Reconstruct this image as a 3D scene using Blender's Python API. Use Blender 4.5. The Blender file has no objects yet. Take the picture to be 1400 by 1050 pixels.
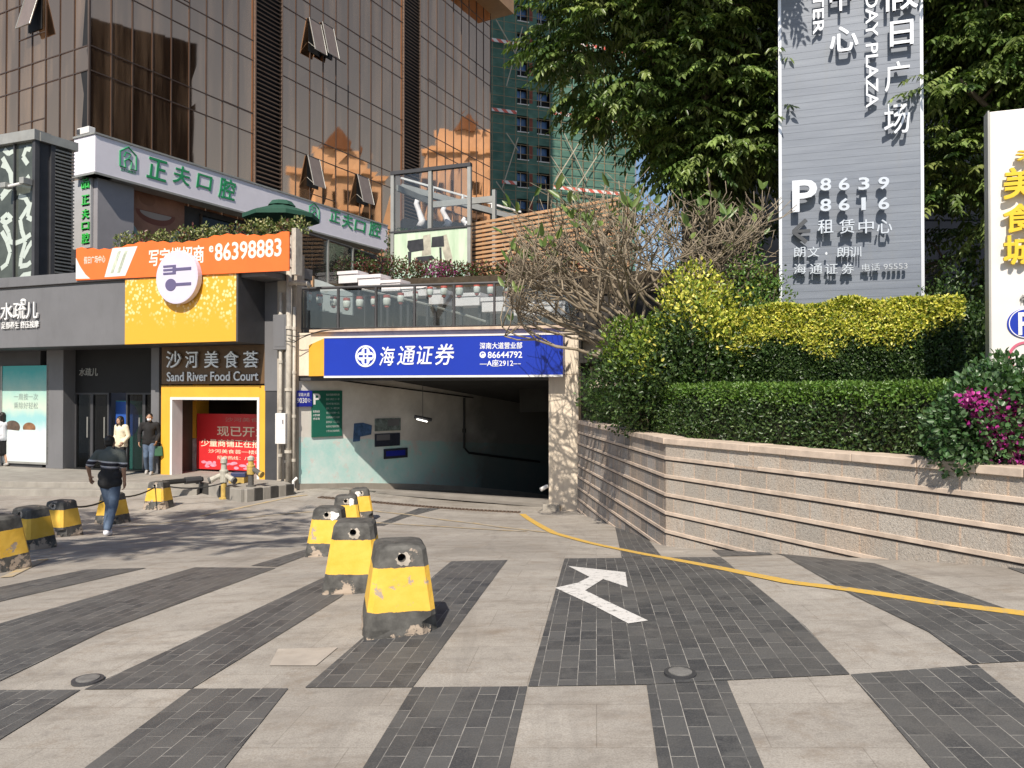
import bpy, bmesh, math, random
import numpy as np
from mathutils import Vector, Matrix
R = math.radians
sc = bpy.context.scene
COL = sc.collection
random.seed(7)
rng = np.random.default_rng(11)

# ------------------------------------------------------------------ camera
F = 1050.0                      # focal length in photo pixels (1400 x 1050)
PIT = math.atan(12 / F)
CAM = Vector((0, 0, 1.6))
cd = bpy.data.cameras.new('camera'); cam = bpy.data.objects.new('camera', cd); COL.objects.link(cam)
cd.lens = 27.0; cd.sensor_width = 36.0; cd.clip_start = 0.1; cd.clip_end = 3000
cam.location = CAM; cam.rotation_euler = (math.pi / 2 + PIT, 0, 0)
sc.camera = cam
# ------------------------------------------------------------------ light
SUN_AZ, SUN_EL = 12.0, 46.0     # the light travels towards azimuth SUN_AZ (clockwise from +Y)
SUN_STRENGTH, SKY_STRENGTH = 5.0, 0.10
w = bpy.data.worlds.new('World'); sc.world = w; w.use_nodes = True
nt = w.node_tree; bg = nt.nodes['Background']
sky = nt.nodes.new('ShaderNodeTexSky'); sky.sky_type = 'NISHITA'; sky.sun_disc = False
sky.sun_elevation = R(SUN_EL); sky.sun_rotation = R(180 + SUN_AZ)
sky.air_density = 1.0; sky.dust_density = 0.8; sky.ozone_density = 1.0
nt.links.new(sky.outputs[0], bg.inputs[0]); bg.inputs[1].default_value = SKY_STRENGTH
sl = bpy.data.lights.new('sun', 'SUN'); so = bpy.data.objects.new('sun', sl); COL.objects.link(so)
sl.energy = SUN_STRENGTH; sl.angle = R(0.55); sl.color = (1.0, 0.915, 0.79)
ldir = Vector((math.sin(R(SUN_AZ)) * math.cos(R(SUN_EL)), math.cos(R(SUN_AZ)) * math.cos(R(SUN_EL)), -math.sin(R(SUN_EL))))
so.rotation_euler = ldir.to_track_quat('-Z', 'Y').to_euler(); so.location = (0, -5, 30)
sc.view_settings.view_transform = 'Standard'; sc.view_settings.look = 'None'
sc.view_settings.exposure = 0.24; sc.view_settings.gamma = 1.0
sc.render.engine = 'CYCLES'
sc.cycles.caustics_reflective = False; sc.cycles.caustics_refractive = False
sc.cycles.max_bounces = 8; sc.cycles.transparent_max_bounces = 16
sc.cycles.sample_clamp_indirect = 6.0

# ------------------------------------------------------------------ helpers
cP, sP = math.cos(PIT), math.sin(PIT)
def ray(px, py):
    u, v = (px - 700) / F, (525 - py) / F
    d = Vector((u, cP - v * sP, sP + v * cP))
    return d / d.y
def at(px, py, Y):
    return CAM + ray(px, py) * Y
class Fr:
    """A vertical plane: origin, direction along it, normal towards the viewer."""
    def __init__(s, O, d):
        s.O = Vector((O[0], O[1], 0)); s.d = Vector((d[0], d[1], 0)).normalized(); s.n = Vector((s.d.y, -s.d.x, 0))
    def P(s, a, z, o=0.0):
        p = s.O + s.d * a + s.n * o
        return Vector((p.x, p.y, z))
    def hit(s, px, py, o=0.0):
        r = ray(px, py); Q = s.O + s.n * o
        t = (Q - Vector((CAM.x, CAM.y, 0))).dot(s.n) / Vector((r.x, r.y, 0)).dot(s.n)
        p = CAM + r * t
        return (p - s.O).dot(s.d), p.z
    def rect(s, x0, y0, x1, y1, o=0.0):
        ym, xm = (y0 + y1) / 2, (x0 + x1) / 2
        return s.hit(x0, ym, o)[0], s.hit(x1, ym, o)[0], s.hit(xm, y1, o)[1], s.hit(xm, y0, o)[1]
class MB:
    def __init__(s): s.v = []; s.f = []; s.m = []
    def add(s, vs, fs, m=0):
        b = len(s.v); s.v += [Vector(p) for p in vs]; s.f += [[i + b for i in f] for f in fs]; s.m += [m] * len(fs)
        return s
    def hexa(s, p, m=0):
        return s.add(p, [(0, 3, 2, 1), (4, 5, 6, 7), (0, 1, 5, 4), (1, 2, 6, 5), (2, 3, 7, 6), (3, 0, 4, 7)], m)
    def box(s, x0, x1, y0, y1, z0, z1, m=0):
        return s.hexa([(x0, y0, z0), (x1, y0, z0), (x1, y1, z0), (x0, y1, z0), (x0, y0, z1), (x1, y0, z1), (x1, y1, z1), (x0, y1, z1)], m)
    def bf(s, fr, a0, a1, z0, z1, o0, o1, m=0):
        P = fr.P
        return s.hexa([P(a0, z0, o1), P(a1, z0, o1), P(a1, z0, o0), P(a0, z0, o0), P(a0, z1, o1), P(a1, z1, o1), P(a1, z1, o0), P(a0, z1, o0)], m)
    def prism(s, fr, pts, o0, o1, m=0):
        n = len(pts)
        a = [fr.P(x, z, o1) for x, z in pts] + [fr.P(x, z, o0) for x, z in pts]
        return s.add(a, [list(range(n)), list(range(2 * n - 1, n - 1, -1))] + [(i, i + n, (i + 1) % n + n, (i + 1) % n) for i in range(n)], m)
    def hprism(s, pts, z0, z1, m=0):
        n = len(pts)
        a = [(p[0], p[1], z0) for p in pts] + [(p[0], p[1], z1) for p in pts]
        return s.add(a, [list(range(n))[::-1], list(range(n, 2 * n))] + [(i, (i + 1) % n, (i + 1) % n + n, i + n) for i in range(n)], m)
    def tube(s, pts, rad, n=8, m=0, cap=True):
        pts = [Vector(p) for p in pts]; k = len(pts)
        rs = rad if isinstance(rad, (list, tuple)) else [rad] * k
        vs = []; up = None
        for i in range(k):
            t = (pts[min(i + 1, k - 1)] - pts[max(i - 1, 0)])
            t = t.normalized() if t.length > 1e-9 else Vector((0, 0, 1))
            if up is None: up = t.orthogonal().normalized()
            up = (up - t * up.dot(t)); up = up.normalized() if up.length > 1e-6 else t.orthogonal().normalized()
            sd = t.cross(up)
            for j in range(n):
                a = 2 * math.pi * j / n
                vs.append(pts[i] + (up * math.cos(a) + sd * math.sin(a)) * rs[i])
        fs = [(i * n + j, i * n + (j + 1) % n, (i + 1) * n + (j + 1) % n, (i + 1) * n + j) for i in range(k - 1) for j in range(n)]
        if cap: fs += [list(range(n))[::-1], [(k - 1) * n + j for j in range(n)]]
        return s.add(vs, fs, m)
    def lathe(s, prof, c=(0, 0, 0), n=16, m=0):
        c = Vector(c); vs = []
        for r, z in prof:
            for j in range(n):
                a = 2 * math.pi * j / n; vs.append(c + Vector((r * math.cos(a), r * math.sin(a), z)))
        k = len(prof)
        fs = [(i * n + j, i * n + (j + 1) % n, (i + 1) * n + (j + 1) % n, (i + 1) * n + j) for i in range(k - 1) for j in range(n)]
        fs += [list(range(n))[::-1], [(k - 1) * n + j for j in range(n)]]
        return s.add(vs, fs, m)
    def build(s, name, mat, parent=None, bevel=0.0, smooth=False):
        L = ROOT.get(parent.name, Vector()) if parent is not None else Vector()
        me = bpy.data.meshes.new(name); me.from_pydata([v - L for v in s.v], [], s.f)
        for q in (mat if isinstance(mat, (list, tuple)) else [mat]): me.materials.append(q)
        if any(s.m): me.polygons.foreach_set('material_index', s.m)
        if smooth: me.polygons.foreach_set('use_smooth', [True] * len(me.polygons))
        me.update()
        return link(name, me, parent, bevel)
ROOT = {}
def link(name, me, parent=None, bevel=0.0):
    o = bpy.data.objects.new(name, me); COL.objects.link(o)
    if parent is not None:
        o.parent = parent; ROOT[o.name] = ROOT.get(parent.name, Vector())
    if bevel:
        b = o.modifiers.new('bevel', 'BEVEL'); b.width = bevel; b.segments = 2; b.limit_method = 'ANGLE'; b.angle_limit = R(35)
    return o
def thing(name, label, cat, loc=(0, 0, 0), group=None):
    o = bpy.data.objects.new(name, None); COL.objects.link(o); o.location = loc; o.empty_display_size = 0.1
    ROOT[o.name] = Vector(loc); tag(o, label, cat, group); return o
def tag(o, label, cat, group=None):
    o['label'] = label; o['category'] = cat
    if group: o['group'] = group
    return o
def struct(o): o['kind'] = 'structure'; return o
def text(name, body, fr, box, off, mat, parent, ext=0.012, bold=0.0, o2=None, rot=0, shear=0.0):
    """Writing fitted into box=(s0,s1,z0,z1) on the plane fr; rot=1 turns the line a quarter turn clockwise."""
    c = bpy.data.curves.new(name, 'FONT'); c.body = body; c.resolution_u = 3; c.extrude = 0.02; c.shear = shear
    cjk = any(ord(q) > 0x2E80 for q in body)
    if not cjk: c.offset = min(bold, .02)
    t = bpy.data.objects.new(name, c); COL.objects.link(t)
    dg = bpy.context.evaluated_depsgraph_get(); me = bpy.data.meshes.new_from_object(t.evaluated_get(dg))
    bpy.data.objects.remove(t)
    co = np.empty(len(me.vertices) * 3); me.vertices.foreach_get('co', co); co = co.reshape(-1, 3)
    if rot: co = np.stack([co[:, 1], -co[:, 0], co[:, 2]], 1)
    if cjk and bold > 0:                       # heavier strokes: shifted doubles, each a hair prouder than the last
        me2 = bmesh.new(); nv = len(co); k_ = bold * 1.1
        sh_ = [(0, 0), (k_, 0), (0, k_), (k_, k_)]; me2.from_mesh(me); base_ = list(me2.verts); fs_ = [[v.index for v in f.verts] for f in me2.faces]; me2.free()
        allco = np.concatenate([co * np.array([1, 1, 1 + .02 * i]) + np.array([dx, dy, 0]) for i, (dx, dy) in enumerate(sh_)])
        me = bpy.data.meshes.new(name); me.from_pydata(allco.tolist(), [], [[i + nv * j for i in f] for j in range(4) for f in fs_]); co = allco
    lo, hi = co.min(0), co.max(0); s0, s1, z0, z1 = box
    a = s0 + (co[:, 0] - lo[0]) / max(hi[0] - lo[0], 1e-6) * (s1 - s0)
    z = z0 + (co[:, 1] - lo[1]) / max(hi[1] - lo[1], 1e-6) * (z1 - z0)
    o = off + (co[:, 2] - lo[2]) / max(hi[2] - lo[2], 1e-6) * ext
    L = ROOT.get(parent.name, Vector()) if parent is not None else Vector()
    X = fr.O.x + fr.d.x * a + fr.n.x * o - L.x; Y = fr.O.y + fr.d.y * a + fr.n.y * o - L.y
    me.vertices.foreach_set('co', np.stack([X, Y, z - L.z], 1).ravel().astype(np.float32))
    me.materials.clear(); me.materials.append(mat); me.update()
    return link(name, me, parent)
def copy_tree(o, parent=None):
    c = o.copy(); COL.objects.link(c)
    if parent is not None: c.parent = parent
    for ch in list(o.children): copy_tree(ch, c)
    return c

# ------------------------------------------------------------------ materials
def nodes(name):
    m = bpy.data.materials.new(name); m.use_nodes = True
    return m, m.node_tree, m.node_tree.nodes['Principled BSDF']
def N(t, kind, **kw):
    n = t.nodes.new(kind)
    for k, v in kw.items():
        if k.startswith('i_'): n.inputs[int(k[2:]) if k[2:].isdigit() else k[2:].replace('_', ' ')].default_value = v
        else: setattr(n, k, v)
    return n
def coords(t, mode):
    if mode == 'obj': return N(t, 'ShaderNodeTexCoord').outputs['Object']
    return N(t, 'ShaderNodeNewGeometry').outputs['Position']
def noise(t, vec, scale, detail=4, rough=0.6):
    n = N(t, 'ShaderNodeTexNoise'); n.inputs['Scale'].default_value = scale; n.inputs['Detail'].default_value = detail; n.inputs['Roughness'].default_value = rough
    t.links.new(vec, n.inputs['Vector']); return n.outputs['Fac']
def ramp(t, fac, a, b, va=0.0, vb=1.0):
    n = N(t, 'ShaderNodeMapRange'); n.inputs['From Min'].default_value = a; n.inputs['From Max'].default_value = b
    n.inputs['To Min'].default_value = va; n.inputs['To Max'].default_value = vb
    t.links.new(fac, n.inputs['Value']); return n.outputs['Result']
def mixc(t, fac, a, b, blend='MIX'):
    n = N(t, 'ShaderNodeMix', data_type='RGBA', blend_type=blend)
    for val, idx in ((fac, 0), (a, 6), (b, 7)):
        if hasattr(val, 'is_linked'): t.links.new(val, n.inputs[idx])
        else: n.inputs[idx].default_value = val if idx == 0 else (*val[:3], 1)
    return n.outputs[2]
def mth(t, op, a, b=0.0, c=0.0):
    n = N(t, 'ShaderNodeMath', operation=op)
    for i, v in enumerate((a, b, c)):
        if hasattr(v, 'is_linked'): t.links.new(v, n.inputs[i])
        else: n.inputs[i].default_value = v
    return n.outputs[0]
def bump(t, bsdf, h, strength=0.3, dist=0.01):
    b = N(t, 'ShaderNodeBump'); b.inputs['Strength'].default_value = strength; b.inputs['Distance'].default_value = dist
    t.links.new(h, b.inputs['Height']); t.links.new(b.outputs[0], bsdf.inputs['Normal'])
def M(name, col, rough=0.6, var=0.15, scale=2.0, bmp=0.0, bs=60, metal=0.0, spec=0.4, mode='pos', dirt=0.0, dcol=(0.2, 0.16, 0.12), dscale=1.2):
    m, t, b = nodes(name); vec = coords(t, mode)
    f = noise(t, vec, scale)
    lo = tuple(c * (1 - var) for c in col); hi = tuple(min(c * (1 + var), 1) for c in col)
    c = mixc(t, ramp(t, f, 0.3, 0.7), lo, hi)
    if dirt:
        mp = N(t, 'ShaderNodeMapping'); mp.inputs['Scale'].default_value = (1, 1, 0.25); t.links.new(vec, mp.inputs['Vector'])
        d = noise(t, mp.outputs[0], dscale * 3, 8, 0.7)
        c = mixc(t, ramp(t, d, 0.5, 0.72, 0, dirt), c, dcol)
    t.links.new(c, b.inputs['Base Color']); b.inputs['Roughness'].default_value = rough
    b.inputs['Metallic'].default_value = metal; b.inputs['Specular IOR Level'].default_value = spec
    if bmp: bump(t, b, noise(t, vec, bs, 3), bmp, 0.006)
    return m
m_white = M('white_paint', (0.74, 0.73, 0.72), 0.45, 0.05, dirt=0.15)
m_signwhite = M('sign_white', (0.80, 0.77, 0.84), 0.4, 0.03)
m_cream = M('cream_plaster', (0.72, 0.62, 0.50), 0.85, 0.08, 1.5, 0.25, 50, dirt=0.35, dcol=(0.40, 0.33, 0.26))
m_grey = M('grey_cladding', (0.16, 0.16, 0.17), 0.5, 0.08, 1.0, dirt=0.25, dcol=(0.09, 0.09, 0.09))
m_dgrey = M('dark_grey_metal', (0.055, 0.055, 0.06), 0.5, 0.15)
m_black = M('black_void', (0.012, 0.012, 0.013), 0.7, 0.2)
m_brown = M('brown_board', (0.13, 0.075, 0.035), 0.5, 0.1)
m_yellow = M('yellow_panel', (0.80, 0.42, 0.045), 0.45, 0.06, dirt=0.12, dcol=(0.5, 0.25, 0.04))
m_orange = M('orange_vinyl', (0.86, 0.17, 0.035), 0.5, 0.05)
m_blue = M('blue_sign', (0.008, 0.034, 0.38), 0.35, 0.06, 0.8)
m_bluetag = M('blue_plate', (0.02, 0.03, 0.32), 0.3, 0.05)
m_txt = M('white_letter', (0.80, 0.80, 0.80), 0.4, 0.02)
m_metaltxt = M('metal_letter', (0.74, 0.76, 0.80), 0.3, 0.03, metal=0.35)
m_greentxt = M('green_letter', (0.03, 0.30, 0.12), 0.4, 0.05)
m_green2 = M('bright_green_letter', (0.06, 0.55, 0.10), 0.4, 0.05)
m_gold = M('gold_letter', (0.72, 0.50, 0.03), 0.4, 0.06)
m_steel = M('grey_steel', (0.36, 0.36, 0.34), 0.45, 0.12, metal=0.3, dirt=0.2)
m_pipe = M('pipe_paint', (0.50, 0.46, 0.40), 0.6, 0.15, 6, dirt=0.5, dcol=(0.16, 0.12, 0.09), dscale=3)
m_dpipe = M('dark_pipe', (0.10, 0.095, 0.09), 0.6, 0.2, 6)
m_wood = M('slat_timber', (0.52, 0.31, 0.17), 0.7, 0.15, 3, 0.1, 30)
m_louvre = M('louvre_metal', (0.17, 0.115, 0.085), 0.5, 0.12)
m_mull = M('mullion_metal', (0.07, 0.05, 0.04), 0.4, 0.1)
m_concrete = M('plain_concrete', (0.34, 0.31, 0.27), 0.85, 0.15, 2, 0.2, 60, dirt=0.3, dcol=(0.2, 0.17, 0.14))
m_step = M('step_stone', (0.30, 0.28, 0.25), 0.8, 0.15, 3, 0.15, 50, dirt=0.3, dcol=(0.14, 0.12, 0.1))
m_kerb_b = M('black_kerb', (0.05, 0.048, 0.045), 0.7, 0.25, 5, 0.2)
m_yline = M('road_yellow', (0.66, 0.40, 0.06), 0.75, 0.2, 6, 0.1)
m_red = M('red_poster', (0.62, 0.03, 0.035), 0.4, 0.06)
m_peach = M('poster_letter', (0.85, 0.70, 0.52), 0.5, 0.04)
m_teal = M('teal_board', (0.05, 0.30, 0.26), 0.4, 0.08)
m_dteal = M('deep_blue_board', (0.03, 0.10, 0.40), 0.4, 0.08)
m_pgreen = M('parking_green', (0.015, 0.13, 0.09), 0.5, 0.1)
m_bark = M('grey_bark', (0.12, 0.095, 0.07), 0.85, 0.3, 12, 0.4, 60)
m_frang = M('frangipani_bark', (0.25, 0.205, 0.15), 0.75, 0.35, 7, 0.2, 60)
m_soil = M('soil', (0.06, 0.045, 0.03), 0.95, 0.3, 8, 0.5, 30)
m_rubber = M('black_cable', (0.02, 0.02, 0.02), 0.6, 0.1)
m_jeans = M('blue_denim', (0.10, 0.14, 0.21), 0.9, 0.25, 9, mode='obj')
m_blackcloth = M('black_cloth', (0.018, 0.017, 0.018), 0.9, 0.2, 9, mode='obj')
m_cream_knit = M('cream_knit', (0.72, 0.64, 0.48), 0.9, 0.1, 20, 0.2, mode='obj')
m_skin = M('skin', (0.42, 0.25, 0.17), 0.55, 0.08, 12, mode='obj')
m_hair = M('black_hair', (0.014, 0.011, 0.01), 0.5, 0.2, 30, mode='obj')
m_shoe = M('grey_shoe', (0.42, 0.40, 0.38), 0.7, 0.15, mode='obj')
m_wshirt = M('white_shirt', (0.72, 0.73, 0.78), 0.8, 0.06, mode='obj')
m_bagtan = M('tan_bag', (0.42, 0.25, 0.10), 0.6, 0.1, mode='obj')

def glassy(name, tint=(0.8, 0.85, 0.85), refl=0.12, haze=0.06, hazecol=(0.5, 0.5, 0.5)):
    m, t, b = nodes(name); t.nodes.remove(b); out = t.nodes['Material Output']
    tr = N(t, 'ShaderNodeBsdfTransparent'); tr.inputs[0].default_value = (*tint, 1)
    gl = N(t, 'ShaderNodeBsdfGlossy'); gl.inputs['Roughness'].default_value = 0.02
    df = N(t, 'ShaderNodeBsdfDiffuse'); df.inputs[0].default_value = (*hazecol, 1)
    m1 = N(t, 'ShaderNodeMixShader'); m1.inputs[0].default_value = refl
    m2 = N(t, 'ShaderNodeMixShader'); m2.inputs[0].default_value = haze
    t.links.new(tr.outputs[0], m1.inputs[1]); t.links.new(gl.outputs[0], m1.inputs[2])
    t.links.new(m1.outputs[0], m2.inputs[1]); t.links.new(df.outputs[0], m2.inputs[2])
    t.links.new(m2.outputs[0], out.inputs[0]); return m
m_glass = glassy('clear_glass')
m_dirtyglass = glassy('dusty_glass', (0.78, 0.81, 0.81), 0.07, 0.03, (0.30, 0.30, 0.30))
m_doorglass = glassy('door_glass', (0.45, 0.48, 0.48), 0.03, 0.01, (0.3, 0.3, 0.3))
m_clear = glassy('thin_clear_glass', (0.93, 0.95, 0.95), 0.05, 0.015, (0.5, 0.5, 0.5))
def shopglass():
    m, t, b = nodes('dark_shop_glass')
    b.inputs['Base Color'].default_value = (0.012, 0.014, 0.016, 1); b.inputs['Roughness'].default_value = 0.06; b.inputs['Specular IOR Level'].default_value = 0.35
    return m
m_shopglass = shopglass()
def bronze(name, k, dark, seedoff):
    m, t, b = nodes(name); t.nodes.remove(b); out = t.nodes['Material Output']
    vec = coords(t, 'pos')
    mp = N(t, 'ShaderNodeMapping'); mp.inputs['Scale'].default_value = (1.3, 1.3, 0.12); mp.inputs['Location'].default_value = (seedoff, 0, 0); t.links.new(vec, mp.inputs['Vector'])
    cur = noise(t, mp.outputs[0], 0.9, 3)
    c = mixc(t, ramp(t, cur, 0.45, 0.65), dark, tuple(x * 9 for x in dark))
    df = N(t, 'ShaderNodeBsdfDiffuse'); t.links.new(c, df.inputs[0])
    gl = N(t, 'ShaderNodeBsdfGlossy'); gl.inputs['Roughness'].default_value = 0.03; gl.inputs['Color'].default_value = (1.0, 0.57, 0.33, 1)
    bp = N(t, 'ShaderNodeBump'); bp.inputs['Strength'].default_value = 0.05; bp.inputs['Distance'].default_value = 0.05
    t.links.new(noise(t, vec, 0.55, 1), bp.inputs['Height']); t.links.new(bp.outputs[0], gl.inputs['Normal'])
    mx = N(t, 'ShaderNodeMixShader'); mx.inputs[0].default_value = k
    t.links.new(df.outputs[0], mx.inputs[1]); t.links.new(gl.outputs[0], mx.inputs[2]); t.links.new(mx.outputs[0], out.inputs[0])
    return m
m_bronze = bronze('bronze_glass', 0.90, (0.09, 0.058, 0.036), 0)

def granite():
    m, t, b = nodes('pale_granite_paving'); vec = coords(t, 'pos')
    mp = N(t, 'ShaderNodeMapping'); mp.inputs['Rotation'].default_value = (0, 0, R(6.25)); t.links.new(vec, mp.inputs['Vector'])
    c = mixc(t, ramp(t, noise(t, vec, 0.55, 6, 0.65), 0.3, 0.7), (0.315, 0.288, 0.258), (0.51, 0.472, 0.425))
    c = mixc(t, ramp(t, noise(t, vec, 110, 3, 0.8), 0.42, 0.62, 0, 0.5), c, (0.20, 0.18, 0.16))
    st = N(t, 'ShaderNodeMapping'); st.inputs['Scale'].default_value = (0.8, 2.6, 1); t.links.new(vec, st.inputs['Vector'])
    c = mixc(t, ramp(t, noise(t, st.outputs[0], 1.6, 8, 0.72), 0.50, 0.74, 0, 0.7), c, (0.175, 0.145, 0.118))
    c = mixc(t, ramp(t, noise(t, vec, 9, 5, 0.7), 0.52, 0.72, 0, 0.5), c, (0.21, 0.19, 0.175))
    c = mixc(t, ramp(t, noise(t, vec, 3.1, 9, 0.8), 0.52, 0.68, 0, 0.6), c, (0.24, 0.19, 0.145))
    tk = N(t, 'ShaderNodeMapping'); tk.inputs['Scale'].default_value = (1.3, 0.09, 1); tk.inputs['Rotation'].default_value = (0, 0, R(14)); t.links.new(vec, tk.inputs['Vector'])
    c = mixc(t, ramp(t, noise(t, tk.outputs[0], 2.2, 6, 0.7), 0.54, 0.70, 0, 0.38), c, (0.19, 0.175, 0.16))
    br = N(t, 'ShaderNodeTexBrick'); br.inputs['Scale'].default_value = 1; br.inputs['Brick Width'].default_value = 0.72; br.inputs['Row Height'].default_value = 0.47
    br.inputs['Mortar Size'].default_value = 0.003; br.inputs['Mortar Smooth'].default_value = 0.3; br.offset = 0.5
    br.inputs['Color1'].default_value = (1, 1, 1, 1); br.inputs['Color2'].default_value = (0.88, 0.88, 0.88, 1); br.inputs['Mortar'].default_value = (0.72, 0.71, 0.70, 1)
    t.links.new(mp.outputs[0], br.inputs['Vector'])
    c = mixc(t, 1.0, c, br.outputs['Color'], 'MULTIPLY')
    vo = N(t, 'ShaderNodeTexVoronoi'); vo.inputs['Scale'].default_value = 1.15; t.links.new(vec, vo.inputs['Vector'])   # gum spots
    c = mixc(t, ramp(t, vo.outputs['Distance'], 0.028, 0.05, 0.45, 0), c, (0.12, 0.10, 0.09))
    t.links.new(c, b.inputs['Base Color']); b.inputs['Roughness'].default_value = 0.8; b.inputs['Specular IOR Level'].default_value = 0.25
    bump(t, b, noise(t, vec, 90, 4), 0.25, 0.004)
    return m
m_granite = granite()
def brick():
    m, t, b = nodes('dark_brick_paving'); vec = coords(t, 'pos')
    mp = N(t, 'ShaderNodeMapping'); mp.inputs['Rotation'].default_value = (0, 0, R(6.25 + 90)); t.links.new(vec, mp.inputs['Vector'])
    br = N(t, 'ShaderNodeTexBrick'); br.inputs['Scale'].default_value = 1; br.inputs['Brick Width'].default_value = 0.2; br.inputs['Row Height'].default_value = 0.1
    br.inputs['Mortar Size'].default_value = 0.0022; br.inputs['Mortar Smooth'].default_value = 0.2; br.inputs['Bias'].default_value = -0.2; br.offset = 0.43
    br.inputs['Color1'].default_value = (0.038, 0.040, 0.045, 1); br.inputs['Color2'].default_value = (0.115, 0.115, 0.115, 1); br.inputs['Mortar'].default_value = (0.40, 0.38, 0.35, 1)
    t.links.new(mp.outputs[0], br.inputs['Vector'])
    big = noise(t, vec, 0.9, 6, 0.7)
    wn = N(t, 'ShaderNodeTexWhiteNoise'); wn.noise_dimensions = '3D'; sn = N(t, 'ShaderNodeVectorMath', operation='SNAP'); sn.inputs[1].default_value = (0.4, 0.1, 5); t.links.new(mp.outputs[0], sn.inputs[0]); t.links.new(sn.outputs[0], wn.inputs['Vector'])
    c = mixc(t, ramp(t, noise(t, vec, 5, 5, 0.7), 0.42, 0.6, 0, 0.85), br.outputs['Color'], mixc(t, wn.outputs['Value'], (0.05, 0.051, 0.054), (0.10, 0.10, 0.10)))
    c = mixc(t, ramp(t, big, 0.44, 0.68, 0, 0.55), c, (0.125, 0.118, 0.11))
    c = mixc(t, ramp(t, noise(t, vec, 2.3, 9, 0.8), 0.56, 0.72, 0, 0.5), c, (0.17, 0.155, 0.14))
    st = N(t, 'ShaderNodeMapping'); st.inputs['Scale'].default_value = (4, 22, 1); st.inputs['Rotation'].default_value = (0, 0, R(8)); t.links.new(vec, st.inputs['Vector'])
    c = mixc(t, ramp(t, noise(t, st.outputs[0], 1.0, 8, 0.75), 0.66, 0.85, 0, 0.7), c, (0.30, 0.28, 0.26))
    c = mixc(t, ramp(t, noise(t, vec, 130, 2), 0.4, 0.75, 0, 0.35), c, (0.17, 0.165, 0.16))
    t.links.new(c, b.inputs['Base Color']); b.inputs['Roughness'].default_value = 0.62; b.inputs['Specular IOR Level'].default_value = 0.35
    h = mth(t, 'ADD', br.outputs['Fac'], mth(t, 'MULTIPLY', noise(t, vec, 70, 4), -0.8))
    bump(t, b, mth(t, 'MULTIPLY', h, -1.0), 0.35, 0.004)
    return m
m_brick = brick()
def worn(name, col, under, thr=(0.5, 0.6), sc_=5):
    m, t, b = nodes(name); vec = coords(t, 'pos')
    f = ramp(t, noise(t, vec, sc_, 8, 0.75), thr[0], thr[1])
    c = mixc(t, f, col, under)
    t.links.new(c, b.inputs['Base Color']); b.inputs['Roughness'].default_value = 0.75
    return m
m_ywhole = worn('line_yellow', (0.64, 0.40, 0.07), (0.36, 0.29, 0.20), (0.52, 0.64), 16)
m_yfaint = worn('worn_yellow', (0.50, 0.37, 0.19), (0.40, 0.35, 0.28), (0.40, 0.58), 4)
m_wmark = worn('arrow_white', (0.66, 0.64, 0.62), (0.20, 0.195, 0.19), (0.53, 0.66), 16)
def bollard_mat():
    m, t, b = nodes('bollard_paint'); oc = coords(t, 'obj')
    inf = N(t, 'ShaderNodeObjectInfo'); rnd = inf.outputs['Random']
    ad = N(t, 'ShaderNodeVectorMath', operation='ADD'); t.links.new(oc, ad.inputs[0])
    cmb = N(t, 'ShaderNodeCombineXYZ'); t.links.new(mth(t, 'MULTIPLY', rnd, 31.0), cmb.inputs[0]); t.links.new(cmb.outputs[0], ad.inputs[1])
    vec = ad.outputs[0]
    sx = N(t, 'ShaderNodeSeparateXYZ'); t.links.new(oc, sx.inputs[0])
    z = mth(t, 'ADD', sx.outputs[2], mth(t, 'MULTIPLY', mth(t, 'SUBTRACT', noise(t, vec, 14, 6, 0.7), 0.5), 0.03))
    blk = mixc(t, ramp(t, noise(t, vec, 9, 6), 0.35, 0.7), (0.045, 0.043, 0.04), (0.13, 0.125, 0.115))
    yel = mixc(t, ramp(t, noise(t, vec, 5, 6), 0.3, 0.75), (0.72, 0.41, 0.035), (0.82, 0.52, 0.09))
    yel = mixc(t, ramp(t, noise(t, vec, 25, 6, 0.75), 0.62, 0.74, 0, 0.5), yel, (0.45, 0.28, 0.08))
    isy = mth(t, 'MULTIPLY', ramp(t, z, 0.184, 0.188), ramp(t, z, 0.464, 0.468, 1, 0))
    c = mixc(t, isy, blk, yel)
    low = ramp(t, sx.outputs[2], 0.0, 0.26, 1.0, 0.0)
    chip = mth(t, 'ADD', noise(t, vec, 4.2, 8, 0.65), mth(t, 'MULTIPLY', low, 0.17))
    ch = ramp(t, chip, 0.615, 0.64)
    c = mixc(t, ch, c, (0.40, 0.32, 0.25))
    ch2 = ramp(t, noise(t, vec, 11, 9, 0.75), 0.70, 0.715)
    c = mixc(t, ch2, c, (0.42, 0.36, 0.29))
    t.links.new(c, b.inputs['Base Color']); b.inputs['Roughness'].default_value = 0.72
    bump(t, b, mth(t, 'SUBTRACT', noise(t, vec, 45, 8, 0.7), mth(t, 'MULTIPLY', ch, 0.8)), 0.3, 0.006)
    return m
m_bollard = bollard_mat()
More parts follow.
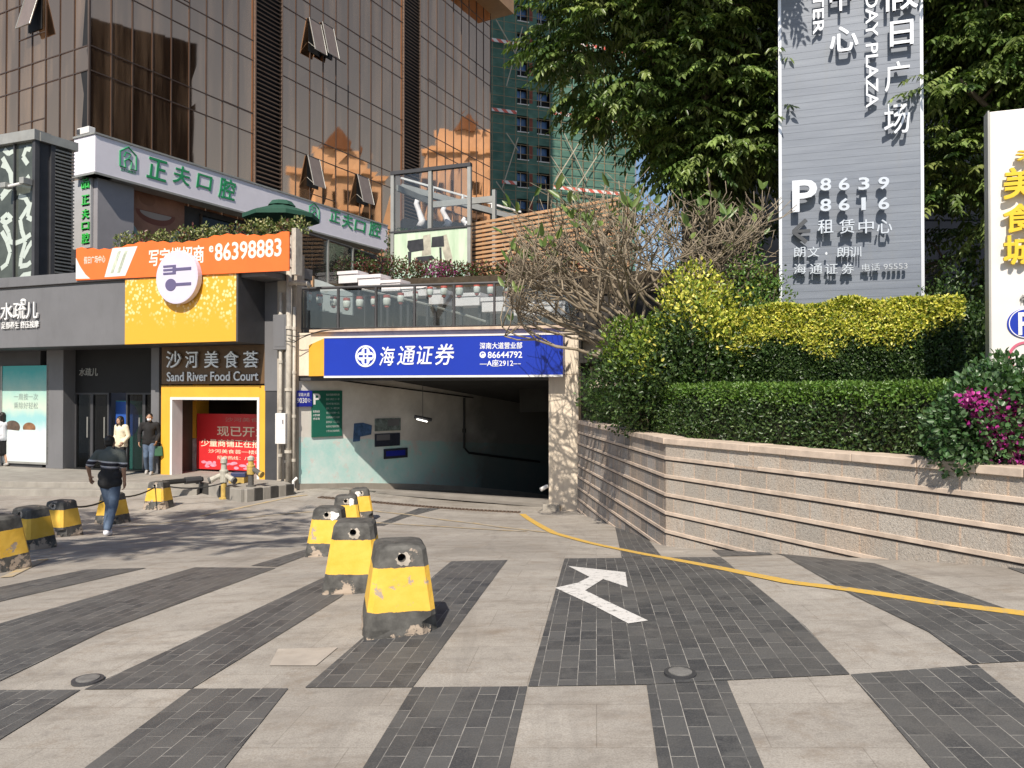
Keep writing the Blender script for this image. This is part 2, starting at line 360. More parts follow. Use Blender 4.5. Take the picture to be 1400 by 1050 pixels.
def planter_stone(name, base, spot, k2=1.3):
    m, t, b = nodes(name); uv = N(t, 'ShaderNodeUVMap'); vec = coords(t, 'pos')
    br = N(t, 'ShaderNodeTexBrick'); br.inputs['Scale'].default_value = 1; br.inputs['Brick Width'].default_value = 0.42; br.inputs['Row Height'].default_value = 0.252
    br.inputs['Mortar Size'].default_value = 0.014; br.inputs['Mortar Smooth'].default_value = 0.4; br.inputs['Bias'].default_value = -0.1; br.offset = 0.5
    br.inputs['Color1'].default_value = (*base, 1); br.inputs['Color2'].default_value = (*tuple(c * k2 for c in base), 1); br.inputs['Mortar'].default_value = (0.60, 0.47, 0.37, 1)
    t.links.new(uv.outputs[0], br.inputs['Vector'])
    c = br.outputs['Color']
    mp = N(t, 'ShaderNodeMapping'); mp.inputs['Scale'].default_value = (1, 1, 0.3); t.links.new(vec, mp.inputs['Vector'])
    c = mixc(t, ramp(t, noise(t, mp.outputs[0], 2.2, 6, 0.7), 0.45, 0.68, 0, 0.55), c, (0.55, 0.40, 0.28))
    c = mixc(t, ramp(t, noise(t, vec, 38, 6, 0.85), 0.5, 0.64, 0, 0.8), c, spot)
    c = mixc(t, ramp(t, noise(t, mp.outputs[0], 5, 7, 0.7), 0.58, 0.75, 0, 0.5), c, (0.25, 0.21, 0.18))
    t.links.new(c, b.inputs['Base Color']); b.inputs['Roughness'].default_value = 0.9; b.inputs['Specular IOR Level'].default_value = 0.2
    bump(t, b, noise(t, vec, 48, 5, 0.75), 0.9, 0.02)
    return m
m_stoneA = planter_stone('grey_granite_blocks', (0.24, 0.225, 0.215), (0.15, 0.14, 0.13), 1.8)
m_stoneB = planter_stone('rough_granite_blocks', (0.43, 0.39, 0.345), (0.24, 0.215, 0.195), 1.35)
m_ledge = M('pink_granite', (0.57, 0.465, 0.38), 0.8, 0.2, 5, 0.15, 80, dirt=0.3, dcol=(0.3, 0.22, 0.17))
def garage_wall_mat():
    m, t, b = nodes('two_tone_wall'); uv = N(t, 'ShaderNodeUVMap'); sx = N(t, 'ShaderNodeSeparateXYZ'); t.links.new(uv.outputs[0], sx.inputs[0])
    vec = coords(t, 'pos')
    v = mth(t, 'ADD', sx.outputs[1], mth(t, 'MULTIPLY', mth(t, 'SUBTRACT', noise(t, vec, 6, 6), 0.5), 0.10))
    top = mixc(t, ramp(t, noise(t, vec, 1.2, 6, 0.7), 0.35, 0.7), (0.78, 0.75, 0.70), (0.62, 0.58, 0.53))
    low = mixc(t, ramp(t, noise(t, vec, 1.6, 6, 0.7), 0.35, 0.65), (0.42, 0.70, 0.67), (0.68, 0.79, 0.76))
    low = mixc(t, ramp(t, noise(t, vec, 2.4, 7, 0.7), 0.56, 0.64, 0, 0.85), low, (0.68, 0.64, 0.60))
    c = mixc(t, ramp(t, v, -0.02, 0.02), low, top)
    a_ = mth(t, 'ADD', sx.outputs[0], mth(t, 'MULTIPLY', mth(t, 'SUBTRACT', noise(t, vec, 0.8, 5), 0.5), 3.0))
    c = mixc(t, ramp(t, a_, 3.2, 6.6, 0, .88), c, (0.06, 0.06, 0.057))                                   # interior shade deep in the ramp, painted into the wall colour
    t.links.new(c, b.inputs['Base Color']); b.inputs['Roughness'].default_value = 0.8
    bump(t, b, noise(t, vec, 20, 5), 0.2, 0.01)
    return m
m_gwall = garage_wall_mat()
def sparkle_panel():
    m, t, b = nodes('gold_rain_panel'); uv = N(t, 'ShaderNodeUVMap'); vec = uv.outputs[0]
    sx = N(t, 'ShaderNodeSeparateXYZ'); t.links.new(vec, sx.inputs[0])
    mp = N(t, 'ShaderNodeMapping'); mp.inputs['Scale'].default_value = (1, 0.45, 1); t.links.new(vec, mp.inputs['Vector'])
    vo = N(t, 'ShaderNodeTexVoronoi'); vo.inputs['Scale'].default_value = 36; t.links.new(mp.outputs[0], vo.inputs['Vector'])
    m2 = N(t, 'ShaderNodeMapping'); m2.inputs['Scale'].default_value = (7, 0.01, 1); t.links.new(vec, m2.inputs['Vector'])
    edge = mth(t, 'SUBTRACT', sx.outputs[1], mth(t, 'MULTIPLY', noise(t, m2.outputs[0], 1.0, 3), 1.15))
    mask = mth(t, 'MULTIPLY', ramp(t, vo.outputs['Distance'], 0.30, 0.46, 1, 0), ramp(t, edge, -0.30, -0.02))
    c = mixc(t, mask, (0.78, 0.40, 0.035), (0.92, 0.66, 0.30))
    t.links.new(c, b.inputs['Base Color']); b.inputs['Roughness'].default_value = 0.4
    return m
m_rain = sparkle_panel()
def sea_poster():
    """a printed advertisement: teal sky, brown rocks and a pale misty foreground"""
    m, t, b = nodes('spa_poster_print'); uv = N(t, 'ShaderNodeUVMap'); vec = uv.outputs[0]
    sx = N(t, 'ShaderNodeSeparateXYZ'); t.links.new(vec, sx.inputs[0])
    y = mth(t, 'ADD', sx.outputs[1], mth(t, 'MULTIPLY', mth(t, 'SUBTRACT', noise(t, vec, 5, 5), 0.5), 0.16))
    c = mixc(t, ramp(t, y, 0.30, 0.42), (0.66, 0.72, 0.72), (0.30, 0.56, 0.58))
    c = mixc(t, ramp(t, y, 0.46, 0.56), c, (0.55, 0.66, 0.55))
    c = mixc(t, ramp(t, y, 0.58, 0.95), c, (0.04, 0.42, 0.44))
    t.links.new(c, b.inputs['Base Color']); b.inputs['Roughness'].default_value = 0.25
    return m
m_sea = sea_poster()
def stage_poster():
    m, t, b = nodes('piano_poster_print'); uv = N(t, 'ShaderNodeUVMap'); vec = uv.outputs[0]
    mp = N(t, 'ShaderNodeMapping'); mp.inputs['Scale'].default_value = (5, 0.7, 1); t.links.new(vec, mp.inputs['Vector'])
    c = mixc(t, ramp(t, noise(t, mp.outputs[0], 1.3, 5), 0.35, 0.7), (0.70, 0.78, 0.62), (0.42, 0.56, 0.38))
    sx = N(t, 'ShaderNodeSeparateXYZ'); t.links.new(vec, sx.inputs[0])
    c = mixc(t, ramp(t, sx.outputs[1], 0.45, 0.2, 0, 0.7), c, (0.45, 0.65, 0.60))
    t.links.new(c, b.inputs['Base Color']); b.inputs['Roughness'].default_value = 0.3
    return m
m_stage = stage_poster()
def leafmat():
    m, t, b = nodes('leaf'); out = t.nodes['Material Output']
    a = N(t, 'ShaderNodeAttribute'); a.attribute_name = 'leafcol'
    t.links.new(a.outputs['Color'], b.inputs['Base Color']); b.inputs['Roughness'].default_value = 0.38; b.inputs['Specular IOR Level'].default_value = 0.5
    tr = N(t, 'ShaderNodeBsdfTranslucent'); t.links.new(mixc(t, 1.0, a.outputs['Color'], (1.2, 1.5, 0.5), 'MULTIPLY'), tr.inputs[0])
    mx = N(t, 'ShaderNodeMixShader'); mx.inputs[0].default_value = 0.22
    t.links.new(b.outputs[0], mx.inputs[1]); t.links.new(tr.outputs[0], mx.inputs[2]); t.links.new(mx.outputs[0], out.inputs[0])
    return m
m_leaf = leafmat()
def netting():
    m, t, b = nodes('green_netting'); vec = coords(t, 'pos')
    c = mixc(t, ramp(t, noise(t, vec, 0.35, 5), 0.35, 0.65), (0.05, 0.125, 0.10), (0.095, 0.20, 0.16))
    mp = N(t, 'ShaderNodeMapping'); mp.inputs['Scale'].default_value = (0.6, 0.6, 2.2); t.links.new(vec, mp.inputs['Vector'])
    c = mixc(t, ramp(t, noise(t, mp.outputs[0], 1.1, 5), 0.5, 0.75, 0, 0.6), c, (0.16, 0.27, 0.22))
    t.links.new(c, b.inputs['Base Color']); b.inputs['Roughness'].default_value = 0.85
    return m
m_net = netting()
def redwhite():
    m, t, b = nodes('red_white_tape'); vec = coords(t, 'pos'); sx = N(t, 'ShaderNodeSeparateXYZ'); t.links.new(vec, sx.inputs[0])
    k = mth(t, 'GREATER_THAN', mth(t, 'FRACT', mth(t, 'ADD', mth(t, 'MULTIPLY', sx.outputs[0], 0.9), mth(t, 'MULTIPLY', sx.outputs[2], 0.9))), 0.5)
    t.links.new(mixc(t, k, (0.6, 0.12, 0.08), (0.7, 0.68, 0.66)), b.inputs['Base Color']); return m
m_tape = redwhite()
def board_mat():
    m, t, b = nodes('corrugated_grey_board'); vec = coords(t, 'pos')
    mp = N(t, 'ShaderNodeMapping'); mp.inputs['Scale'].default_value = (0.4, 0.4, 6); t.links.new(vec, mp.inputs['Vector'])
    c = mixc(t, ramp(t, noise(t, mp.outputs[0], 2.0, 6, 0.7), 0.3, 0.7), (0.15, 0.172, 0.215), (0.21, 0.236, 0.285))
    m2 = N(t, 'ShaderNodeMapping'); m2.inputs['Scale'].default_value = (2, 2, 0.25); t.links.new(vec, m2.inputs['Vector'])
    c = mixc(t, ramp(t, noise(t, m2.outputs[0], 2.4, 7, 0.7), 0.55, 0.8, 0, 0.45), c, (0.19, 0.20, 0.21))
    t.links.new(c, b.inputs['Base Color']); b.inputs['Roughness'].default_value = 0.5; b.inputs['Metallic'].default_value = 0.1
    return m
m_board = board_mat()
def polo_mat():
    m, t, b = nodes('striped_polo'); oc = coords(t, 'obj'); sx = N(t, 'ShaderNodeSeparateXYZ'); t.links.new(oc, sx.inputs[0]); z = mth(t, 'ADD', sx.outputs[2], mth(t, 'MULTIPLY', sx.outputs[0], 0.10))
    def band(a, b_): return mth(t, 'MULTIPLY', mth(t, 'GREATER_THAN', z, a), mth(t, 'LESS_THAN', z, b_))
    c = mixc(t, mth(t, 'GREATER_THAN', z, 1.25), (0.02, 0.02, 0.022), (0.095, 0.105, 0.095))
    for a, b_, col in ((1.225, 1.25, (0.55, 0.54, 0.55)), (1.19, 1.225, (0.03, 0.025, 0.035)), (1.15, 1.17, (0.50, 0.49, 0.52)), (1.13, 1.15, (0.14, 0.13, 0.15))):
        c = mixc(t, band(a, b_), c, col)
    t.links.new(c, b.inputs['Base Color']); b.inputs['Roughness'].default_value = 0.9; return m
m_polo = polo_mat()
def uv_plane(o, fr, s0, s1, z0, z1, norm=True):
    """UVs from the position on the plane (0..1 over the box, or metres)."""
    me = o.data; L = ROOT.get(o.name, Vector()); uv = me.uv_layers.new(name='UVMap')
    for lp in me.loops:
        p = me.vertices[lp.vertex_index].co + L; a = (p - fr.O).dot(fr.d)
        uv.data[lp.index].uv = ((a - s0) / (s1 - s0), (p.z - z0) / (z1 - z0)) if norm else (a - s0, p.z - z0)

# ------------------------------------------------------------------ frames (vertical planes of the place)
PF = Fr((-5.39, 19.2), (6.58, -1.4))            # garage portal
SF = Fr((-5.75, 19.6), (1.0, -0.377))           # shop fronts
T0 = (-17.7, 32.0)
TF = Fr(T0, (0.463, 0.886))                     # glass tower, long face
TL = Fr(T0, (0.886, -0.463))                    # glass tower, short face
GW = Fr((-5.39, 19.2), (math.sin(R(44)), math.cos(R(44))))   # left wall of the ramp
WA = [Vector((1.50, 17.62)), Vector((2.12, 10.6)), Vector((4.27, 6.4)), Vector((5.75, 3.5))]

# ------------------------------------------------------------------ ground
GP = [(0, 0, .10), (-0.73, 5.0, 0), (4.27, 6.4, .15), (3.2, 8.4, -.18), (2.12, 10.6, -.53), (1.8, 14, -.80), (1.45, 17.8, -1.14), (-5.39, 19.2, -.80),
      (-1.75, 18.4, -1.06), (-6.87, 13.1, -.83), (-7.68, 14.8, -.93), (-7.67, 16.6, -.94), (-2.33, 9.6, -.40), (-1.32, 6.4, -.07), (-7.2, 12.2, -.70),
      (-5.67, 8.5, -.40), (-14, 21.0, -.86), (-6, 2, -.22), (5.5, 3, .28), (-13, 12, -.85), (-5.8, 18.5, -.86), (-10, 6, -.5), (0, 14, -.85), (0, 10.5, -.45)]
_g = np.array(GP)
def _U(r2): return np.where(r2 > 1e-9, 0.5 * r2 * np.log(r2 + 1e-12), 0.0)
_n = len(_g)
_K = _U(((_g[:, None, :2] - _g[None, :, :2]) ** 2).sum(-1)) + np.eye(_n) * 2.0
_Pm = np.hstack([np.ones((_n, 1)), _g[:, :2]])
_sol = np.linalg.solve(np.block([[_K, _Pm], [_Pm.T, np.zeros((3, 3))]]), np.concatenate([_g[:, 2], np.zeros(3)]))
def gz(x, y):
    x = np.clip(np.asarray(x, float), -15, 6); y = np.clip(np.asarray(y, float), 0, 21)
    k = _U((x[..., None] - _g[:, 0]) ** 2 + (y[..., None] - _g[:, 1]) ** 2)
    return k @ _sol[:_n] + _sol[_n] + _sol[_n + 1] * x + _sol[_n + 2] * y
def G(x, y): return float(gz(x, y))
def onground(px, py):
    r = ray(px, py); lo, hi = 1.0, 26.0
    for _ in range(50):
        t = (lo + hi) / 2; p = CAM + r * t
        if p.z > G(p.x, p.y): lo = t
        else: hi = t
    return CAM + r * lo
def inside_garage(x, y):
    s = (x - PF.O.x) * PF.d.x + (y - PF.O.y) * PF.d.y; o = (x - PF.O.x) * PF.n.x + (y - PF.O.y) * PF.n.y
    a = (x - GW.O.x) * GW.n.x + (y - GW.O.y) * GW.n.y
    return (o < -0.95) & (a > -0.1) & (s < 11)
def axis(vals): return np.unique(np.concatenate(vals))
xs = axis([[-500, -200, -90, -50, -30], np.arange(-22, 9.01, 0.25), [12, 20, 40, 90, 200, 500]])
ys = axis([[-500, -200, -80, -30, -15, -8], np.arange(-4, 27.01, 0.25), [30, 40, 60, 100, 200, 500]])
X, Y = np.meshgrid(xs, ys); Z = gz(X, Y); Z = np.where(inside_garage(X, Y), Z - 6, Z)
b = MB(); nx = len(xs)
b.v = [Vector(p) for p in zip(X.ravel(), Y.ravel(), Z.ravel())]
b.f = [(j * nx + i, j * nx + i + 1, (j + 1) * nx + i + 1, (j + 1) * nx + i) for j in range(len(ys) - 1) for i in range(nx - 1)]; b.m = [0] * len(b.f)
struct(b.build('ground', m_granite, smooth=True))

def sheet(polys, dz, step=0.25):
    """Flat polygons (world XY) laid on the ground surface, cut fine enough to follow it."""
    bm = bmesh.new()
    for P in polys:
        f = bm.faces.new([bm.verts.new((p[0], p[1], 0)) for p in P])
        if f.normal.z < 0 or f.calc_area() < 0: pass
    bm.normal_update()
    for f in bm.faces:
        if f.normal.z < 0: f.normal_flip()
    co = [v.co for v in bm.verts]
    for ax in (0, 1):
        lo, hi = min(c[ax] for c in co), max(c[ax] for c in co); k = math.floor(lo / step) * step
        while k < hi:
            no = (1, 0, 0) if ax == 0 else (0, 1, 0)
            bmesh.ops.bisect_plane(bm, geom=bm.verts[:] + bm.edges[:] + bm.faces[:], plane_co=(k, k, 0), plane_no=no, dist=1e-5); k += step
    bmesh.ops.triangulate(bm, faces=bm.faces[:])
    for v in bm.verts: v.co.z = G(v.co.x, v.co.y) + dz
    me = bpy.data.meshes.new('sheet'); bm.to_mesh(me); bm.free(); return me
def gpoly(pts, n=6):
    out = []
    for a, c in zip(pts, pts[1:] + pts[:1]):
        for i in range(n): out.append(onground(a[0] + (c[0] - a[0]) * i / n, a[1] + (c[1] - a[1]) * i / n).xy)
    return out
def ext(tl, tr, br_, bl, k=0.9):
    """a paving field whose near edge leaves the picture: carried on along its sides"""
    n = 6; q = gpoly([tl, tr, br_, bl], n); A, B, C_, D = q[0], q[n], q[2 * n], q[3 * n]
    return q[:2 * n + 1] + [C_ + (C_ - B) * k, D + (D - A) * k] + q[3 * n:]
dark = [
    gpoly([(-400, 912), (0, 803), (118, 779), (200, 777), (0, 823), (-400, 925)]),
    gpoly([(-420, 974), (0, 853), (267, 776), (377, 777), (287, 810), (143, 863), (0, 932), (-30, 943), (-420, 950)]),
    gpoly([(343, 774), (430, 748), (445, 750), (379, 775)]),
    gpoly([(115, 943.5), (450, 787), (470, 813), (464, 818), (262, 942.3)]),
    gpoly([(417, 941), (617, 768), (694, 766), (564, 940.5)]),
    gpoly([(722, 939.5), (772, 764), (985, 762), (1101, 857), (1162, 923), (994, 931), (884, 937)]),
    gpoly([(850, 762.5), (841, 721), (883, 734), (905, 761.8)]),
    gpoly([(967, 747), (1049, 754), (1056, 759), (986, 761)]),
    gpoly([(1330, 908.5), (1270, 865), (1167, 815), (1071, 760), (1060, 757), (1195, 770.5), (1373, 832), (1460, 868), (1500, 900)]),
    gpoly([(1377, 776.5), (1460, 774), (1560, 800), (1420, 792)]),
    gpoly([(572, 695), (603, 695), (557, 707), (525, 719), (508, 719)]),
    ext((-130, 945), (110, 944), (0, 1012), (-190, 1012), 1.6),
    ext((262, 942.5), (394, 942), (308, 1050), (117, 1050)),
    ext((564, 940.5), (721, 939.5), (697, 1050), (497, 1050)),
    ext((884, 937.5), (994, 931.5), (1044, 1050), (900, 1050)),
    ext((1163, 923), (1336, 910), (1560, 1095), (1272, 1050), 0.7),
]
struct(link('dark_paving', sheet(dark, 0.005))).data.materials.append(m_brick)
def stripe(px, wid):
    P = [onground(*p).xy for p in px]; L_, R_ = [], []
    for i, p in enumerate(P):
        t = (P[min(i + 1, len(P) - 1)] - P[max(i - 1, 0)]).normalized(); n = Vector((-t.y, t.x)) * wid / 2
        L_.append(p + n); R_.append(p - n)
    return [[L_[i], L_[i + 1], R_[i + 1], R_[i]] for i in range(len(P) - 1)]
yl = stripe([(2300, 985), (1900, 919), (1650, 879), (1470, 851), (1400, 840), (1280, 825), (1154, 806), (1080, 797), (1021, 785), (934, 768), (880, 758), (846, 751), (800, 741), (757, 729), (735, 717), (714, 703)], 0.135)
struct(link('yellow_road_line', sheet(yl, 0.008, 0.25))).data.materials.append(m_ywhole)
yw = stripe([(560, 704), (650, 716), (745, 728)], .10) + stripe([(500, 714), (600, 720), (720, 727)], .10) + stripe([(274, 706), (340, 692), (396, 680), (420, 677)], .10) \
    + stripe([(470, 690), (520, 700), (560, 704)], .09) + stripe([(300, 712), (400, 702), (440, 699)], .10) + stripe([(8, 790), (60, 765)], .12) + stripe([(150, 722), (260, 712)], .08)
struct(link('worn_yellow_lines', sheet(yw, 0.008, 0.25))).data.materials.append(m_yfaint)
arrow = gpoly([(777, 775), (855, 783.5), (858, 804), (824.5, 793), (800, 808.5), (827, 822), (886, 850), (859, 854), (810, 828.5), (759, 805), (790, 798), (806, 790)])
ar = link('white_road_arrow', sheet([arrow], 0.009, 0.25)); struct(ar); ar.data.materials.append(m_wmark)
patch = [gpoly([(380, 888), (462, 886), (432, 911), (368, 911)])]
m_patch = M('pale_patch', (0.40, 0.355, 0.31), 0.85, 0.15, 4, 0.1, 60, dirt=.4)
struct(link('pale_patch_paving', sheet(patch, 0.005, 0.25))).data.materials.append(m_patch)
m_lead = M('grey_lid', (0.17, 0.165, 0.16), 0.6, 0.2, 20, 0.3, 80)
for i, (px, py, lab) in enumerate(((120, 932, 'small round metal cover set in the pale paving near the lower edge'), (930, 923, 'small round metal cover set in the dark bricks below the white arrow'))):
    p = onground(px, py); t = thing('drain_cover', lab, 'drain cover', (p.x, p.y, p.z))
    MB().lathe([(0.062, 0.004), (0.062, 0.022), (0.05, 0.024)], p, 24).build('lid', m_lead, t)
    MB().lathe([(0.085, 0.002), (0.085, 0.017), (0.066, 0.017)], p, 24).build('rim', m_dgrey, t)

# ------------------------------------------------------------------ garage entrance
gx = thing('garage_entrance', 'white plastered car park ramp opening below a blue sign', 'garage', PF.P(3, -1.1))
zl = 2.02
b = MB()
LW = 22.0
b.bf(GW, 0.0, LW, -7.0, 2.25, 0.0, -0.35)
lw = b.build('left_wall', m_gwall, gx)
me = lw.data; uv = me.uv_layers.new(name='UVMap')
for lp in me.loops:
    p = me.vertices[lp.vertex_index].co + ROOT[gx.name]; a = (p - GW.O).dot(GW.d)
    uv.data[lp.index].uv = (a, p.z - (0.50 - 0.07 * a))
b = MB(); k = 0.004
P = GW.P
def ramp_z(a): return -0.84 - 0.06 * a - 0.0068 * a * a
for i in range(11):
    a0, a1 = i * 2.0, i * 2.0 + 2.0
    z0, z1 = ramp_z(a0), ramp_z(a1)
    b.hexa([P(a0, z0 - .1, 0.03), P(a1, z1 - .1, 0.03), P(a1, z1 - .1, 0.0), P(a0, z0 - .1, 0.0), P(a0, z0 + .17, 0.03), P(a1, z1 + .17, 0.03), P(a1, z1 + .17, 0.0), P(a0, z0 + .17, 0.0)])
b.build('skirting', m_concrete, gx)
m_dark_inside = M('shade_dark_concrete', (0.035, 0.034, 0.032), 0.9, 0.2, 2)  # base colour kept near black to put the interior's shade into the surface
GR = Fr((0.95, 17.4), (math.sin(R(42)), math.cos(R(42))))
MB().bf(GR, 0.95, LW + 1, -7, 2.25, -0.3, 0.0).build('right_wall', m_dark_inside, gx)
MB().hexa([GW.P(LW, -8, 0), GR.P(LW + 1, -8, 0), GR.P(LW + 1.4, -8, 0), GW.P(LW + .4, -8, 0), GW.P(LW, 3, 0), GR.P(LW + 1, 3, 0), GR.P(LW + 1.4, 3, 0), GW.P(LW + .4, 3, 0)]).build('back_wall', m_dgrey, gx)
b = MB()
for i in range(7):
    a0, a1 = i * 3.0, i * 3.0 + 3.0; z0, z1 = 2.3 - 0.13 * a0, 2.3 - 0.13 * a1
    b.hexa([GW.P(a0, z0, -.3), GR.P(a0 + 1, z0, .3), GR.P(a1 + 1, z1, .3), GW.P(a1, z1, -.3), GW.P(a0, z0 + .25, -.3), GR.P(a0 + 1, z0 + .25, .3), GR.P(a1 + 1, z1 + .25, .3), GW.P(a1, z1 + .25, -.3)])
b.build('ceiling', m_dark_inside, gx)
b = MB(); bz = 1.05
b.hexa([GW.P(6.0, bz, 2.0), GR.P(6.6, bz, 0), GR.P(7.3, bz, 0), GW.P(6.7, bz, 2.0), GW.P(6.0, 2.4, 2.0), GR.P(6.6, 2.4, 0), GR.P(7.3, 2.4, 0), GW.P(6.7, 2.4, 2.0)])
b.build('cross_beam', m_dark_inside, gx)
# ramp surface
b = MB(); na = 17
def gp(s, o, dz): p = PF.P(s, 0, o); p.z = G(p.x, p.y) + dz; return p
_sa = PF.rect(750, 470, 791, 700)[0]
b.add([gp(-.2, -.6, -.02), gp(_sa + .2, -.6, -.02), gp(_sa + .2, -1.1, -.015), gp(-.2, -1.1, -.015)], [(0, 1, 2, 3)])
b.add([gp(-.2, -1.1, -.015), gp(_sa + .2, -1.1, -.015), GR.P(2.4, ramp_z(2.0) - .18, .2), GW.P(1.9, ramp_z(1.9), -.2)], [(0, 1, 2, 3)])
b.add([GW.P(1.9, ramp_z(1.9), -.2), GR.P(2.4, ramp_z(2.0) - .18, .2), GR.P(2.5, ramp_z(2.5) - .18, .2), GW.P(2.5, ramp_z(2.5), -.2)], [(0, 1, 2, 3)])
for i in range(2, na):
    a0, a1 = i * 1.25 - (0.4 if i == 0 else 0), (i + 1) * 1.25
    def lft(a): return GW.P(a, ramp_z(a), -0.2)
    def rgt(a): return GR.P(a, ramp_z(a) - 0.18, 0.2)
    b.add([lft(a0), rgt(a0), rgt(a1), lft(a1)], [(0, 1, 2, 3)])
m_ramp = M('ramp_concrete', (0.24, 0.22, 0.20), 0.8, 0.15, 2, 0.2, 60, dirt=0.3)
struct(b.build('car_park_ramp', m_ramp))
# pillar and beam
s0, s1, z0, z1 = PF.rect(750, 470, 791, 700)
pil = MB(); pil.bf(PF, s0, s1, -1.6, zl + 0.002, -0.55, 0.0)
pil.build('pillar', m_cream, gx, 0.02)
pa, pb = s0, s1
zt = PF.hit(600, 452)[1]
sL = PF.hit(404, 500)[0]
bb = MB(); bb.bf(PF, sL, pb, zl, zt, -0.55, 0.004); bb.build('beam', m_cream, gx, 0.015)
MB().bf(PF, PF.hit(425, 455)[0], pb + 0.02, zt, zt + 0.07, -0.62, 0.10).build('coping', M('stained_coping', (0.58, 0.45, 0.34), 0.85, 0.2, 4, 0.3, 40, dirt=0.6, dcol=(0.25, 0.12, 0.07)), gx, 0.01)
MB().bf(PF, pb + 0.003, pb + 1.6, 1.0, zt - 0.02, -1.2, -0.75).build('side_wall', m_cream, gx, 0.01)
MB().bf(PF, sL + 0.02, pa, zl - 0.12, zl - 0.002, -0.30, -0.05).build('shutter_box', m_dgrey, gx, 0.01)
# low concrete foot of the pillar
p = onground(770, 697)
b = MB(); b.bf(PF, pa - 0.12, pa + 0.28, G(p.x, p.y) - .2, G(p.x, p.y) + .16, 0.0, 0.14); b.build('pillar_foot', m_concrete, gx, 0.015)
# drain grating at the foot of the ramp
b = MB(); q0, q1 = onground(437, 680), onground(712, 701)
dv = (q1 - q0); dvn = Vector((-dv.y, dv.x, 0)).normalized() * 0.11; K = 56
for i in range(K):
    u0, u1 = i / K, (i + 0.72) / K
    c = [q0.lerp(q1, u0), q0.lerp(q1, u1)]
    for p in c: p.z = G(p.x, p.y)
    b.hexa([c[0] - dvn, c[1] - dvn, c[1] + dvn, c[0] + dvn] and [c[0] - dvn - Vector((0, 0, .02)), c[1] - dvn - Vector((0, 0, .02)), c[1] + dvn - Vector((0, 0, .02)), c[0] + dvn - Vector((0, 0, .02)),
            c[0] - dvn + Vector((0, 0, .018)), c[1] - dvn + Vector((0, 0, .018)), c[1] + dvn + Vector((0, 0, .018)), c[0] + dvn + Vector((0, 0, .018))])
m_rust = M('rusty_iron', (0.11, 0.075, 0.055), 0.8, 0.3, 8, 0.3, 80)
tag(b.build('drain_grating', m_rust), 'long rusty drain grating across the foot of the car park entrance', 'drain')

# things on the ramp wall
def board(name, label, cat, fr, px, off, th, mat, bev=0.004):
    s0, s1, z0, z1 = fr.rect(*px, off); t = thing(name, label, cat, fr.P((s0 + s1) / 2, z0, off))
    MB().bf(fr, s0, s1, z0, z1, off - th, off).build('panel', mat, t, bev)
    return t
t = board('address_plate', 'small blue house number plate at the edge of the ramp wall', 'sign', GW, (404, 534, 427, 556), 0.06, 0.02, m_bluetag)
text('lettering', '深南大道', GW, GW.rect(407, 537, 423, 542, .06), .06, m_txt, t, .003)
text('number', '9030', GW, GW.rect(406, 544, 420, 551, .06), .06, m_txt, t, .003, 0.01)
text('small_lettering', '号之一', GW, GW.rect(421, 544.5, 425.5, 550, .06), .06, m_txt, t, .003)
t = board('parking_rate_board', 'dark green parking charge board with a white letter P', 'sign', GW, (426.5, 534, 468, 597), 0.04, 0.03, m_pgreen)
text('letter', 'P', GW, GW.rect(428.5, 538, 438, 553, .04), .04, m_txt, t, .004, 0.02)
for y, bd in ((561, '收费标准'), (566, '小型车辆'), (571, '停车场')): text('heading', bd, GW, GW.rect(428, y, 437, y + 3.2, .04), .04, m_txt, t, .003)
for j, bd in enumerate(('机动车停放服务收费公示牌', '白天 七时至二十一时', '首小时 每小时五元', '夜间 二十一时至七时', '每三十分钟一元', '免费停放时间三十分钟', '监督电话 一二三五八', '收费单位 物业管理处', '计费方式 按时收费')):
    text('notice_line', bd, GW, GW.rect(446, 538 + j * 6.2, 464, 541 + j * 6.2, .04), .04, M('dim_letter', (0.45, 0.5, 0.48)) if j == 0 else bpy.data.materials['dim_letter'], t, .003)
m_photo = M('faded_photo', (0.17, 0.21, 0.20), 0.4, 0.5, 9); m_dark_notice = M('dark_notice', (0.03, 0.035, 0.055), 0.4, 0.3, 6)
m_bluenotice = M('blue_notice', (0.06, 0.12, 0.24), 0.4, 0.5, 8)
t = thing('wall_notice', 'torn blue notice stuck on the ramp wall', 'notice', GW.P(*GW.hit(492, 603), 0))
MB().prism(GW, [GW.hit(*p) for p in ((482.5, 604), (484, 579), (496, 578), (508, 581.5), (507, 594), (492, 597), (491.5, 603))], -0.005, 0.02).build('sheet', m_bluenotice, t)
t = board('notice_board', 'grey photo notice, upper of the pair on the ramp wall', 'notice', GW, (513, 572, 548, 589), 0.03, 0.03, m_photo)
t2 = board('notice_board', 'dark photo notice, lower of the pair on the ramp wall', 'notice', GW, (513, 592.5, 547, 610), 0.03, 0.03, m_dark_notice)
for tt, pxs in ((t, (530, 573, 546, 582)), (t2, (515, 594, 533, 602))):
    s0, s1, z0, z1 = GW.rect(*pxs, .03); MB().bf(GW, s0, s1, z0, z1, .03, .034).build('picture', m_grey, tt)
t = board('speed_plate', 'plain dark blue strip notice low on the ramp wall', 'notice', GW, (525, 613, 557.5, 626.5), 0.03, 0.02, m_dark_notice)
s0, s1, z0, z1 = GW.rect(528, 616, 554, 623, .03); MB().bf(GW, s0, s1, z0, z1, .03, .033).build('border_panel', m_bluetag, t)
